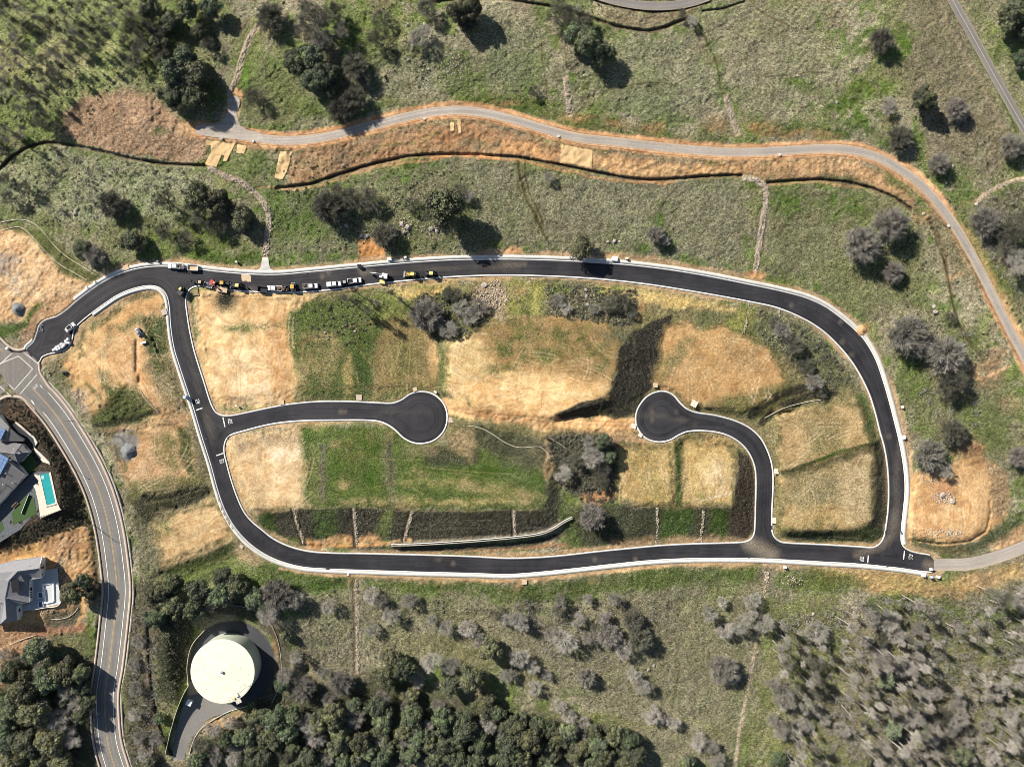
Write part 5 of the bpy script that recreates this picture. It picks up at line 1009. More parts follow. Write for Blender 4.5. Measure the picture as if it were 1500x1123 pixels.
# straw erosion mats on the cut slopes
def mat_thing(pts, label):
    z0 = .14; P, V, F = cdt_patch([resample(np.array(list(pts) + [pts[0]], float), 2.0)[:-1]], 2.0, 0, None, lambda P: zg(P[:, 0], P[:, 1]))
    V[:, 2] += z0 + rng.random(len(V)) * .05; o = link('straw_mat', np_mesh('straw_mat', V, F, M['straw'])); tag(o, label, 'straw mat', 'straw mats on the upper slopes')
mat_thing([(302,205),(345,210),(339,222),(332,237),(327,236),(329,228),(325,227),(317,245),(300,241),(310,222),(309,213),(303,213)], 'largest ragged straw mat, below the dead end of the grey upper track')
mat_thing([(348,212),(362,214),(357,226),(346,224)], 'small straw mat just right of the ragged mat under the track end')
mat_thing([(410.5,222),(428,222),(424,240),(420,252),(414,263),(402,261),(406,242)], 'narrow striped straw mat at the left end of the orange slope')
mat_thing([(660,179),(665,179),(665,192),(659,192)], 'left of the pair of tiny yellow straw strips below the upper track bend')
mat_thing([(669,175.5),(674.5,175.5),(675.5,195),(671,195)], 'right, longer of the pair of tiny yellow straw strips below the upper track bend')
mat_thing([(823,212),(868,220),(867,249),(843,244),(819,238.5)], 'square yellow straw mat in the middle of the orange slope')

# straw rolls laid along the slopes
def roll(pts, label, r=.11, m=None, name='straw_roll', cat='straw roll', group='straw rolls pegged along the slopes'):
    P = spline(pts, 5.0); V = []; F = []
    z = zg(P[:, 0], P[:, 1]); Q = W(P[:, 0], P[:, 1], z + .25); T = np.gradient(Q, axis=0); T /= np.linalg.norm(T, axis=1, keepdims=True); n = len(Q)
    U = np.cross(T, [0, 0, 1]); U /= np.linalg.norm(U, axis=1, keepdims=True); Wd = np.cross(T, U); k = 6
    for a in range(k): V.append(Q + U * r * math.cos(a * math.pi / 3) + Wd * r * math.sin(a * math.pi / 3))
    V = np.stack(V, 1).reshape(-1, 3); i = np.arange(n - 1)
    F = np.concatenate([np.stack([i * k + a, i * k + (a + 1) % k, (i + 1) * k + (a + 1) % k, (i + 1) * k + a], -1) for a in range(k)])
    tag(link(name, np_mesh(name, V, F, m or M['wattle'])), label, cat, group)
roll([(0,326),(25,321.5),(45,325),(62,338),(78,358),(98,376),(122,391),(137,401)], 'upper of the two pale straw rolls curving round the tan bank at the left edge')
roll([(0,338),(28,332.5),(42,341),(62,363),(86,386),(110,400),(127,410)], 'lower of the two pale straw rolls curving round the tan bank at the left edge')
roll([(685,623),(705,627),(722,636),(740,648),(760,655),(790,654),(798,659),(806,668)], 'wavy pale straw roll on the scrubby slope right of the left turning circle')
roll([(803,640),(820,650),(828,656)], 'short pale straw roll at the upper left edge of the scrub mound')
roll([(205,571),(214,585),(228,600),(234,606)], 'thin pale straw roll on the green bank left of the street')
roll([(75,907),(95,905),(108,898),(114,890)], 'curved pale straw roll on the dark bank below the lower house patio')
roll([(1120,612),(1150,597),(1185,588),(1205,585)], 'thin straw roll along the dark bank above the right turning circle street')
roll([(15,944),(33,936),(52,930)], 'pale pipe-like roll on the red slope under the lower house')

# rock lined channels: a bed of many small rocks each, uncountable
ico = bmesh.new(); bmesh.ops.create_icosphere(ico, subdivisions=1, radius=1.0)
IV = np.array([v.co[:] for v in ico.verts]); IF = np.array([[v.index for v in f.verts] for f in ico.faces]); ico.free()
def rockfield(pts_xy, sizes, name, m, seed=1, sink=.3):
    r = np.random.default_rng(seed); V = []; F = []; b = 0
    z = zg(pts_xy[:, 0], pts_xy[:, 1]); Q = W(pts_xy[:, 0], pts_xy[:, 1], z)
    for q, s_ in zip(Q, sizes):
        v = IV * (1 + (r.random(IV.shape) - .5) * .5) * s_ * np.array([1, .8, .65]); a = r.random() * 6.28; c, sn = math.cos(a), math.sin(a)
        v = np.stack([v[:, 0] * c - v[:, 1] * sn, v[:, 0] * sn + v[:, 1] * c, v[:, 2]], 1) + q + [0, 0, s_ * (.5 - sink)]
        V.append(v); F.append(IF + b); b += len(v)
    return np_mesh(name, np.concatenate(V), np.concatenate(F), m)
def swale(pts, w, n, label, size=.32, m='riprap'):
    P = resample(spline(pts, 3), 1.0); r = np.random.default_rng(n); t = r.integers(0, len(P), n); Nn = normals2(P)
    X = P[t] + Nn[t] * ((r.random(n) - .5) * w)[:, None] + (r.random((n, 2)) - .5)
    sz = size * (.5 + r.random(n) * .9)
    tag(link('rock_channel', rockfield(X, sz, 'rock_channel', M[m], n)), label, 'rock channel', kind='stuff')
swale([(307,246),(330,258),(356,268),(375,285),(390,303),(394,325),(391,350),(389,374)], 7.5, 900, 'winding pale rock channel from the upper slope down to the loop road')
swale([(1091,261),(1108,264),(1120,274),(1122,292),(1118,320),(1112,360),(1107,394)], 7.5, 850, 'long straight pale rock channel in the right-hand field above the loop road')
swale([(829,118),(832,145),(834,167)], 6, 200, 'short pale rock channel above the middle of the upper track', .30)
swale([(1063,143),(1071,168),(1080,194)], 6, 240, 'short pale rock channel above the upper track, right of the dip', .30)
swale([(378,36),(364,60),(353,90),(347,112),(336,136)], 5, 420, 'thin rock channel climbing from the end of the upper track', .28)
swale([(1500,262),(1480,267),(1460,274),(1443,285),(1430,298)], 4, 160, 'pale rock channel at the right edge beside the upper track', .28)
swale([(522,850),(523,880),(524,930),(525,985)], 4.5, 300, 'straight rock channel running down into the lower woods', .28)
swale([(1124,838),(1123,852)], 6, 120, 'short pale rock apron below the right part of the lower street', .34)
swale([(1122,856),(1116,890),(1110,925),(1102,975),(1093,1020),(1084,1065),(1076,1123)], 4, 500, 'long thin gravel channel down the lower slope, right of centre', .22)
for k, (P, s_) in enumerate((([(430,746),(437,770),(446,796)],'leftmost rock drain down the dark bank above the lower street'), ([(520,745),(521,770),(524,799)],'second rock drain from the left down the dark bank'), ([(604,750),(598,772),(593,791)],'slanting rock drain at the left end of the long retaining wall'), ([(753,750),(754,770),(755,784)],'rock drain down the middle of the dark bank above the retaining wall'), ([(963,744),(963,770),(962,799)],'rock drain down the bank below the two straw-coloured lots'), ([(1031,748),(1029,770),(1027,795)],'rock drain nearest the right turning circle street'))):
    swale(P, 3.2, 110 + k, s_, .26)
swale([(1098,444),(1094,470),(1089,488)], 3, 80, 'short rock drain below the loop road at its upper right bend', .25); swale([(1141,452),(1142,466)], 2.5, 30, 'tiny rock drain hanging below the kerb at the upper right bend', .25)

# ------------------------------------------------------------------ retaining wall under the south lots
WALL = [(573,797),(600,796.5),(640,794.5),(700,790.5),(770,784),(795,779.5),(812,772),(826,763),(838,757)]
Pw = resample(spline(WALL, 3), 2.0); sgn = 1 if normals2(Pw)[10][1] > 0 else -1
root = empty('retaining_wall', at(700, 792, 0), 0, 'long low stone retaining wall curving up at its right end above the lower street', 'retaining wall')
def wallpart(name, o0, o1, ztop, zbot, m):
    Nn = normals2(Pw) * sgn; A = Pw + Nn * o0; B = Pw + Nn * o1; t = np.linspace(0, 1, len(Pw)); base = np.interp(t, [0, .2, .75, 1], [.7, 1.1, 1.2, 1.7])
    rows = [W(A[:, 0], A[:, 1], base + zbot), W(A[:, 0], A[:, 1], base + ztop), W(B[:, 0], B[:, 1], base + ztop), W(B[:, 0], B[:, 1], base + zbot)]
    k = 4; V = np.stack(rows, 1).reshape(-1, 3) - np.array(root.location); i = np.arange(len(Pw) - 1)
    F = np.concatenate([np.stack([i * k + r, i * k + r + 1, (i + 1) * k + r + 1, (i + 1) * k + r], -1) for r in range(3)] )
    if sgn > 0: F = F[:, ::-1]
    link(name, np_mesh(name, V, F, m), root)
wallpart('wall_face', 1.6, 3.0, .30, -3.4, M['wallblock']); wallpart('drain_gutter', -.9, .4, .22, -.4, M['kerb'])

# ------------------------------------------------------------------ water tank
tb = W(TANKC[0], TANKC[1], -6.5); tb = Vector(tb.tolist()); TR = TANKR * S * (CAMH + 6.5) / CAMH
tank = empty('water_tank', tb, 0, 'large round cream water tank with a flat roof beside the woods', 'water tank')
TH_ = 8.4
mb = MB(); n = 96
ring = lambda r, z: [(r * math.cos(2 * math.pi * i / n), r * math.sin(2 * math.pi * i / n), z) for i in range(n)]
mb.v += ring(TR, 0) + ring(TR, TH_ - .25); mb.f += [(i, (i + 1) % n, n + (i + 1) % n, n + i) for i in range(n)]; mb.build('tank_wall', M['tankwall'], tank, smooth=True)
mb = MB(); mb.v += ring(TR + .16, TH_ - .35) + ring(TR + .16, TH_ + .0) + ring(TR - .9, TH_ + .10) + ring(TR - 1.2, TH_ + .06) + [(0, 0, TH_ + .42)]
for k in range(3): mb.f += [(k * n + i, k * n + (i + 1) % n, (k + 1) * n + (i + 1) % n, (k + 1) * n + i) for i in range(n)]
mb.f += [(3 * n + i, 3 * n + (i + 1) % n, 4 * n) for i in range(n)]; mb.build('tank_roof', M['tank'], tank)
mb = MB(); mb.tube((0, 0, TH_ + .3), (0, 0, TH_ + 1.0), .35, .35, 12); mb.tube((0, 0, TH_ + 1.0), (0, 0, TH_ + 1.2), .6, .1, 12); mb.build('roof_vent', M['grey_steel'], tank)
def rail_part(a0, a1, r, k=9):
    mb = MB(); pts = []
    for i in range(k):
        a = math.radians(a0 + (a1 - a0) * i / (k - 1)); pts.append((r * math.cos(a), r * math.sin(a)))
    for i, p in enumerate(pts):
        mb.tube((*p, TH_), (*p, TH_ + 1.1), .05, .05, 5)
        if i: mb.tube((*pts[i - 1], TH_ + 1.1), (*p, TH_ + 1.1), .05, .05, 5); mb.tube((*pts[i - 1], TH_ + .6), (*p, TH_ + .6), .04, .04, 5)
    return mb
rail_part(-72, -22, TR - .1, 12).build('guard_rail', M['grey_steel'], tank)
mb = MB(); a = math.radians(-22); b_ = math.radians(-72)
path = [(TR * math.cos(a), TR * math.sin(a)), ((TR - 2.6) * math.cos(math.radians(-30)), (TR - 2.6) * math.sin(math.radians(-30))), ((TR - 3.2) * math.cos(math.radians(-50)), (TR - 3.2) * math.sin(math.radians(-50))), ((TR - 2.2) * math.cos(math.radians(-74)), (TR - 2.2) * math.sin(math.radians(-74))), (TR * math.cos(math.radians(-74)), TR * math.sin(math.radians(-74)))]
for i, p in enumerate(path):
    mb.tube((*p, TH_), (*p, TH_ + 1.1), .05, .05, 5)
    if i: mb.tube((*path[i - 1], TH_ + 1.1), (*p, TH_ + 1.1), .05, .05, 5)
mb.build('guard_rail', M['grey_steel'], tank)
mb = MB(); ra = math.radians(-58); mb.box((TR - 1.6) * math.cos(ra), (TR - 1.6) * math.sin(ra), TH_ + .35, 1.3, 1.3, .5, .05, .05, ra); h1 = mb.build('roof_hatch', M['tank'], tank)
mb = MB(); ra = math.radians(-66); mb.box((TR - 1.0) * math.cos(ra), (TR - 1.0) * math.sin(ra), TH_ + .35, .8, .8, .4, .05, .05, ra); mb.build('roof_hatch', M['paleyellow'], tank)
mb = MB(); ra = math.radians(-62); mb.box((TR + .9) * math.cos(ra), (TR + .9) * math.sin(ra), TH_ - .1, 1.6, 2.2, .18, 0, 0, ra); mb.build('ladder_platform', M['tank'], tank)
mb = MB()
for s_ in (-.35, .35): mb.tube(((TR + .5) * math.cos(ra) - s_ * math.sin(ra), (TR + .5) * math.sin(ra) + s_ * math.cos(ra), 0), ((TR + .5) * math.cos(ra) - s_ * math.sin(ra), (TR + .5) * math.sin(ra) + s_ * math.cos(ra), TH_), .05, .05, 5)
for z in np.arange(.3, TH_, .4): mb.tube(((TR + .5) * math.cos(ra) + .35 * math.sin(ra), (TR + .5) * math.sin(ra) - .35 * math.cos(ra), z), ((TR + .5) * math.cos(ra) - .35 * math.sin(ra), (TR + .5) * math.sin(ra) + .35 * math.cos(ra), z), .025, .025, 4)
mb.build('ladder', M['grey_steel'], tank)
for k in range(14):
    a = random.random() * 6.28; r = random.random() ** .5 * (TR - 2); MB().box(0, 0, 0, .22, .22, .12).build('roof_fitting', M['grey_steel'], tank, (r * math.cos(a), r * math.sin(a), TH_ + .42 - .32 * r / TR))
# paved yard and drive
YD = [(340 + 61 * math.cos(t), 972 + 61 * math.sin(t)) for t in np.linspace(0, 2 * math.pi, 60, endpoint=False)]
P, V, F = cdt_patch([np.array(YD)], 10, .03); me = np_mesh('tank_yard_paving', V, F, M['yardasphalt']); set_attr(me, 'edge', P[:, 0] * 0); set_attr(me, 'dust', P[:, 0] * 0); tag(link('tank_yard_paving', me), kind='structure')
DR = [(356,1036),(330,1044),(313,1049),(300,1056),(292,1068),(281,1080),(273,1098),(270,1112),(253,1114),(254,1090),(259,1065),(264,1045),(270,1022),(283,1012),(300,1020),(330,1030)]
P, V, F = cdt_patch([resample(np.array(DR + [DR[0]], float), 4)[:-1]], 6, .045); me = np_mesh('tank_drive', V, F, M['oldasphalt']); set_attr(me, 'edge', P[:, 0] * 0); set_attr(me, 'dust', P[:, 0] * 0); tag(link('tank_drive', me), kind='structure')
def wall_obj(pts, top, h, w, m, name, label, cat, zref=None):
    P = resample(spline(pts, 3), 2.5); o0 = W(*P[len(P) // 2], float(zb(*P[len(P) // 2]))); o0 = Vector(o0.tolist()); Nn = normals2(P); rows = []
    A = P + Nn * (w / 2); B = P - Nn * (w / 2); z = zb(P[:, 0], P[:, 1]) if zref is None else np.full(len(P), zref)
    rows = [W(A[:, 0], A[:, 1], z + top - h), W(A[:, 0], A[:, 1], z + top), W(B[:, 0], B[:, 1], z + top), W(B[:, 0], B[:, 1], z + top - h)]
    V = np.stack(rows, 1).reshape(-1, 3) - np.array(o0); i = np.arange(len(P) - 1); k = 4
    F = np.concatenate([np.stack([i * k + r, i * k + r + 1, (i + 1) * k + r + 1, (i + 1) * k + r], -1) for r in range(3)])
    F = np.concatenate([F, [[0, 1, 2, 3], [len(V) - 1, len(V) - 2, len(V) - 3, len(V) - 4]]])
    v = V[F[len(P):2 * len(P) - 2, :3]]
    if np.cross(v[:, 1] - v[:, 0], v[:, 2] - v[:, 0])[:, 2].sum() < 0: F = F[:, ::-1]
    return tag(link(name, np_mesh(name, V, F, m), None, o0), label, cat)
wall_obj([(242,1104),(250,1070),(259,1040),(268,1018),(276,1004)], 2.6, 3.4, 1.1, M['wallblock'], 'retaining_wall', 'straight block wall along the left side of the tank driveway', 'retaining wall')
wall_obj([(276,1004),(274,975),(281,945),(300,922)], 1.6, 3.2, 1.1, M['wallblock'], 'retaining_wall', 'curved block wall hugging the left side of the round water tank', 'retaining wall')
wall_obj([(362,1034),(335,1042),(306,1058),(292,1070),(283,1085),(276,1110)], .25, .8, .8, M['kerb'], 'drive_kerb', 'low concrete kerb curving along the right side of the tank driveway', 'kerb')
wall_obj([(398,1030),(410,1000),(412,970),(406,935),(392,908),(370,892),(340,886)], .5, 1.6, 1.0, M['wallblock'], 'retaining_wall', 'low curved wall round the right side of the tank yard', 'retaining wall')
mb = MB(); mb.prism([(-2.2, 2.6), (2.0, 3.4), (2.6, -1.8), (-2.4, -3.0)], 0, .5); tag(mb.build('tank_ramp', M['tan'], None, at(281, 1008, 0)), 'small tan concrete ramp at the lower left foot of the tank', 'ramp')
t = empty('valve_cabinet', at(279, 1027, 0), -.4, 'small white valve cabinet beside the tank driveway', 'cabinet')
mb = MB(); mb.box(0, 0, .75, 2.1, 1.9, 1.5); mb.build('cabinet_body', M['white'], t); mb = MB(); mb.box(0, 0, 1.58, 2.3, 2.1, .14, .1, .1); mb.build('lid', M['white'], t); mb = MB(); mb.box(-1.08, 0, .75, .05, 1.4, 1.2); mb.build('door', M['grey_steel'], t)

# ------------------------------------------------------------------ houses
def facet_roof(root, V3, faces, mt, name='roof', soffit=.25):
    """roof slopes as solid slabs: each face its own part"""
    o = np.array(root.location); seen = {}
    for f in faces:
        for i in range(len(f)): k_ = tuple(sorted((f[i], f[(i + 1) % len(f)]))); seen[k_] = seen.get(k_, 0) + 1
    for (a_, b_), c_ in seen.items():
        if c_ == 2: MB().tube(np.array(V3[a_]) - o, np.array(V3[b_]) - o, .14, .14, 5).build('ridge_cap', M['ridge'], root)
    for f in faces:
        pts = [np.array(V3[i]) - o for i in f]; nrm = np.cross(pts[1] - pts[0], pts[2] - pts[0])
        if nrm[2] < 0: pts = pts[::-1]; nrm = -nrm
        nrm = nrm / np.linalg.norm(nrm); low_ = [p - np.array([0, 0, soffit]) for p in pts]; k = len(pts)
        mb = MB(); mb.add(pts + low_, [tuple(range(k)), tuple(range(2 * k - 1, k - 1, -1))] + [(i, k + i, k + (i + 1) % k, (i + 1) % k) for i in range(k)]); mb.build(name, mt, root)
def w3(px, py, z): return W(px, py, z)
def wallset(root, ring, z0, z1, mt, name='wall'):
    """walls under a roof outline given in pixels seen at height z1"""
    o = np.array(root.location); R = [np.array(w3(x, y, z1)) - o for x, y in ring]; c = sum(R) / len(R)
    R = [p + (c - p) / np.linalg.norm((c - p)[:2]) * .45 * np.array([1, 1, 0]) for p in R]; n_ = len(R)
    for i in range(n_):
        a, b = R[i], R[(i + 1) % n_]; d = (b - a); d[2] = 0; L_ = np.linalg.norm(d)
        if L_ < .5: continue
        d /= L_; q = np.array([-d[1], d[0], 0]) * .12; dz_ = np.array([0, 0, z0 - z1])
        vs = [a + q, b + q, b - q, a - q]; vs = [v + dz_ for v in vs] + vs
        MB().add(vs, [(3, 2, 1, 0), (4, 5, 6, 7), (0, 1, 5, 4), (1, 2, 6, 5), (2, 3, 7, 6), (3, 0, 4, 7)]).build(name, mt, root)
        if L_ > 4:                                  # a window in the longer walls
            m_ = (a + b) / 2; out = m_ - c; out[2] = 0; sg = 1 if np.dot(q, out) > 0 else -1; ctr = m_ + q * sg * 1.02 + np.array([0, 0, (z0 - z1) * .45])
            ang = math.atan2(d[1], d[0]); f_ = MB().box(0, 0, 0, 1.7, .1, 1.3).build('window', M['white'], root, tuple(ctr), ang); MB().box(0, .03 * sg, 0, 1.45, .1, 1.05).build('pane', M['glass'], f_)

# upper house with solar panels: ground 4.0, eaves 7, ridges up to 9.6
h1 = empty('house', Vector(w3(5, 670, 4.0).tolist()), 0, 'grey hip-roofed house with blue solar panels beside the swimming pool', 'house')
e, r_ = 7.0, 9.6
A_ = {'a': w3(13.6,625,r_), 'b': w3(9,646,e+1.1), 'c': w3(35.5,646,e), 'd': w3(0,607,e), 'p': w3(-14,640,e+1), 'a2': w3(-6,603,e+.4)}
facet_roof(h1, A_, [('a','c','b'), ('a','b','p','a2')], M['roof'])
B_ = {'r1': w3(-30,658,r_-.2), 'r2': w3(21,664,r_-.4), 'n1': w3(-30,640,e), 'n2': w3(8.5,647.5,e), 'n3': w3(31.8,650,e), 'e1': w3(43,662,e), 'e2': w3(27,680.5,e), 's1': w3(13,668,e+1.2), 's0': w3(-30,690,e)}
facet_roof(h1, B_, [('r1','r2','n3','n1'), ('r2','e1','n3'), ('r2','e2','e1'), ('r2','s1','e2'), ('r1','s0','s1','r2')], M['roof'])
C_ = {'k1': w3(12,676,r_-.6), 'k0': w3(-30,735,r_-.6), 'e1': w3(37.5,695.6,e), 'e2': w3(22.5,712,e), 'e3': w3(0,736,e), 'e0': w3(-30,766,e), 'nw': w3(27,682,e), 'w0': w3(-60,720,e), 'v': w3(13,669,e+1)}
facet_roof(h1, C_, [('k1','e1','e2','e3','e0','k0'), ('k1','nw','e1'), ('v','nw','k1'), ('v','k1','k0','w0')], M['roof'])
wallset(h1, [(8,648),(30,650),(41,662),(27,678),(12,668),(-25,672),(-25,644)], 4.0, e - .1, M['stucco']); wallset(h1, [(27,683),(36,695),(22,710),(0,734),(-26,760),(-50,722),(11,672)], 4.0, e - .1, M['stucco']); wallset(h1, [(12,630),(32,645),(10,646),(-8,640),(-4,606)], 4.0, e - .3, M['stucco'])
def panel_grid(root, p00, p10, p01, nx, ny, lift=.18):
    p00, p10, p01 = [np.array(p) - np.array(root.location) for p in (p00, p10, p01)]; u = (p10 - p00) / nx; v = (p01 - p00) / ny; nn = np.cross(u, v); nn = nn / np.linalg.norm(nn); nn = nn * (1 if nn[2] > 0 else -1)
    for i in range(nx):
        for j in range(ny):
            a = p00 + u * (i + .04) + v * (j + .04) + nn * lift; b = a + u * .92; c = b + v * .92; d = a + v * .92; t_ = nn * .06
            MB().add([a - t_, b - t_, c - t_, d - t_, a + t_, b + t_, c + t_, d + t_], [(3,2,1,0),(4,5,6,7),(0,1,5,4),(1,2,6,5),(2,3,7,6),(3,0,4,7)]).build('solar_panel', M['solar'], root)
panel_grid(h1, w3(0,697,9.1), w3(13.5,671,9.5), w3(-14,689,8.6), 5, 3); panel_grid(h1, w3(0,647,9.0), w3(8.8,630,9.7), w3(-9,642,8.6), 4, 2)
for px, py, z in ((16,673,8.9),(9,693,8.8),(5,709,8.6),(19,707,7.8),(21,657,9.4),(29,664,8.4)):
    MB().tube((0,0,-.5),(0,0,.55),.16,.16,8).build('roof_vent', M['white'], h1, tuple(np.array(w3(px,py,z)) - np.array(h1.location)))
# lower house: ground -.5, eaves 2.8, ridge 6.2
h2 = empty('house', Vector(w3(15, 860, -.5).tolist()), 0, 'light grey roofed house with white gable end walls above the collector road', 'house')
e, r_ = 3.2, 6.4
D_ = {'A': w3(-30,833,e), 'B': w3(23.4,819.6,e), 'C': w3(61.7,815,e), 'R1': w3(56.5,832,r_), 'R2': w3(26,836,r_), 'R3': w3(12.6,850,r_), 'R4': w3(7.5,875,r_), 'R5': w3(9.4,905,r_-.2), 'R0': w3(-30,842,r_-.5),
      'E1': w3(61,846.5,e), 'E2': w3(42.5,849,e), 'E3': w3(40.3,845.5,e), 'E3b': w3(30,847.5,4.6), 'V1': w3(42.5,864.5,e), 'V2': w3(43,882,e), 'V3': w3(24,887,e), 'V4': w3(25,909,e), 'V5': w3(1,913,e), 'W5': w3(-30,913,e), 'Q': w3(22,870,5.6)}
facet_roof(h2, D_, [('A','B','C','R1','R2','R3','R0'), ('R0','R3','R4','R5','V5','W5'), ('R1','E1','E2','E3','R2'), ('R2','E3','E2','V1','R3'), ('R3','V1','V2','R4'), ('R4','V2','V3','R5'), ('R5','V3','V4','V5')], M['roof2'])
wallset(h2, [(-25,835),(23,822),(60,817),(59,844),(42,848),(42,880),(24,886),(24,907),(0,911),(-25,911)], -.5, e - .15, M['stucco'])
def gable_wall(root, pts, wins):
    o = np.array(root.location); P3 = [np.array(w3(*p)) - o for p in pts]; nrm = np.cross(P3[1] - P3[0], P3[2] - P3[0]); nrm /= np.linalg.norm(nrm); nrm *= (1 if nrm[0] > 0 else -1); k = len(P3); B2 = [p - nrm * .25 for p in P3]
    g = MB().add(P3 + B2, [tuple(range(k)), tuple(range(2 * k - 1, k - 1, -1))] + [(i, k + i, k + (i + 1) % k, (i + 1) % k) for i in range(k)]).build('gable_wall', M['stucco'], root)
    for quad in wins:
        Q3 = [np.array(w3(*p)) - o + nrm * .05 for p in quad]; Q4 = [p + nrm * .06 for p in Q3]
        MB().add(Q3 + Q4, [(3,2,1,0),(4,5,6,7),(0,1,5,4),(1,2,6,5),(2,3,7,6),(3,0,4,7)]).build('window', M['glass'], root)
gable_wall(h2, [(61.9,815,e+.1),(57.4,832,r_-.15),(61.3,846.5,e+.1),(64.3,843.5,-.4),(64.6,817,-.4)], [[(59.2,824.5,4.4),(61.0,825,3.2),(61.0,827.5,3.2),(59.4,827,4.4)], [(60.2,829.5,4.4),(62.2,830,2.2),(62.2,833,2.2),(60.3,832,4.4)], [(61.6,840,3),(63.0,840,1.4),(63.0,842,1.4),(61.8,842,3)]])
gable_wall(h2, [(42.8,865,e),(43.2,881,e),(48.5,878.5,-.4),(48.3,863.5,-.4)], [[(43.6,866.5,2.5),(47.2,865.6,.3),(47.3,867.4,.3),(43.7,868.2,2.5)], [(43.6,870,2.5),(47.2,869,.3),(47.3,870.8,.3),(43.7,871.8,2.5)], [(43.7,873.6,2.5),(47.3,872.6,.3),(47.4,874.4,.3),(43.8,875.3,2.5)]])
gable_wall(h2, [(24.2,888,e),(25.2,908,e),(31.5,906,-.4),(30.2,889,-.4)], [])
MB().box(0, 0, 0, 3.0, 5.0, .16).build('courtyard_shade_sheet', M['black'], h2, tuple(np.array(w3(22.5,857.5,6.0)) - np.array(h2.location)), .1)  # black sheet standing in for the deep shade of a courtyard
MB().box(0, 0, 0, 2.0, 3.4, .5).build('chimney', M['roof'], h2, tuple(np.array(w3(-4,849,5.9)) - np.array(h2.location)), .1)
for px, py, z in ((14,838,5.2),(44,828,5.2),(1,857,5.6),(1,883,5.8)): MB().tube((0,0,-.4),(0,0,.5),.14,.14,8).build('roof_vent', M['grey_steel'], h2, tuple(np.array(w3(px,py,z)) - np.array(h2.location)))
# patios, lawns, pools (flat slabs set on the lots)
def slab(pts, z, m, name, th=.5, kind='structure', label=None, cat=None):
    V3 = [w3(x, y, z) for x, y in pts]; n_ = len(V3); lo = [v - np.array([0, 0, th]) for v in V3]
    c = sum(V3) / n_; vs = [v - c for v in V3 + lo]
    ar = sum(vs[i][0] * vs[(i + 1) % n_][1] - vs[(i + 1) % n_][0] * vs[i][1] for i in range(n_))
    top = tuple(range(n_)) if ar > 0 else tuple(range(n_ - 1, -1, -1))
    o = MB().add(vs, [top] + [(i, n_ + i, n_ + (i + 1) % n_, (i + 1) % n_) for i in range(n_)]).build(name, m, None, Vector(c.tolist())); tag(o, label, cat, kind=kind if not cat else None); return o
slab([(44,695),(58,690),(74,690),(82,735),(89,745),(60,760),(52,750),(30,775),(-10,800),(-30,790),(0,740),(24,716),(40,700)], 4.05, M['paver'], 'house_terrace', 1.5)
PL = [(58.5,695.6),(71.5,692.5),(81.3,736),(68.5,740)]
slab([(55,696),(58.5,695.6),(68.5,740),(81.3,736),(71.5,692.5),(74,691),(83.5,735),(88.5,746),(59,757),(56,735),(51.5,716),(48,711),(52,708.5),(57,711),(55,703),(50,697),(51,694)], 4.25, M['patio'], 'pool_deck', 1.2)
pool = empty('swimming_pool', Vector(w3(70,716,3.6).tolist()), 0, 'long narrow turquoise swimming pool beside the solar-panelled house', 'swimming pool')
def flatpart(root, pts, z, m, name, th=.1):
    V3 = [np.array(w3(x, y, z)) - np.array(root.location) for x, y in pts]; n_ = len(V3); lo = [v - np.array([0, 0, th]) for v in V3]
    ar = sum(V3[i][0] * V3[(i + 1) % n_][1] - V3[(i + 1) % n_][0] * V3[i][1] for i in range(n_)); top = tuple(range(n_)) if ar > 0 else tuple(range(n_ - 1, -1, -1))
    MB().add(V3 + lo, [top] + [(i, n_ + i, n_ + (i + 1) % n_, (i + 1) % n_) for i in range(n_)]).build(name, m, root)
flatpart(pool, PL, 4.12, M['water'], 'water', .5)
flatpart(pool, [(60,697),(64,696),(65,701),(61,702)], 4.16, M['poolwall'], 'pool_step', .1)
flatpart(pool, [(67,741.6),(82.5,737.6),(82.8,738.6),(67.3,742.6)], 4.45, M['wallblock'], 'raised_edge', .5)
slab([(40,724),(50,729),(53,753),(19.6,768),(17,751)], 4.12, M['lawn'], 'lawn', .6)
slab([(28,683),(43,664),(56,678),(50,690),(40,692)], 4.10, M['lawn'], 'lawn', .6); slab([(-30,772),(3,764),(6,775),(-30,800)], 4.10, M['lawn'], 'lawn', .6)
slab([(18,622),(24,617),(38,632),(48,636),(55,648),(50,655),(60,664),(72,676),(73,680),(62,676),(52,664),(48,650),(40,640),(28,634)], 4.5, M['patio'], 'garden_path', 1.6)
wall_obj([(24,617.5),(34,626),(45,636)], 1.2, 2.6, 1.4, M['wallblock'], 'garden_wall', 'stone garden wall along the upper edge of the solar-panelled house', 'garden wall', 4.0)
wall_obj([(59,759),(70,754),(90,746)], .9, 2.6, 1.0, M['wallblock'], 'garden_wall', 'low wall below the pool terrace at its lower right corner', 'garden wall', 4.0)
wall_obj([(31,672+80),(42,724)], .9, 2, .8, M['stucco'], 'garden_wall', 'short white wall between the dark terrace and the clipped lawn', 'garden wall', 4.0)
slab([(44,838),(84,832),(88,884),(46,893),(30,895),(26,888),(42,884)], -.3, M['patiocool'], 'house_patio', .8)
wall_obj([(83.5,833),(85.5,858),(88,884),(64,890),(46,893)], .5, 1.4, .9, M['stucco'], 'garden_wall', 'low white wall round the patio of the lower house', 'garden wall', -.3)
spa = empty('plunge_pool', Vector(w3(70,868,-.3).tolist()), 0, 'empty white plunge pool on the patio of the lower house', 'plunge pool')
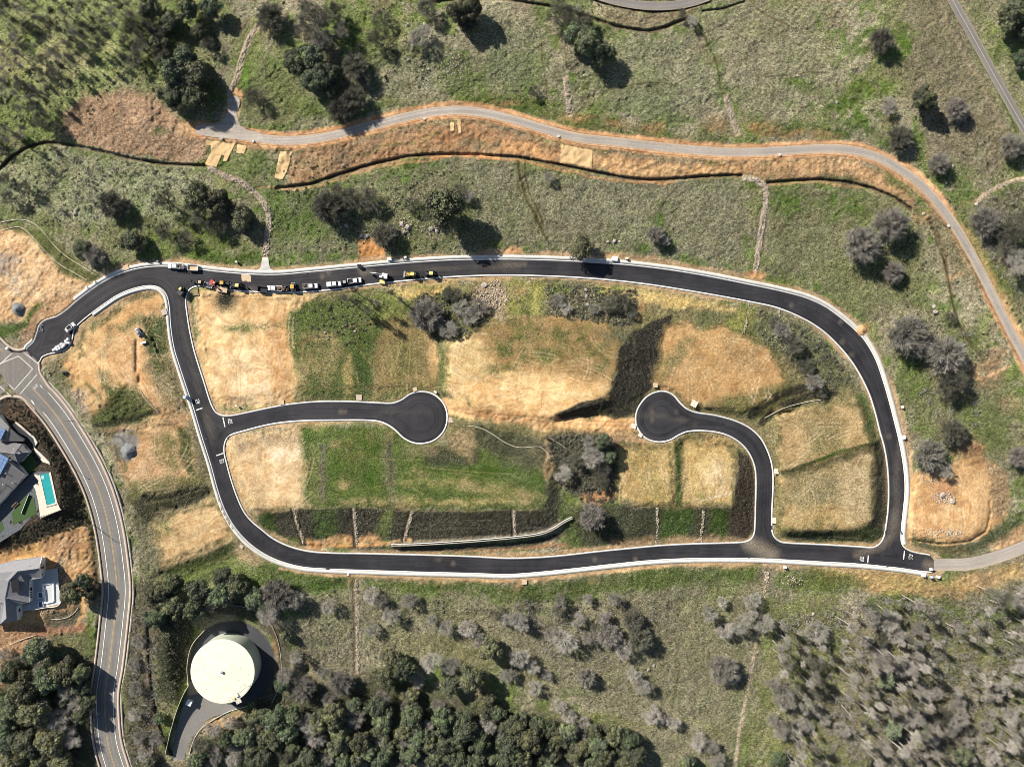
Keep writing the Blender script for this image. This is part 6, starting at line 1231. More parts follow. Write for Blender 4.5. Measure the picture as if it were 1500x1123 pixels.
for pts in ([(61,855),(78,852.5),(78.2,854.5),(61.2,857)], [(61,857),(63.5,856.8),(67,883),(64.5,883.5)], [(76.5,854.8),(78.2,854.6),(79,880),(77.5,880.5)], [(67,882),(78.5,879.5),(78.7,881.3),(67,884)]): flatpart(spa, pts, .25, M['white'], 'pool_rim', .6)
flatpart(spa, [(63.6,857),(76.4,855),(77.4,879.5),(67,881.8)], -.18, M['patiocool'], 'pool_floor', .1)
for px, py, lab in ((60.5,870.5,'upper of two white lounge frames beside the plunge pool'), (61,884,'lower of two white lounge frames beside the plunge pool')):
    t = empty('garden_lounge', Vector(w3(px,py,-.3).tolist()), .1, lab, 'garden lounge', 'lounges beside the plunge pool')
    mb = MB()
    for sx in (-.95, .95): mb.box(sx, 0, .35, .16, 2.3, .7)
    for sy in (-1.1, 1.1): mb.box(0, sy, .35, 1.9, .16, .7)
    mb.build('frame', M['white'], t); MB().box(0, 0, .3, 1.7, 2.0, .18, .05, .05).build('cushion', M['blue'], t)
t = empty('garden_sofa', Vector(w3(23.5,739,4.05).tolist()), .75, 'brown garden sofa on the dark terrace next to the lawn', 'sofa')
MB().box(0,0,.3,2.6,.9,.4).build('seat', M['wood'], t); MB().box(0,.4,.6,2.6,.2,.7).build('backrest', M['wood'], t)
for s_ in (-1.25,1.25): MB().box(s_,0,.45,.18,.9,.5).build('armrest', M['wood'], t)
# ------------------------------------------------------------------ vehicles and machines (x forward)
def wheels(root, xs, y, r=.4, w=.28):
    for x in xs:
        for s_ in (-1, 1):
            t = MB().tube((0, -w / 2, 0), (0, w / 2, 0), r, r, 14).build('wheel', M['tyre'], root, (x, s_ * y, r)); MB().tube((0, -w / 2 - .01, 0), (0, w / 2 + .01, 0), r * .5, r * .5, 10).build('rim', M['grey_steel'], t)
def pickup(px, py, ang, label, paint='white', load=None, cap=False, L=5.8, rack=False):
    t = empty('pickup_truck', at(px, py, .05), -math.radians(ang), label, 'pickup truck', 'pickup trucks parked along the loop road'); h = L / 2
    mb = MB(); mb.box(0, 0, .62, L, 1.95, .55, .05, .06); mb.box(h - .75, 0, 1.0, 1.5, 1.85, .28, .12, .12); mb.build('body', M[paint], t)
    mb = MB(); mb.box(.35, 0, 1.28, 2.1, 1.8, .35, .05, .05); mb.box(.3, 0, 1.76, 1.55, 1.56, .10, .05, .05); mb.build('cab', M[paint], t)
    MB().box(.32, 0, 1.56, 2.1, 1.72, .38, .3, .12).build('side_windows', M['glass'], t); MB().box(1.33, 0, 1.46, .5, 1.6, .42, .24, .12, 0, -.2).build('windscreen', M['glass'], t)
    bx0, bx1 = -h + .1, -.75; cx = (bx0 + bx1) / 2; ln = bx1 - bx0
    if cap: MB().box(cx, 0, 1.35, ln, 1.85, .85, .12, .12).build('bed_cover', M[paint], t)
    else:
        mb = MB()
        for s_ in (-1, 1): mb.box(cx, s_ * .92, 1.1, ln, .12, .45)
        mb.box(bx0 + .06, 0, 1.1, .12, 1.75, .45); mb.build('bed_sides', M[paint], t); MB().box(cx, 0, .93, ln - .15, 1.7, .06).build('bed_floor', M['black'], t)
        if load:
            mb = MB()
            for k in range(7): mb.box(cx + random.uniform(-.8, .8), random.uniform(-.5, .5), 1.15 + random.uniform(0, .3), random.uniform(.3, 1.0), random.uniform(.2, .6), random.uniform(.2, .5), 0, 0, random.uniform(0, 3))
            mb.build('load', M[load], t)
        if rack:
            mb = MB()
            for x in (bx0 + .2, cx, bx1): mb.box(x, 0, 1.95, .08, 1.9, .08); [mb.box(x, s_ * .92, 1.5, .08, .08, .9) for s_ in (-1, 1)]
            for s_ in (-1, 1): mb.box(cx + .9, s_ * .8, 2.0, ln + 1.6, .08, .08)
            mb.build('ladder_rack', M['grey_steel'], t)
    for s_ in (-1, 1): MB().box(h, s_ * .72, .78, .08, .36, .2).build('headlight', M['headlamp'], t); MB().box(-h, s_ * .8, .8, .08, .2, .3).build('tail_light', M['taillamp'], t); MB().box(1.0, s_ * 1.08, 1.3, .12, .22, .2).build('wing_mirror', M['black'], t)
    wheels(t, (h - 1.05, -h + 1.2), .86); return t
def trailer(px, py, ang, label, L=4.2, w=2.1, side=.7, mt='tan', load=None, rail='white', cat='trailer'):
    t = empty('utility_trailer', at(px, py, .05), -math.radians(ang), label, cat, 'trailers parked along the loop road'); h = L / 2
    MB().box(0, 0, .65, L, w, .14).build('bed', M[mt], t)
    mb = MB()
    for s_ in (-1, 1): mb.box(0, s_ * w / 2, .7 + side / 2, L, .08, side)
    mb.box(-h, 0, .7 + side / 2, .08, w, side); mb.box(h, 0, .7 + side / 2, .08, w, side); mb.build('side_boards', M[rail], t)
    mb = MB(); mb.tube((h, .7, .6), (h + 1.2, 0, .55), .06); mb.tube((h, -.7, .6), (h + 1.2, 0, .55), .06); mb.build('drawbar', M['steel'], t)
    if load:
        mb = MB()
        for k in range(9): mb.box(random.uniform(-h + .6, h - .6), random.uniform(-.6, .6), .95 + random.uniform(0, .35), random.uniform(.3, 1.2), random.uniform(.2, .7), random.uniform(.2, .6), 0, 0, random.uniform(0, 3))
        mb.build('load', M[load], t)
    wheels(t, (-.45, .45) if L > 3.5 else (0,), w / 2 + .16, .36, .22)
    for s_ in (-1, 1): MB().box(0, s_ * (w / 2 + .18), .8, 1.9, .3, .06).build('mudguard', M['steel'], t)
    return t
def canopy(root, x, lx, ly, z, m, post=M['steel']):
    mb = MB()
    for sx in (-1, 1):
        for sy in (-1, 1): mb.tube((x + sx * (lx / 2 - .08), sy * (ly / 2 - .08), z - 1.5), (x + sx * (lx / 2 - .1), sy * (ly / 2 - .1), z), .05)
    mb.build('cab_frame', post, root); MB().box(x, 0, z, lx, ly, .1, .1, .1).build('cab_roof', m, root); MB().box(x, 0, z - .85, lx * .8, ly * .8, 1.3, .08, .08).build('cab_glass', M['glass'], root)
def backhoe(px, py, ang, label, roof='paleyellow', body='yellow', front=True, rear=True, scale=1.0, cat='loader'):
    t = empty('backhoe_loader', at(px, py, .05), -math.radians(ang), label, cat, 'construction machines parked along the loop road')
    mb = MB(); mb.box(1.1, 0, 1.15, 2.2, 1.0, .7, .1, .08); mb.box(-.6, 0, .95, 1.8, 1.4, .5); mb.build('body', M[body], t); canopy(t, -.4, 1.5, 1.35, 2.7, M[roof])
    MB().tube((1.7, .3, 1.5), (1.7, .3, 2.3), .06).build('exhaust_pipe', M['steel'], t); wheels(t, (1.6,), .85, .45, .35); wheels(t, (-.9,), .95, .72, .45)
    if front:
        mb = MB()
        for s_ in (-1, 1): mb.tube((.9, s_ * .65, 1.4), (2.7, s_ * .65, .6), .1)
        mb.build('loader_arms', M[body], t)
        MB().add([(2.7,-1.15,.15),(2.7,1.15,.15),(3.4,1.15,.1),(3.4,-1.15,.1),(2.6,-1.15,.95),(2.6,1.15,.95),(3.0,1.15,.95),(3.0,-1.15,.95)], [(0,3,2,1),(0,1,5,4),(0,4,7,3),(1,2,6,5),(4,5,6,7)]).build('front_bucket', M['grey_steel'], t)
    if rear:
        mb = MB(); mb.tube((-1.6, 0, 1.1), (-2.3, .1, 2.9), .17, .13); mb.tube((-2.3, .1, 2.9), (-3.7, .35, 2.2), .13, .10); mb.tube((-3.7, .35, 2.2), (-3.6, .35, 1.0), .1, .08); mb.build('digging_arm', M['steel'], t)
        MB().box(-3.5, .35, .75, .6, .7, .6, .1, .05).build('rear_bucket', M['steel'], t)
        mb = MB(); [mb.tube((-1.5, s_ * .6, 1.0), (-1.9, s_ * 1.35, .15), .09) for s_ in (-1, 1)]; mb.build('stabiliser', M['steel'], t)
    return t
def skid(px, py, ang, label, body='white', attach='bucket', roofm=None):
    t = empty('skid_steer_loader', at(px, py, .05), -math.radians(ang), label, 'skid steer loader', 'construction machines parked along the loop road')
    mb = MB(); mb.box(-.3, 0, .9, 2.4, 1.2, .8, .1, .08); mb.box(-1.1, 0, 1.5, .8, 1.15, .4, .15, .1); mb.build('body', M[body], t); canopy(t, .2, 1.2, 1.15, 2.15, M[roofm or body]); wheels(t, (.6, -.7), .78, .42, .32)
    mb = MB(); [mb.tube((-1.2, s_ * .72, 1.6), (1.2, s_ * .72, .6), .09) for s_ in (-1, 1)]; mb.build('lift_arm', M[body], t)
    if attach == 'bucket': MB().add([(1.2,-1,.15),(1.2,1,.15),(2.0,1,.1),(2.0,-1,.1),(1.15,-1,.8),(1.15,1,.8),(1.5,1,.8),(1.5,-1,.8)], [(0,3,2,1),(0,1,5,4),(0,4,7,3),(1,2,6,5),(4,5,6,7)]).build('bucket', M['grey_steel'], t)
    else:
        mb = MB(); [mb.box(2.0, y_, .25, 1.5, .12, .08) for y_ in (-.4, .4)]; mb.build('fork', M['steel'], t)
    return t
def excavator(px, py, ang, label, body='yellow', roofm='yellow', reach=5.2, name='excavator', sc_=1.0):
    t = empty(name, at(px, py, .05), -math.radians(ang), label, 'excavator', 'construction machines parked along the loop road'); t.scale = (sc_,) * 3
    for s_ in (-1, 1): MB().box(0, s_ * .85, .4, 3.0, .45, .75, .3, .02).build('track', M['tyre'], t)
    MB().tube((0,0,.75),(0,0,.95),.6,.6,12).build('turntable', M['steel'], t)
    mb = MB(); mb.box(-.7, 0, 1.5, 2.2, 2.2, 1.0, .12, .12); mb.build('engine_housing', M[body], t); mb = MB(); mb.box(.6, .6, 1.75, 1.3, .95, 1.5, .12, .08); mb.build('cab', M['glass'], t); MB().box(.58, .6, 2.54, 1.15, .9, .08, .04, .04).build('cab_roof', M[roofm], t)
    mb = MB(); mb.tube((.5, -.3, 1.5), (reach * .45, -.3, 3.4), .22, .17); mb.build('boom', M[body], t); mb = MB(); mb.tube((reach * .45, -.3, 3.4), (reach * .92, -.3, 1.9), .16, .11); mb.build('stick', M[body], t)
    MB().box(reach * .9, -.3, 1.35, .8, .8, .8, .15, .05, 0, -.2).build('bucket', M['steel'], t); return t
def roller(px, py, ang, label):
    t = empty('road_roller', at(px, py, .05), -math.radians(ang), label, 'road roller', 'construction machines parked along the loop road')
    for x in (1.1, -1.1): MB().tube((0, -.75, 0), (0, .75, 0), .6, .6, 18).build('drum', M['grey_steel'], t, (x, 0, .6))
    mb = MB(); mb.box(.9, 0, 1.25, 1.3, 1.35, .55, .1, .08); mb.box(-.9, 0, 1.15, 1.2, 1.2, .5, .1, .08); mb.box(0, 0, .85, 1.0, .7, .4); mb.build('body', M['steel'], t); canopy(t, 0, 1.7, 1.5, 2.5, M['yellow']); return t
def dbox(px, py, lx, ly, h, m, ang, name, label, cat, lid=None, group=None):
    t = empty(name, at(px, py, .16), -math.radians(ang), label, cat, group); MB().box(0, 0, h / 2, lx, ly, h, .03, .03).build('cabinet_body', M[m], t); MB().box(0, 0, h + .03, lx + .08, ly + .08, .07, .03, .03).build('lid', M[lid or m], t); return t

pickup(259, 390.3, 182, 'white pickup towing a tan load trailer, on its own at the upper kerb', load='cargo', L=5.9, rack=True)
trailer(284, 392.6, 182, 'tan-bedded trailer hitched behind the lone pickup at the upper kerb', 4.0, 2.2, .6, 'tan', None, 'white')
excavator(268.5, 427, -52, 'dark excavator with a pale yellow cab and raised boom at the street corner', 'steel', 'paleyellow', 6.0)
skid(295, 414, 5, 'small dark skid loader at the left end of the machine line, by the street corner', 'steel', 'fork', 'tan')
trailer(306, 418.2, 20, 'thin white-railed trailer between the dark skid loader and the red machine', 3.4, 1.5, .35, 'steel', None, 'white')
excavator(314, 415, 42, 'small faded red excavator with its arm laid to the lower right', 'red', 'pinkred', 5.0, sc_=.8)
trailer(326, 423.5, 12, 'tan deck trailer lying in front of the first yellow-roofed machine', 4.4, 2.3, .15, 'tan', None, 'wood')
backhoe(330, 415.5, 5, 'yellow-roofed loader directly right of the red excavator', 'yellow', 'steel', front=False)
backhoe(349, 419, 184, 'small loader with yellow cab and pale bucket left of the dark trailer', 'paleyellow', 'steel', front=True, rear=True)
trailer(386, 424.3, 186, 'empty black trailer with a white front rail between the loader and the first parked pickup', 3.6, 2.0, .7, 'black', None, 'steel')
pickup(403.5, 422.6, 182, 'white pickup with dark clutter in its open bed, facing left', load='cargo')
trailer(418, 423, 182, 'black loaded trailer hitched behind the left-facing pickup', 3.2, 1.9, .5, 'black', 'cargo', 'black')
roller(430.5, 421, 90, 'dark road roller with an oval yellow canopy between two white pickups')
pickup(455.5, 419.3, -2, 'white pickup with a ladder rack right of the yellow roller', load='cargo', rack=True)
pickup(490, 416.4, -4, 'white pickup with a closed white bed cover, third from the left of the right group', cap=True)
skid(505.5, 414, -5, 'small black compact machine between two white pickups', 'black', 'fork', 'grey_steel')
pickup(520, 411.5, -6, 'rightmost white pickup with a black empty bed', L=5.4)
excavator(562, 404.5, 190, 'white and grey compact excavator with its bucket to the left on the road', 'white', 'white', 5.6)
tt = empty('pallet_stack', at(560.5, 413, .1), -.1, 'pale stack of boards on a pallet just below the white compact excavator', 'pallet'); MB().box(0,0,.5,2.1,1.5,.8).build('boards', M['paleyellow'], tt); MB().box(0,0,.05,2.2,1.6,.12).build('pallet', M['wood'], tt)
backhoe(604, 402.5, 184, 'yellow backhoe loader with a white front bucket, right part of the machine line')
backhoe(631, 401.5, 183, 'rightmost machine, a small dark loader with a pale yellow seat hood', 'paleyellow', 'steel', False, True)
# site clutter
dbox(527, 390, 1.3, 1.1, 1.3, 'teal', -8, 'wheeled_bin', 'dark green bin standing on the upper sidewalk opposite the pickups', 'bin', 'black')
UG = 'utility boxes behind the sidewalks'
for px, py, s_, m_, ang, lab in ((571,379.5,1.6,'white',-4,'large white utility box above the sidewalk, left of the orange bank end'), (594,377,1.0,'white',0,'white utility box with a dark side just right of the large one'),
    (347,384,.8,'white',0,'small white box on the bare soil above the lone trailer'), (232,383,.7,'grey_steel',0,'small grey box behind the sidewalk above the road bend'), (185,392,2.0,'tan',-18,'flat tan utility lid beside the bend sidewalk'), (140,413,.6,'white',0,'upper of two tiny white boxes at the end of the straw rolls'), (128,421,.6,'white',0,'lower of two tiny white boxes at the end of the straw rolls'),
    (900,379.5,2.2,'white',4,'white transformer box beside the dark round tree on the upper sidewalk'), (918,379,.9,'white',4,'small white box on a tan patch right of the transformer'), (347,594,.7,'white',0,'white box on the sandy lot corner above the left cul-de-sac street'), (413,589,1.8,'tan',-6,'tan pad at the kerb on the left part of the cul-de-sac street'), (526,582,2.2,'pinkwalk',0,'pinkish pad at the kerb in the middle of the left cul-de-sac street'),
    (608,570,1.6,'tan',-20,'tan pad at the top of the left turning circle'), (638,574,1.0,'white',30,'white cap at the upper right of the left turning circle'), (661,615,2.0,'pinkwalk',10,'pinkish pad at the right side of the left turning circle'), (960,564,1.8,'tan',10,'tan pad above the right turning circle'), (928,624,2.0,'patio',20,'pale pad left of the right turning circle'),
    (938,637,1.6,'patio',30,'pale pad at the lower left of the right turning circle'), (1017,591,2.6,'patio',-62,'long pale pad at the neck of the right turning circle'), (1138,690,2.2,'patio',0,'upper pale pad on the right kerb of the right cul-de-sac street'), (1135,762,2.6,'patio',0,'lower pale pad on the right kerb of the right cul-de-sac street'), (1323,640,1.4,'white',80,'white box on the sidewalk of the right-hand street'),
    (1352,842,1.3,'white',0,'left white vault lid at the end of the lower sidewalk'), (1373,844,1.3,'white',10,'right white vault lid at the end of the lower sidewalk'), (1363,833,1.1,'white',0,'white vault lid on the asphalt where black meets grey'), (1149,830,1.2,'white',0,'white vault lid below the lower street near the short rock apron'), (510,841,.9,'kerb',0,'pale vault lid below the lower sidewalk by the straight rock channel'),
    (768,852,2.0,'tan',0,'tan pad below the middle of the lower street'), (354,800,1.4,'pinkwalk',40,'pink pad outside the lower left bend of the loop'), (241,457,2.2,'pinkwalk',75,'pinkish box at the kerb of the green strip by the left street'), (1321,596,.8,'white',70,'small white lid beside the upper part of the right-hand street'), (12,510,1.0,'white',-40,'white box on the verge at the entrance corner')):
    flat_ = m_ in ('tan', 'pinkwalk', 'patio', 'kerb'); dbox(px, py, s_, s_ * .7 if not flat_ else s_ * .9, .18 if flat_ else .9, m_, ang, 'utility_box', lab, 'utility box', None, UG)
t = empty('portable_toilet', at(274, 581.5, .16), -.3, 'tall blue portable toilet on the left street sidewalk with a long shadow', 'portable toilet')
MB().box(0,0,1.1,1.15,1.15,2.2,.03,.03).build('cabin', M['blue'], t); MB().box(0,0,2.3,1.25,1.25,.22,.12,.12).build('cabin_roof', M['paleblue'], t); MB().box(.6,0,1.05,.04,.8,1.9).build('door', M['paleblue'], t); MB().tube((.4,.4,2.2),(.4,.4,2.7),.06).build('vent_pipe', M['white'], t)
t = empty('drinking_water_cart', at(1362.5, 844, .1), .2, 'small blue and white portable sign board at the end of the lower sidewalk', 'sign board')
MB().box(0,0,.9,1.0,.5,1.2).build('board', M['paleblue'], t); MB().box(0,-.27,.9,.3,.05,.9).build('panel', M['blue'], t); [MB().tube((s_*.4,0,0),(s_*.4,0,.4),.05).build('leg', M['steel'], t) for s_ in (-1,1)]
t.name = 'site_sign'
# white car at the entrance
t = empty('parked_car', at(104.5, 479.5, .05), math.radians(42), 'white hatchback with a dark glass roof parked at the entrance kerb', 'car')
MB().box(0,0,.55,4.5,1.85,.55,.12,.08).build('body', M['white'], t); mb = MB(); mb.box(1.55,0,.9,1.2,1.65,.2,.25,.1); mb.box(-1.95,0,.95,.5,1.6,.25,.1,.1); mb.build('bonnet', M['white'], t)
MB().box(-.3,0,1.1,3.0,1.6,.6,.55,.18).build('greenhouse', M['glass'], t); mb = MB(); [mb.box(-.3,s_*.72,1.36,2.3,.1,.12) for s_ in (-1,1)]; mb.box(-1.3,0,1.38,.3,1.3,.08); mb.box(.75,0,1.34,.25,1.3,.08); mb.build('roof_rim', M['white'], t)
wheels(t, (1.4,-1.4), .82, .34, .22)
for s_ in (-1,1): MB().box(2.22,s_*.65,.65,.08,.35,.18).build('headlight', M['headlamp'], t); MB().box(-2.22,s_*.7,.75,.08,.25,.2).build('tail_light', M['taillamp'], t); MB().box(.7,s_*1.0,1.0,.12,.2,.15).build('wing_mirror', M['black'], t)
# sacks
SK = [(80,512.5),(84,509),(87.4,506.8),(91.4,504),(85.4,512),(88.8,510),(92.8,508),(96,504),(99.5,501.4),(102.5,502),(100.8,496.8),(98,500),(95.2,505.8),(82.5,511)]
sk = MB(); sk.box(0,0,.3,1.0,1.0,.6,-.06,-.06); sk.box(0,0,.8,1.05,1.05,.45,.14,.14); ME = None
for k, (px, py) in enumerate(SK):
    if ME is None: o = sk.build('bulk_sack', M['sack'], None, at(px, py, .1), .4); ME = o.data
    else: o = link('bulk_sack', ME, None, at(px, py, .1), random.uniform(-.5, .9))
    tag(o, 'full white bulk sack in the cluster on the entrance kerb below the white car', 'bulk sack', 'white bulk sacks on the entrance kerb')
for px, py, lab in ((61,478,'upper part of the small heap of pale pipe fittings in the entrance bay'), (60.5,484,'lower part of the small heap of pale pipe fittings in the entrance bay')):
    mb = MB(); [mb.tube((random.uniform(-.8,.8), random.uniform(-.8,.8), .1), (random.uniform(-.8,.8), random.uniform(-.8,.8), random.uniform(.2,.6)), .07) for _ in range(9)]; o = mb.build('pipe_heap', M['grey_steel'], None, at(px, py, .05)); tag(o, lab, 'pipe heap', 'pale pipes at the entrance')
skid(204.5, 486, 60, 'white and black compact machine standing on the sandy lot left of the green strip', 'white', 'bucket', 'grey_steel')
o = MB().add([(-1,-.5,0),(1,-.5,0),(1,.6,0),(-1,.6,0),(-1,-.6,.9),(1,-.6,.9),(1,.1,.8),(-1,.1,.8)], [(0,3,2,1),(0,1,5,4),(0,4,7,3),(1,2,6,5),(4,5,6,7)]).build('loader_bucket', M['white'], None, at(211, 501, 0), .3); tag(o, 'loose white loader bucket on the ground below the compact machine', 'bucket')
t = empty('pump_skid', at(97, 546, 0), .1, 'dark green pump with two drums on the dirt near the junction', 'pump'); MB().box(0,0,.25,2.4,1.2,.3).build('skid_frame', M['teal'], t); [MB().tube((s_*.6,0,.3),(s_*.6,0,1.2),.45,.45,12).build('drum', M['black'], t) for s_ in (-1,1)]; MB().box(-1.0,0,.8,.5,.9,.6).build('motor', M['teal'], t)
t = empty('utility_pole', at(137.5, 768.5, 0), 0, 'slim grey utility pole on the left verge of the collector road', 'pole'); MB().tube((0,0,0),(0,0,7),.14,.09,8).build('post', M['grey_steel'], t); MB().tube((0,0,6.9),(1.3,0,7.1),.06).build('lamp_arm', M['grey_steel'], t); MB().box(1.5,0,7.1,.6,.25,.12).build('lamp_head', M['grey_steel'], t)
for px, py, lab in ((103.5,682,'street lamp pole on the left sidewalk of the collector, upper one'),(109,616,'street lamp pole on the right verge of the collector near the junction')):
    t = empty('street_lamp', at(px, py, .1), math.pi if px > 105 else 0, lab, 'street lamp', 'lamps along the collector road'); MB().tube((0,0,0),(0,0,5),.09,.06,8).build('post', M['steel'], t); MB().box(.3,0,5.05,.7,.22,.12).build('lamp_head', M['steel'], t)
# manhole covers flush in the asphalt
for px, py, lab in ((1097,817.6,'round manhole cover by the lower kerb left of the side street mouth'),(1300,828.5,'manhole cover on the lower sidewalk near the right junction'),(302,642,'round manhole in the left street just below the T junction'),(616,602,'manhole in the middle of the left turning circle')):
    tag(MB().tube((0,0,0),(0,0,.03),.42,.42,16).build('manhole_cover', M['steel'], None, at(px, py, .03 if py != 828.5 else .17)), lab, 'manhole cover', 'manhole covers in the streets')
for px, py, ang, lab in ((1297.5,779,80,'storm drain grate in the left kerb at the right junction'),(1321,780,80,'storm drain grate in the right kerb at the right junction'),(1130,772,85,'storm drain grate at the right kerb of the side street mouth'),(447,400.5,-3,'storm drain grate in the upper kerb across from the parked pickups'),(388,404.5,0,'storm drain grate at the foot of the pale concrete apron'),(335,640,-50,'storm drain grate at the rounded corner below the left T junction'),(480,833,2,'storm drain grate in the lower kerb above the straight rock channel'),(903,408.5,6,'storm drain grate in the inner kerb above the dark wedge')):
    t = MB().box(0,0,.03,1.5,.55,.06).build('storm_drain', M['steel'], None, at(px, py, .13), -math.radians(ang)); tag(t, lab, 'storm drain', 'storm drains in the kerbs')
# heaps
def heap(px, py, r, h, m, name, label, cat, seed=1, sx=1.0):
    r_ = np.random.default_rng(seed); V = [(0, 0, h)]; F = []; n_ = 18
    for k in range(1, 6):
        for i in range(n_):
            a = 2 * math.pi * i / n_; rr = r * k / 5 * (1 + r_.uniform(-.22, .2)); V.append((rr * math.cos(a) * sx, rr * math.sin(a), h * (1 - (k / 5)) ** 1.1 + r_.uniform(-.13, .13) * h * (k < 5) - (.3 if k == 5 else 0)))
    F = [(0, 1 + i, 1 + (i + 1) % n_) for i in range(n_)] + [(1 + (k - 1) * n_ + i, 1 + k * n_ + i, 1 + k * n_ + (i + 1) % n_, 1 + (k - 1) * n_ + (i + 1) % n_) for k in range(1, 5) for i in range(n_)]
    o = MB().add(V, F).build(name, m, None, at(px, py, 0), 0, True); return tag(o, label, cat)
heap(27, 453, 2.9, 1.9, M['gravelpile'], 'gravel_heap', 'rounded dark grey gravel heap on the tan bank above the entrance', 'gravel heap', 3)
heap(189, 661, 3.4, 1.9, M['gravelpile'], 'gravel_heap', 'blue-grey gravel heap on the pale lot left of the street', 'gravel heap', 4)
heap(1262, 483, 2.4, 1.0, mat('orange_soil', (.50,.32,.16), var=.2, scale=2, bump=.5), 'soil_heap', 'orange soil heap beside the sidewalk at the right bend', 'soil heap', 6)

# ------------------------------------------------------------------ post and wire fence along the upper track
FR = spline([(288,201),(330,204),(370,211),(410,215),(450,214),(490,208),(543.7,195),(597,182),(637,174),(677,172),(717.4,178),(765,191),(793.4,199),(847,212),(900,218),(953.8,225),(1007,230),(1074,233),(1140,231),(1207,228),(1247,231),(1283,241),(1320,262),(1346,284),(1374,318),(1398,351),(1422,394),(1446,440),(1470,488),(1490,525)], 3)
P = resample(FR, 15.0); fen = empty('wire_fence', at(*P[len(P) // 2], 0), 0, 'low timber post and wire fence along the lower side of the upper track', 'fence')
pm = MB().tube((0,0,-.2),(0,0,1.25),.09,.08,5); pme = None
for p in P:
    l_ = at(p[0], p[1], 0) - fen.location
    if pme is None: o = pm.build('post', M['wood'], fen, l_); pme = o.data
    else: link('post', pme, fen, l_)
Q = [at(p[0], p[1], 0) - fen.location for p in resample(FR, 5.0)]
for z in (.6, 1.1):
    mb = MB(); [mb.tube(Q[i] + Vector((0,0,z)), Q[i+1] + Vector((0,0,z)), .03, .03, 3, False) for i in range(len(Q) - 1)]; mb.build('wire', M['steel'], fen)
for k, (px, py) in enumerate(((325,203),(371,207),(622,174.5),(818,200),(1142,227),(1389,331))):
    o = MB().tube((0,0,0),(0,0,.4),.55,.5,12).build('sewer_riser', M['concrete'], None, at(px, py, .05)); tag(o, ('leftmost pale concrete riser ring, at the dead end of the upper track','pale riser ring on the track where the turning head narrows','pale riser ring at the left rise of the upper track','pale riser ring just above the square straw mat','pale riser ring on the upper track above the long rock channel','pale riser ring on the descending right part of the upper track')[k], 'riser ring', 'pale riser rings along the upper track')
# ------------------------------------------------------------------ tree shapes (unit crown radius, scaled per tree)
def quads(c, u, v):
    """centres, half-axes -> quad mesh arrays"""
    n = len(c); V = np.stack([c - u - v, c + u - v, c + u + v, c - u + v], 1).reshape(-1, 3); return V, np.arange(4 * n).reshape(n, 4)
tint_of = [None]
def unit(a): return a / (np.linalg.norm(a, axis=-1, keepdims=True) + 1e-9)
def leafy_crown(seed, n=5200, lobes=30, flat=.80, leaf=.040, base=.75):
    r = np.random.default_rng(seed); d = unit(r.normal(size=(lobes, 3))); d[:, 2] = np.abs(d[:, 2]) * .9 - .12
    rad = r.uniform(.30, .74, lobes); cen = d * rad[:, None] * [1, 1, flat]; cen[:, :2] *= 1 + .18 * np.sin(3 * np.arctan2(cen[:, 1], cen[:, 0]) + seed)[:, None]
    lr = r.uniform(.20, .36, lobes) * (1.12 - .3 * rad)
    k = r.integers(0, lobes, n); u = unit(r.normal(size=(n, 3)) + [0, 0, .35]); p = cen[k] + u * lr[k][:, None] * r.uniform(.72, 1.08, n)[:, None] * [1, 1, .9]
    nn = unit(u + r.normal(size=(n, 3)) * .45); a = unit(np.cross(nn, r.normal(size=(n, 3)))); b = np.cross(nn, a); s = (leaf * r.uniform(.55, 1.25, n))[:, None]
    p[:, 2] += base; V, F = quads(p, a * s, b * s * .7); tint_of[0] = np.repeat((r.uniform(.62, 1.5, lobes))[k] * r.uniform(.8, 1.2, n), 4); return V, F, cen
def branch_tube(a, b, r0, r1, k=4):
    d = unit(b - a); u = unit(np.cross(d, [0.3, .2, 1.0])); w = np.cross(d, u); V = []
    for c, r in ((a, r0), (b, r1)):
        for i in range(k): V.append(c + u * r * math.cos(2 * math.pi * i / k) + w * r * math.sin(2 * math.pi * i / k))
    return np.array(V), np.array([[i, (i + 1) % k, k + (i + 1) % k, k + i] for i in range(k)])
def join(parts):
    V = []; F = []; b = 0
    for v, f in parts: V.append(v); F.append(f + b); b += len(v)
    return np.concatenate(V), np.concatenate(F)
def trunk_mesh(seed, h=.75, r=.05, cen=None, lean=(0, 0)):
    rr = np.random.default_rng(seed); parts = []; p = np.zeros(3); top = np.array([lean[0], lean[1], h]); n = 4
    pts = [p + (top - p) * i / n + np.r_[rr.normal(size=2) * .02 * (0 < i), 0] for i in range(n + 1)]; pts[0][2] = -.1
    for i in range(n): parts.append(branch_tube(pts[i], pts[i + 1], r * (1 - .12 * i), r * (1 - .12 * (i + 1)), 7))
    if cen is not None:
        for c in cen[:12]: parts.append(branch_tube(pts[2 + int(rr.integers(0, 3))], c + [0, 0, .68], r * .42, r * .12, 4))
    return join(parts)
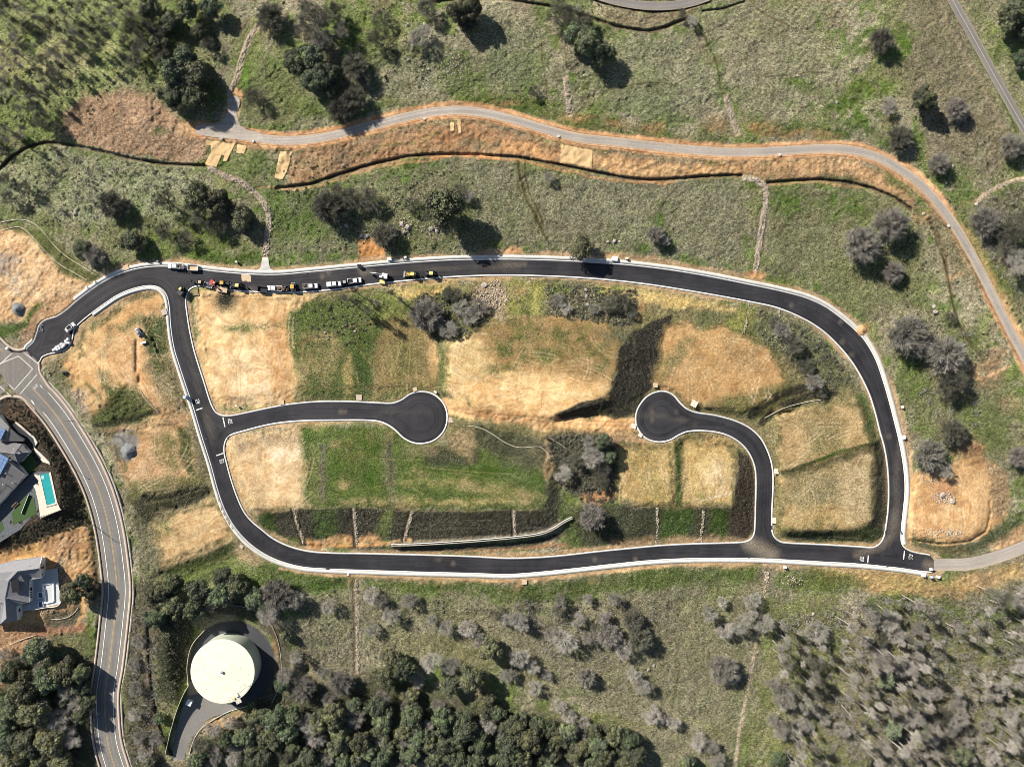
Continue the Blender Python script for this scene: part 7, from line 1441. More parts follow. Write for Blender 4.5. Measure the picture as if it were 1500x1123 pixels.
def bare_crown(seed, h0=.42, spread=1.0, up=.62, n1=10, n2=6, n3=7, n4=7, wd=.0105, tl=.16):
    r = np.random.default_rng(seed); parts = []; A = []; B = []
    def kids(p, d, ln, n, ang, jl=.25):
        out = []
        for i in range(n):
            nd = unit(d + unit(r.normal(size=3)) * ang); nd[2] = nd[2] * .8 + .10; nd = unit(nd); out.append((nd, ln * r.uniform(1 - jl, 1 + jl)))
        return out
    base = np.array([0, 0, h0])
    for i in range(n1):
        a = 2 * math.pi * (i + r.uniform(-.3, .3)) / n1; e = r.uniform(.15, 1.2); d = unit(np.array([math.cos(a) * math.cos(e), math.sin(a) * math.cos(e), math.sin(e) * up + .15])); L1 = r.uniform(.36, .50) * spread
        q = base + d * L1; parts.append(branch_tube(base, q, .026, .016, 4))
        for d2, l2 in kids(q, d, .25, n2, .75):
            s2 = q - d * L1 * r.uniform(0, .5); q2 = s2 + d2 * l2 * spread; parts.append(branch_tube(s2, q2, .012, .007, 3))
            for d3, l3 in kids(q2, d2, .19, n3, .8):
                s3 = q2 - d2 * l2 * r.uniform(0, .6); q3 = s3 + d3 * l3 * spread; A.append((s3, q3, .0055))
                for d4, l4 in kids(q3, d3, tl, n4, .75):
                    s4 = q3 - d3 * l3 * r.uniform(0, .8); A.append((s4, s4 + d4 * l4, wd * r.uniform(.5, 1)))
    s = np.array([x[0] for x in A]); e = np.array([x[1] for x in A]); w = np.array([x[2] for x in A]) * .5; d = unit(e - s); side = unit(np.cross(d, r.normal(size=d.shape))) * w[:, None]
    V = np.stack([s - side, s + side, e + side * .5, e - side * .5], 1).reshape(-1, 3); F = np.arange(len(V)).reshape(-1, 4)
    v0, f0 = join([(v, f) for v, f in parts]); b0 = np.array([0, 0, 0]);
    return join([(v0, f0), (V, F)])

EV = []
CLR = bil_src = None
_f = flat.astype(float); _i = np.searchsorted(ix, gx[(gx > ix[0]) & (gx < ix[-1])]); _j = np.searchsorted(iy, gy[(gy > iy[0]) & (gy < iy[-1])])
CLR = _f[np.ix_(np.clip(_j, 0, len(iy) - 1), np.clip(_i, 0, len(ix) - 1))]
for s_ in range(6):
    V, F, cen = leafy_crown(40 + s_, n=9500, lobes=34 + 5 * s_, leaf=.036, flat=.7 + .05 * (s_ % 3)); crown = np_mesh('crown', V, F, M['leaf']); set_attr(crown, 'tint', tint_of[0]); V, F = trunk_mesh(s_, .7, .05, cen); EV.append((crown, np_mesh('trunk', V, F, M['bark'])))
SG = []
for s_ in range(2):
    V, F, cen = leafy_crown(80 + s_, n=5200, lobes=34, flat=.8); crown = np_mesh('crown', V, F, M['leafsage']); V, F = trunk_mesh(s_, .7, .05, cen); SG.append((crown, np_mesh('trunk', V, F, M['bark'])))
BR = []; BD = []
for s_ in range(7):
    V, F = bare_crown(140 + s_, h0=.40 + .05 * (s_ % 3), up=.7 + .1 * (s_ % 4)); V = V * [1.28, 1.28, 1.1]; crown = np_mesh('crown', V, F, M['twig']); V, F = trunk_mesh(20 + s_, .5, .045); tm_ = np_mesh('trunk', V, F, M['bark']); BR.append((crown, tm_)); cd = crown.copy(); cd.materials.clear(); cd.materials.append(M['twigshade']); BD.append((cd, tm_))
def dome_crown(seed, n=5200):
    """dense rounded crown of fine bare twigs standing out from the limbs"""
    r = np.random.default_rng(seed); parts = []; ncl = 110; d = unit(r.normal(size=(ncl, 3))); d[:, 2] = np.abs(d[:, 2]) - .12; d = unit(d)
    tip = d * r.uniform(.62, .92, (ncl, 1)) * [1, 1, .85]
    for c in tip: parts.append(branch_tube(np.zeros(3), c * .75, .022, .008, 3))
    k = r.integers(0, ncl, n); base_ = tip[k] * r.uniform(.5, 1.0, (n, 1)) + r.normal(size=(n, 3)) * .035; dd = unit(unit(tip[k]) + r.normal(size=(n, 3)) * .75); L_ = r.uniform(.10, .26, (n, 1)); e_ = base_ + dd * L_
    c = (base_ + e_) / 2; h_ = (e_ - base_) / 2; side = unit(np.cross(h_, r.normal(size=h_.shape))) * .0068; V, F = quads(c, h_, side); v0, f0 = join(parts); V, F = join([(v0, f0), (V, F)]); V[:, 2] += .55; return V, F
RD = []; RDD = []
for s_ in range(4):
    V, F = dome_crown(440 + s_); crown = np_mesh('crown', V, F, M['twigmid']); V, F = trunk_mesh(90 + s_, .6, .05); tm_ = np_mesh('trunk', V, F, M['bark']); RD.append((crown, tm_)); cd = crown.copy(); cd.materials.clear(); cd.materials.append(M['twigshade']); RDD.append((cd, tm_))
TD = []; TN = []   # tall, slender; unit = crown radius, trunk several radii tall
for s_ in range(7):
    V, F = bare_crown(240 + s_, h0=0, spread=.95, up=2.2, n1=6, n2=4, n3=4, n4=6, wd=.018, tl=.30); hh = 2.9 + .35 * (s_ % 4); lx, ly = math.cos(s_ * 1.7) * .25, math.sin(s_ * 1.7) * .25
    V = V * [1.15, 1.0, 2.4 + .25 * (s_ % 3)] + [lx * .7, ly * .7, hh * .68]; crown = np_mesh('crown', V, F, M['twig']); V, F = trunk_mesh(60 + s_, hh + .25, .060, None, (lx, ly)); tm_ = np_mesh('trunk', V, F, M['palewood' if s_ % 2 else 'bark']); TN.append((crown, tm_)); cd = crown.copy(); cd.materials.clear(); cd.materials.append(M['twigshade']); TD.append((cd, tm_))
SC = []
for s_ in range(4):
    V, F, cen = leafy_crown(300 + s_, n=900, lobes=14, flat=.6, leaf=.085, base=.35); SC.append(np_mesh('scrub_crown', V, F, M['scrub']))

TREES = 0; PLACED = []
def tree(kind, px, py, rpx, label, group, k=None):
    """crown seen at (px, py) with radius rpx photo pixels"""
    global TREES; TREES += 1; PLACED.append((px, py, rpx)); r = rpx * S; rr = np.random.default_rng(TREES * 13 + 5); k = int(rr.integers(0, 100)) if k is None else k
    if kind == 'E': name, cat, (cm, tm), zc, sc3 = 'evergreen_oak', 'evergreen tree', EV[k % len(EV)], .85, (r * 1.14, r * 1.14, r * rr.uniform(1.05, 1.45))
    elif kind == 'G': name, cat, (cm, tm), zc, sc3 = 'sage_green_tree', 'evergreen tree', SG[k % len(SG)], .85, (r, r, r)
    elif kind in 'RD': name, cat, (cm, tm), zc, sc3 = 'leafless_oak', 'leafless tree', (RD if kind == 'R' else RDD)[k % 4], .85, (r * 1.24, r * 1.24, r * rr.uniform(.95, 1.15))
    elif kind == 'B': name, cat, (cm, tm), zc, sc3 = 'leafless_oak', 'leafless tree', (BD if rr.random() < (.85 if (px < 740 and py < 420) else .55 if py < 620 else .15) else BR)[k % len(BR)], .75, (r * 1.08, r * 1.08, r * rr.uniform(.95, 1.2))
    else: name, cat, (cm, tm), zc, sc3 = 'slender_leafless_tree', 'leafless tree', (TD if rr.random() < (.45 if py < 500 else .12) else TN)[k % len(TN)], 3.5, (r, r, r * rr.uniform(.8, 1.15))
    p = at(px, py, 0); h = zc * sc3[2]; p2 = at(px, py, h); loc = Vector((p2.x, p2.y, p.z)); g = at(px, py, 0)
    # ground under the crown centre
    fx = CX + p2.x / (S * (CAMH - p.z) / CAMH); fy = CY - p2.y / (S * (CAMH - p.z) / CAMH); loc.z = float(zg(fx, fy))
    t = empty(name, loc, rr.uniform(0, 6.28), label, cat, group); t.scale = sc3
    link('crown', cm, t); link('trunk', tm, t); return t

ORD = ['first', 'second', 'third', 'fourth', 'fifth', 'sixth', 'seventh', 'eighth', 'ninth', 'tenth', 'eleventh', 'twelfth', 'thirteenth', 'fourteenth', 'fifteenth', 'sixteenth']
KN = {'R': 'leafless oak', 'D': 'leafless oak', 'E': 'evergreen oak', 'G': 'sage green tree', 'B': 'leafless oak', 'T': 'thin leafless tree'}
def clump(where, items, group=None):
    """items: (kind, x, y, r); each gets a label of its own, counted from the left inside its kind"""
    by = {}
    for it in items: by.setdefault('B' if it[0] in 'RD' else it[0], []).append(it)
    for kd, L_ in by.items():
        L_.sort(key=lambda q: q[1]); n_ = len(L_); big = max(L_, key=lambda q: q[3]) if n_ > 1 else None
        for i, (k_, x, y, r) in enumerate(L_):
            if n_ == 1: lab = '%s %s' % (KN[kd], where)
            elif n_ == 2: lab = '%s %s %s' % ('left' if i == 0 else 'right', KN[kd], where)
            else: lab = '%s %s %s' % ('leftmost' if i == 0 else 'rightmost' if i == n_ - 1 else ORD[i] + ' from left', KN[kd], where)
            tree(k_, x, y, r, lab, (group or KN[kd] + 's ' + where) if n_ > 1 else None)

clump('in the grove above the upper track end', [('E',254,104,21),('E',283,112,22),('E',252,139,19),('E',287,142,19),('E',270,82,17),('E',231,60,16),('E',268,122,20),('B',222,34,17),('B',205,68,14),('B',236,74,15),('E',275,12,16),('B',305,66,12),('E',308,12,15),('E',219,10,16),('B',198,90,13),('E',250,30,16),('E',293,44,12)], 'trees in the grove above the dead end')
clump('right of the grove, at the top edge above the thin rock channel', [('D',394,24,19)])
clump('beside the small green patch near the turning head', [('B',374,144,13)])
clump('in the upper clump left of the small rocks', [('B',463,32,24),('B',490,18,16),('B',450,14,15),('B',500,46,14),('B',471,56,16),('B',446,46,13)])
clump('in the tight round clump above the upper track', [('E',431,90,19),('E',457,82,18),('E',476,107,19),('E',456,117,17),('E',487,128,12),('D',519,96,17),('B',534,114,12)])
clump('in the pair beside the left rise of the upper track', [('D',517,143,16),('D',498,160,17)])
clump('on the rock crest near the top edge', [('B',560,28,14),('B',552,56,15),('B',626,14,16),('B',616,51,16)])
clump('in the round clump at the top, left of centre', [('E',672,18,17),('E',690,10,17),('E',684,36,13)])
clump('above the short middle rock channel', [('B',817,26,16),('B',840,21,15),('B',818,4,11),('E',843,50,17),('E',861,63,20),('E',882,78,18),('B',856,28,12)])
clump('small one left of the short middle rock channel', [('B',781,134,9)])
clump('at the head of the dip below the top road', [('B',999,19,8),('B',1014,31,8)])
clump('alone on the green patch of the upper right field', [('D',1292,58,16)])
clump('in the loose row beside the upper right road', [('E',1354,145,18),('B',1302,154,12),('R',1404,159,15),('D',1321,201,17),('R',1378,238,14),('R',1485,213,16)])
clump('in the upper right corner beyond the grey road', [('E',1480,22,22),('E',1497,44,16),('E',1499,86,14),('E',1490,2,14)])
clump('on the slope right of the descending track', [('R',1447,324,20),('B',1480,340,22),('B',1490,386,20),('B',1470,362,15),('B',1498,318,14)])
clump('in the lone pair with strong shadows on the right-hand field', [('R',1308,327,22),('R',1266,358,24)])
clump('small leaning one below the lone pair', [('R',1311,398,14)])
clump('outside the upper right bend of the loop road', [('R',1335,490,27),('R',1391,520,25),('B',1398,556,21),('B',1352,508,16),('B',1394,466,9)])
clump('above the sandy quarry lot at the right', [('B',1388,572,16),('D',1400,634,18),('R',1364,667,21),('R',1495,668,14),('B',1384,690,11)])
clump('inside the upper right bend of the loop road', [('B',1143,484,14),('B',1160,503,15),('B',1180,536,13),('B',1191,560,14),('B',1202,574,10),('B',1134,470,9)])
clump('in the wide clump left of the winding rock channel', [('B',246,296,18),('E',290,290,20),('E',320,296,19),('B',297,320,17),('B',318,333,15),('E',352,318,17),('B',240,339,14),('B',272,350,13),('B',336,310,14),('B',289,276,12),('B',366,330,11)])
clump('on the green slope left of that wide clump', [('D',160,298,18),('B',176,308,13),('E',120,366,15),('B',137,373,16),('E',190,352,16),('B',206,358,12),('B',141,384,11)])
clump('at the left edge above the straw rolls', [('B',38,275,12),('B',14,290,13),('B',62,176,14),('B',80,186,10),('B',27,199,8),('B',6,262,9)])
clump('in the middle field left of the vehicle track', [('D',480,302,22),('B',515,290,17),('B',540,291,18),('E',650,303,27),('B',603,298,12),('B',672,280,12),('D',562,344,17),('B',634,312,14),('B',497,280,12),('B',686,288,9),('B',566,350,9)])
clump('casting its shadow on the upper loop road', [('E',854,362,18)])
clump('in the middle field right of the dark roadside oak', [('R',961,343,12),('B',974,352,8)])
clump('reddish brown and small below the square straw mat', [('B',804,259,8)])
clump('in the rough knoll below the parked machines', [('R',624,461,22),('B',664,430,14),('B',675,451,13),('B',700,451,14),('B',658,483,14),('B',640,474,12),('B',690,466,11),('E',655,432,9)])
clump('with long straight shadows below the white pickups', [('T',506,436,10),('T',524,442,9),('T',540,452,9),('T',575,430,10),('T',588,440,8),('T',518,426,9),('T',552,444,8)])
clump('in the scrub above the big tan lot', [('B',817,440,11),('B',830,452,9),('B',893,446,12),('B',912,443,13),('B',925,458,9),('B',902,432,8),('B',870,452,8)])
clump('on the scrub mound between the two turning circles', [('B',868,668,17),('B',825,692,14),('B',842,674,12),('B',879,704,13),('E',882,646,12),('E',894,668,11),('B',884,686,11),('B',862,648,10)])
clump('round and lone on the dark bank above the lower street', [('R',868,757,18)])
clump('in the row above the round water tank', [('E',230,872,20),('E',252,858,19),('E',227,905,17),('E',290,866,20),('E',284,892,17),('E',327,847,17),('E',322,872,19),('E',346,858,17),('E',372,880,16),('B',394,886,16),('E',252,888,19),('B',308,884,11)])
clump('beside the collector road below the lower house', [('E',102,870,18),('E',120,851,14),('E',131,868,12)])
clump('in the dark wood at the lower left corner', [('E',56,952,23),('E',94,982,21),('E',38,1008,23),('E',69,997,20),('E',14,1040,20),('E',56,1042,22),('B',88,1053,19),('E',38,1090,22),('E',78,1085,22),('E',10,1085,20),('B',108,1078,17),('B',112,1030,15),('E',14,1118,18),('E',60,1116,18),('E',92,1116,18),('E',116,986,16),('B',30,968,11),('E',120,1006,14)], 'trees of the dark wood at the lower left corner')
clump('on the strip left of the tank driveway', [('B',203,938,11),('B',196,972,10),('B',200,1008,11),('B',198,1045,11),('E',232,1052,10),('B',205,1078,11),('B',230,1080,12),('B',212,1104,12),('E',222,1116,10)])
clump('just right of the tank driveway', [('E',374,1050,15),('E',361,1078,16),('E',331,1084,12),('B',313,1066,13),('B',294,1090,13),('E',290,1113,14),('B',342,1110,12),('E',388,1048,13),('B',336,1056,10),('E',385,1082,14),('E',372,1112,15),('B',316,1112,11),('B',350,1062,9)], 'trees right of the tank driveway')
clump('right of the tank, left of the straight rock channel', [('R',405,872,21),('B',394,900,16),('B',430,878,15),('B',482,887,12),('E',418,932,8),('B',434,962,10),('B',474,983,11),('B',418,987,12),('R',442,1010,17),('R',500,1002,17),('E',413,1004,11)])
clump('right of the straight rock channel below the street', [('B',544,871,13),('B',573,900,14),('B',600,878,13),('B',557,878,11),('B',544,922,12),('B',653,919,12),('B',685,921,13),('E',718,950,17),('B',699,935,12),('B',728,898,12),('B',760,962,15),('B',744,988,13),('B',765,912,13),('B',740,905,10),('B',632,906,8)])
clump('in the round group above the bottom wood', [('E',573,963,16),('E',591,980,18),('E',562,990,18),('B',632,968,16),('B',659,973,15),('E',691,990,20),('E',661,1004,16),('E',600,1021,15),('E',715,1023,12),('B',612,996,12)])
clump('in the left half of the bottom wood', [('E',490,1048,20),('B',520,1051,16),('E',552,1036,18),('E',405,1053,20),('E',423,1071,17),('B',450,1058,16),('B',462,1080,16),('E',498,1078,20),('E',528,1086,17),('E',602,1053,20),('E',612,1078,18),('E',568,1094,16),('E',550,1073,11),('E',450,1110,17),('B',477,1112,13)], 'trees in the left half of the bottom wood')
clump('in the right half of the bottom wood', [('E',650,1055,20),('E',680,1068,21),('B',715,1058,15),('E',704,1086,19),('E',653,1089,17),('E',744,1090,20),('E',755,1062,18),('E',790,1063,17),('E',778,1080,20),('E',831,1076,19),('B',855,1062,12),('E',848,1094,20),('E',876,1094,18),('E',900,1074,16),('E',921,1083,16)], 'trees in the right half of the bottom wood')
clump('along the bottom edge of the bottom wood', [('E',386,1110,16),('B',415,1106,13),('E',557,1114,16),('E',600,1106,17),('E',637,1112,15),('E',669,1112,16),('E',741,1114,15),('E',767,1108,15),('E',810,1104,15),('E',932,1106,17),('E',906,1108,16),('E',520,1114,13),('E',700,1114,14),('E',866,1116,13),('E',428,1096,13)], 'trees along the bottom edge')
clump('in the loose grove below the lower street', [('B',756,906,13),('B',820,880,11),('B',817,893,10),('B',847,906,12),('B',828,938,18),('B',806,928,11),('B',860,876,9),('B',900,876,11),('B',884,903,11),('R',892,930,17),('D',927,908,15),('D',938,936,17),('B',914,950,14),('B',872,918,10),('B',862,934,11)])
clump('on the open slope left of the gravel channel', [('B',762,966,13),('B',781,976,12),('B',783,1007,12),('R',860,993,13),('B',927,985,12),('B',942,1004,14),('B',820,1034,11),('B',954,1046,15),('B',986,1058,11),('B',1023,1086,14),('B',1042,1092,13),('B',1050,1112,12),('B',801,988,9),('B',968,1052,9),('E',1010,1114,10)])
clump('in the bunch astride the long gravel channel', [('B',1039,898,13),('B',1058,882,9),('B',1061,922,14),('B',1085,915,15),('B',1101,878,13),('B',1119,911,16),('R',1060,981,20),('B',1072,990,13),('B',1130,1053,11),('B',1133,999,12),('B',1100,900,11)])
clump('round and grey-green in the middle of the lower right wood', [('G',1298,996,17)])
clump('round and grey-green near the bottom of the lower right wood', [('G',1308,1070,17)])
clump('at the bottom edge of the lower right wood', [('E',1410,1106,15),('E',1140,1110,13),('E',1270,1118,9),('B',1362,1078,16),('B',1455,1010,16),('B',1480,1048,15)])

# woods of slender trees that nothing tells apart but the corner of the wood they stand in
def zone_r(x, y):
    if math.hypot(x - 1298, y - 996) < 42: return 'close around the upper sage green tree'
    if math.hypot(x - 1308, y - 1070) < 42: return 'close around the lower sage green tree'
    if x > 1455: return 'at the right edge' if y < 1000 else 'in the bottom right corner'
    if y < 925: return 'under the tan road verge' if x > 1320 else 'at the upper left rim of the wood'
    if x < 1185: return 'beside the long gravel channel'
    if y > 1085: return 'along the bottom edge'
    return 'right of the two sage green trees' if x > 1340 else 'between gravel channel and sage trees'
def zone_l(x, y):
    if y < 18: return 'at the very top edge'
    if x > 150: return 'just left of the dense oak grove'
    if y > 150: return 'left of the brown bare slope'
    if x < 40: return 'at the far left edge'
    return 'above the brown bare slope'
# woods
def thicket(poly_, spacing, rmin, rmax, label, group, seed, avoid=(), mx=200, kinds='TTTTB', gaps=True, r2=1.25):
    r = np.random.default_rng(seed); P0 = np.array(poly_, float); lo, hi = P0.min(0), P0.max(0); got = []
    for _ in range(6000):
        p = lo + r.random(2) * (hi - lo)
        if not inside(P0, np.array([p[0]]), np.array([p[1]]))[0]: continue
        if any((p[0] - a) ** 2 + (p[1] - b) ** 2 < c * c for a, b, c in avoid): continue
        dn = float(vnoise(p[0], p[1], 42.0, 77)); loc_sp = spacing * (1.45 - .9 * dn) if gaps else spacing
        if gaps and dn < .27: continue
        if any((p[0] - a) ** 2 + (p[1] - b) ** 2 < loc_sp ** 2 for a, b in got): continue
        got.append(tuple(p))
        if len(got) >= mx: break
    for i, (x, y) in enumerate(got):
        k_ = kinds[int(r.integers(0, len(kinds)))]; tree(k_, x, y, r.uniform(rmin, rmax) * (r2 if k_ == 'B' else 1), label(x, y, k_) if callable(label) else label, group(x, y) if callable(group) else group)
thicket([(-8,-8),(212,-8),(212,50),(190,60),(150,68),(98,84),(70,135),(46,180),(-8,225)], 16, 5.5, 9, lambda x, y, k: ('leafless oak' if k == 'B' else 'slender leafless tree') + ' in the upper left wood, ' + zone_l(x, y), lambda x, y: 'upper left wood trees ' + zone_l(x, y), 5, [(62,176,16),(205,68,15),(198,90,15)], 100, 'TTTTTTTB')
thicket([(1128,905),(1180,915),(1225,890),(1300,872),(1345,880),(1400,885),(1440,870),(1508,848),(1508,1130),(1150,1130),(1135,1060),(1150,990)], 13.6, 5.5, 12, lambda x, y, k: ('leafless oak' if k == 'B' else 'slender leafless tree') + ' in the lower right wood, ' + zone_r(x, y), lambda x, y: 'lower right wood trees ' + zone_r(x, y), 9, [(1298,996,20),(1308,1070,20),(1330,1010,9),(1250,1105,22),(1360,1000,12),(1270,960,10)], 190, 'TTTTB', True, 1.5)

thicket([(290,1095),(330,1070),(420,1035),(560,1030),(700,1035),(800,1055),(930,1065),(950,1130),(280,1130)], 13, 11, 17, 'evergreen oak merging with its neighbours deep in the bottom wood', 'merging evergreen oaks in the bottom wood', 21, [(t_[0], t_[1], 12) for t_ in PLACED], 46, 'E', False)
thicket([(290,1095),(330,1070),(420,1025),(560,1010),(760,1040),(930,1060),(950,1130),(280,1130)], 15, 9, 14, 'grey leafless oak squeezed between evergreens in the bottom wood', 'grey oaks between the evergreens of the bottom wood', 22, [(t_[0], t_[1], 9) for t_ in PLACED], 34, 'B', False, 1.0)
thicket([(-10,950),(70,935),(125,975),(130,1130),(-10,1130)], 14, 10, 15, lambda x, y, k: ('evergreen oak' if k == 'E' else 'leafless oak') + ' squeezed between bigger crowns, lower left wood', 'gap-filling crowns in the lower left wood', 23, [(t_[0], t_[1], 11) for t_ in PLACED], 22, 'EEB', False, 1.0)
# ------------------------------------------------------------------ boulders and stones
BM = []
for s_ in range(4):
    b_ = bmesh.new(); bmesh.ops.create_icosphere(b_, subdivisions=2, radius=1); r = np.random.default_rng(s_)
    for v in b_.verts: v.co *= 1 + r.uniform(-.22, .18); v.co.z *= .62; v.co.y *= .8
    m_ = bpy.data.meshes.new('boulder'); b_.to_mesh(m_); b_.free(); m_.materials.append(M['rock']); BM.append(m_)
BL = [(710,418,5,'large pale boulder beside the rubble patch below the parked machines'),(597,37,3.2,'upright pale rock on the crest at the top, left of the leafless oaks'),(622,36,3.0,'upper pale rock among the leafless oaks at the top'),(624,46,3.4,'middle pale rock among the leafless oaks at the top'),(630,54,2.6,'lower pale rock among the leafless oaks at the top'),
 (591,6,2.5,'pale rock at the very top edge, left of the leafless oaks'),(656,106,2.4,'grey rock outcrop stone in the upper field, right one'),(628,101,2.4,'grey rock outcrop stone in the upper field, left one'),(598,88,2,'small grey rock below the crest in the upper field'),(589,328,4,'left dark rock of the cluster in the middle field'),(597,333,4.5,'largest dark rock of the cluster in the middle field'),(592,340,3.5,'lowest dark rock of the cluster in the middle field'),
 (529,345,3.4,'pale rock above the orange bank, left one'),(537,346,3.8,'pale rock above the orange bank, right one'),(507,330,3.4,'grey rock left of the orange bank'),(632,335,4,'reddish rock at the foot of the big round oak in the middle field'),(640,338,3,'small reddish rock right of the oak foot in the middle field'),
 (858,425,3.2,'upper of the tall pale rocks in the scrub above the big lot'),(859,434,3.6,'middle of the tall pale rocks in the scrub above the big lot'),(861,446,3,'lower of the tall pale rocks in the scrub above the big lot'),(900,353,3,'grey stone of the little row right of the roadside oak'),(908,354,2.4,'smaller grey stone at the right end of the little row'),(891,354,2.4,'small grey stone at the left end of the little row'),
 (1368,449,3.2,'upper of two white rocks on the right-hand field'),(1370,457,3.6,'lower of two white rocks on the right-hand field'),(1380,725,4.6,'upper pale rock pile stone in the quarry lot'),(1395,734,4.6,'lower pale rock pile stone in the quarry lot'),(1296,968,4,'pale boulder with a black shadow in the lower right wood'),(1268,966,3,'pale rock left of the shadowed boulder in the lower right wood'),
 (1180,899,2.2,'left of two small pale rocks below the bottom street verge'),(1191,899,2.6,'right of two small pale rocks below the bottom street verge'),(958,975,3,'pale rock on the lower slope below the loose grove'),(950,980,2.6,'small dark-shadowed rock on the lower slope below the loose grove'),(1396,243,2,'pale stone right of the tree beside the descending track'),(1386,268,2.4,'pale stone below the tree shadow beside the descending track'),
 (110,313,4,'dark rock on the green slope left of the wide clump'),(142,318,2.6,'small dark rock on the green slope left of the wide clump'),(1353,313,2.6,'white rock left of the right bend of the upper track'),(476,487,2,'white stone in the green lot below the white pickups') ,(520,485,2,'small white stone at the edge of the green lot'),(1226,150,2.5,'pinkish stone in the upper right field'),(1430,300,3,'pale block at the end of the right edge channel'),(152,635,1.6,'small white stone at the dark bank corner left of the gravel lot')]
for i, (x, y, r_, lab) in enumerate(BL):
    o = link('boulder', BM[i % 4], None, at(x, y, 0), i * 1.3); o.location.z = float(zg(x, y)); o.scale = (r_ * S,) * 3; tag(o, lab, 'boulder', 'boulders')
def scatter(px, py, rx, ry, n_, seed):
    r = np.random.default_rng(seed); a = r.random(n_) * 6.28; q = r.random(n_) ** .6; return np.c_[px + rx * q * np.cos(a), py + ry * q * np.sin(a)]
RF = [('field_stones', 'small stones strewn over the upper right fields', [(950,120,90,60,150),(1180,90,110,70,240),(1100,330,160,50,160),(1300,220,60,80,120),(900,320,120,40,140),(1240,370,70,60,120)], .17), ('field_stones', 'small stones strewn over the upper left fields', [(180,270,120,30,120),(500,90,90,60,120),(700,90,80,60,120),(640,310,140,40,160),(450,330,50,40,60)], .17), ('rubble_patch', 'pile of broken pale rubble below the parked machines', [(727,432,18,22,260),(705,440,8,14,80)], .34), ('outcrop_stones', 'stones scattered about the rock cluster of the middle field', [(592,334,16,18,90),(540,345,20,12,60),(635,335,16,12,60),(600,305,60,40,120)], .3),
      ('outcrop_stones', 'stones on the rocky crest and upper field', [(600,40,40,40,120),(640,110,60,30,150),(660,95,30,20,60)], .24), ('outcrop_stones', 'stones strewn through the lower right wood', [(1320,950,40,26,240),(1280,960,30,20,160),(1190,905,30,16,60),(1160,850,16,10,60),(1400,1000,60,50,120)], .3),
      ('outcrop_stones', 'stones on the cut faces of the quarry lot', [(1383,728,16,10,120),(1375,780,34,7,90),(1360,700,14,10,60),(1395,780,10,6,50)], .3), ('outcrop_stones', 'pale stones in the rough ground below the loop road', [(865,440,12,30,90),(1140,490,24,24,120),(800,440,60,20,120),(900,455,30,16,80)], .24),
      ('outcrop_stones', 'stones between the upper track and the right edge road', [(1385,255,20,16,60),(1345,240,14,10,40),(1470,260,24,12,80),(1350,140,18,12,30),(1355,490,24,40,60),(1370,480,14,8,20)], .24), ('outcrop_stones', 'pale rock rubble beside the collector verge', [(116,588,8,16,160),(66,550,8,8,40)], .24),
      ('outcrop_stones', 'stones scattered over the lower slope', [(860,940,110,60,140),(640,900,120,40,90),(1180,880,60,30,80),(480,930,40,50,60)], .2), ('outcrop_stones', 'broken stones on the patio bank of the lower house', [(88,838,4,22,120),(60,895,26,4,60),(62,936,14,4,60)], .25)]
for i, (nm, lab, L_, s_) in enumerate(RF):
    X = np.concatenate([scatter(a, b, c, d, n_, i * 10 + j) for j, (a, b, c, d, n_) in enumerate(L_)]); rr = np.random.default_rng(i)
    tag(link('scattered_stones', rockfield(X, s_ * rr.uniform(.4, 1.3, len(X)), 'scattered_stones', M['riprap'], i)), lab, 'stones', kind='stuff')

# ------------------------------------------------------------------ low scrub and tussocks, uncountable
def tufts(X, rad, name, m, label, seed, nleaf=26, hh=.7, lf=.14):
    r = np.random.default_rng(seed); z = zg(X[:, 0], X[:, 1]); Q = W(X[:, 0], X[:, 1], z); n_ = len(X); k = np.repeat(np.arange(n_), nleaf); u = unit(r.normal(size=(len(k), 3))); u[:, 2] = np.abs(u[:, 2])
    R = rad[k][:, None]; p = Q[k] + u * R * r.uniform(.5, 1.0, (len(k), 1)) * [1, 1, hh]; nn = unit(u + r.normal(size=u.shape) * .6); a = unit(np.cross(nn, r.normal(size=u.shape))); b = np.cross(nn, a); s = np.clip(R * .34, .05, lf) * r.uniform(.6, 1.3, (len(k), 1))
    V, F = quads(p, a * s, b * s * .6); tag(link(name, np_mesh(name, V, F, m)), label, 'scrub', kind='stuff')
def fillpoly(pl, n_, seed):
    r = np.random.default_rng(seed); P0 = np.array(pl, float); lo, hi = P0.min(0), P0.max(0); X = lo + r.random((n_ * 4, 2)) * (hi - lo); X = X[inside(P0, X[:, 0], X[:, 1])]; k = bil(CLR, X[:, 0], X[:, 1]) < .02; return X[k][:n_]
# planted banks beside the houses
X = np.concatenate([fillpoly([(10,590),(50,598),(70,628),(98,670),(120,725),(132,770),(110,775),(94,745),(84,700),(70,665),(45,630),(15,612)], 420, 1), fillpoly([(130,765),(60,790),(0,810),(-40,815),(-40,800),(30,775),(60,762),(95,752),(128,745)], 420, 2)])
tufts(X, np.random.default_rng(3).uniform(.2, .6, len(X)), 'bank_shrubs', M['scrub'], 'small planted shrubs covering the dark banks round the upper house', 4)
X = np.concatenate([fillpoly([(800,640),(890,635),(905,665),(900,735),(850,735),(810,700)], 700, 5), fillpoly([(800,415),(935,425),(930,478),(850,470),(800,462)], 520, 6), fillpoly([(610,430),(700,425),(715,470),(680,500),(640,500),(605,460)], 520, 7), fillpoly([(1110,452),(1200,490),(1250,560),(1200,590),(1150,520),(1110,495)], 380, 8), fillpoly([(430,450),(600,430),(560,480),(540,520),(430,480)], 90, 9)])
tufts(X, np.random.default_rng(6).uniform(.25, .95, len(X)), 'rough_scrub', M['scrubgrey'], 'grey-green rough scrub on the knolls inside the loop', 7, 30, .8)
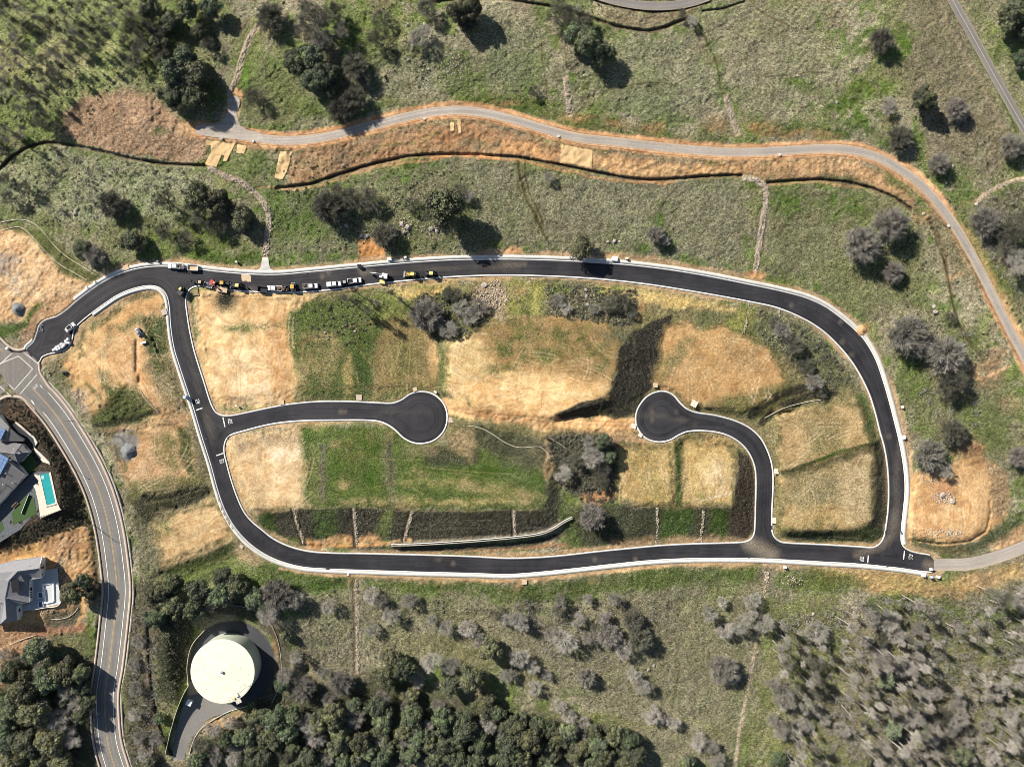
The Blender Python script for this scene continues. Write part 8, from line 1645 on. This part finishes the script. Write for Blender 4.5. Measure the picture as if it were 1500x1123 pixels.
X = np.concatenate([fillpoly([(192,860),(262,850),(262,1000),(240,1123),(188,1123)], 520, 10), fillpoly([(0,255),(300,250),(300,350),(60,330)], 240, 11), fillpoly([(1130,900),(1508,850),(1508,1130),(1150,1130)], 1500, 12), fillpoly([(280,1060),(940,1060),(940,1123),(280,1123)], 700, 13), fillpoly([(0,960),(135,960),(135,1123),(0,1123)], 400, 14), fillpoly([(400,860),(1100,880),(1090,1060),(400,980)], 500, 15)])
tufts(X, np.random.default_rng(8).uniform(.2, .75, len(X)), 'woodland_scrub', M['scrubgrey'], 'low grey scrub under the open woods', 9, 22, .7)
def brush(X, rad, name, m, label, seed, nt=26, wd=.05):
    """low bare brush: sprays of thin stems"""
    r = np.random.default_rng(seed); Q = W(X[:, 0], X[:, 1], zg(X[:, 0], X[:, 1])); k = np.repeat(np.arange(len(X)), nt); d = unit(r.normal(size=(len(k), 3)) + [0, 0, .9]); d[:, 2] = np.abs(d[:, 2]); L_ = rad[k][:, None] * r.uniform(.6, 1.3, (len(k), 1))
    s_ = Q[k] + d * L_ * r.uniform(0, .6, (len(k), 1)); e_ = s_ + unit(d + r.normal(size=d.shape) * .5) * L_ * .8; c = (s_ + e_) / 2; h_ = (e_ - s_) / 2; side = unit(np.cross(h_, r.normal(size=h_.shape))) * wd
    V, F = quads(c, h_, side); tag(link(name, np_mesh(name, V, F, m)), label, 'scrub', kind='stuff')
X = np.concatenate([fillpoly([(1128,905),(1225,890),(1300,875),(1400,885),(1508,850),(1508,1130),(1150,1130),(1150,990)], 1100, 31), fillpoly([(740,880),(960,890),(950,980),(800,960)], 90, 32), fillpoly([(195,900),(225,900),(240,1120),(190,1120)], 90, 33)])
brush(X, np.random.default_rng(12).uniform(.8, 2.6, len(X)), 'bare_brush', M['twig'], 'bare grey brush under the lower woods', 13)
X = np.concatenate([fillpoly([(0,0),(200,0),(190,60),(70,130),(0,230)], 160, 34), fillpoly([(60,225),(300,250),(300,300),(60,320)], 60, 35), fillpoly([(1420,290),(1500,280),(1500,480),(1440,360)], 70, 36), fillpoly([(1330,470),(1430,480),(1440,640),(1340,600)], 60, 37)])
brush(X, np.random.default_rng(14).uniform(.7, 2.0, len(X)), 'bare_brush', M['twig'], 'bare grey brush in the upper woods and fields', 15)
X = np.concatenate([fillpoly([(190,20),(320,10),(320,150),(200,130)], 240, 16), fillpoly([(380,230),(700,255),(700,370),(400,370)], 260, 17), fillpoly([(400,0),(700,0),(700,120),(400,150)], 220, 18), fillpoly([(1300,100),(1500,220),(1500,500),(1420,560),(1330,560)], 320, 19), fillpoly([(0,100),(190,100),(90,230),(0,250)], 220, 20), fillpoly([(820,0),(880,0),(900,90),(830,80)], 60, 21)])
tufts(X, np.random.default_rng(10).uniform(.2, .6, len(X)), 'field_scrub', M['scrub'], 'small dark bushes dotted over the upper fields', 11, 20, .7)
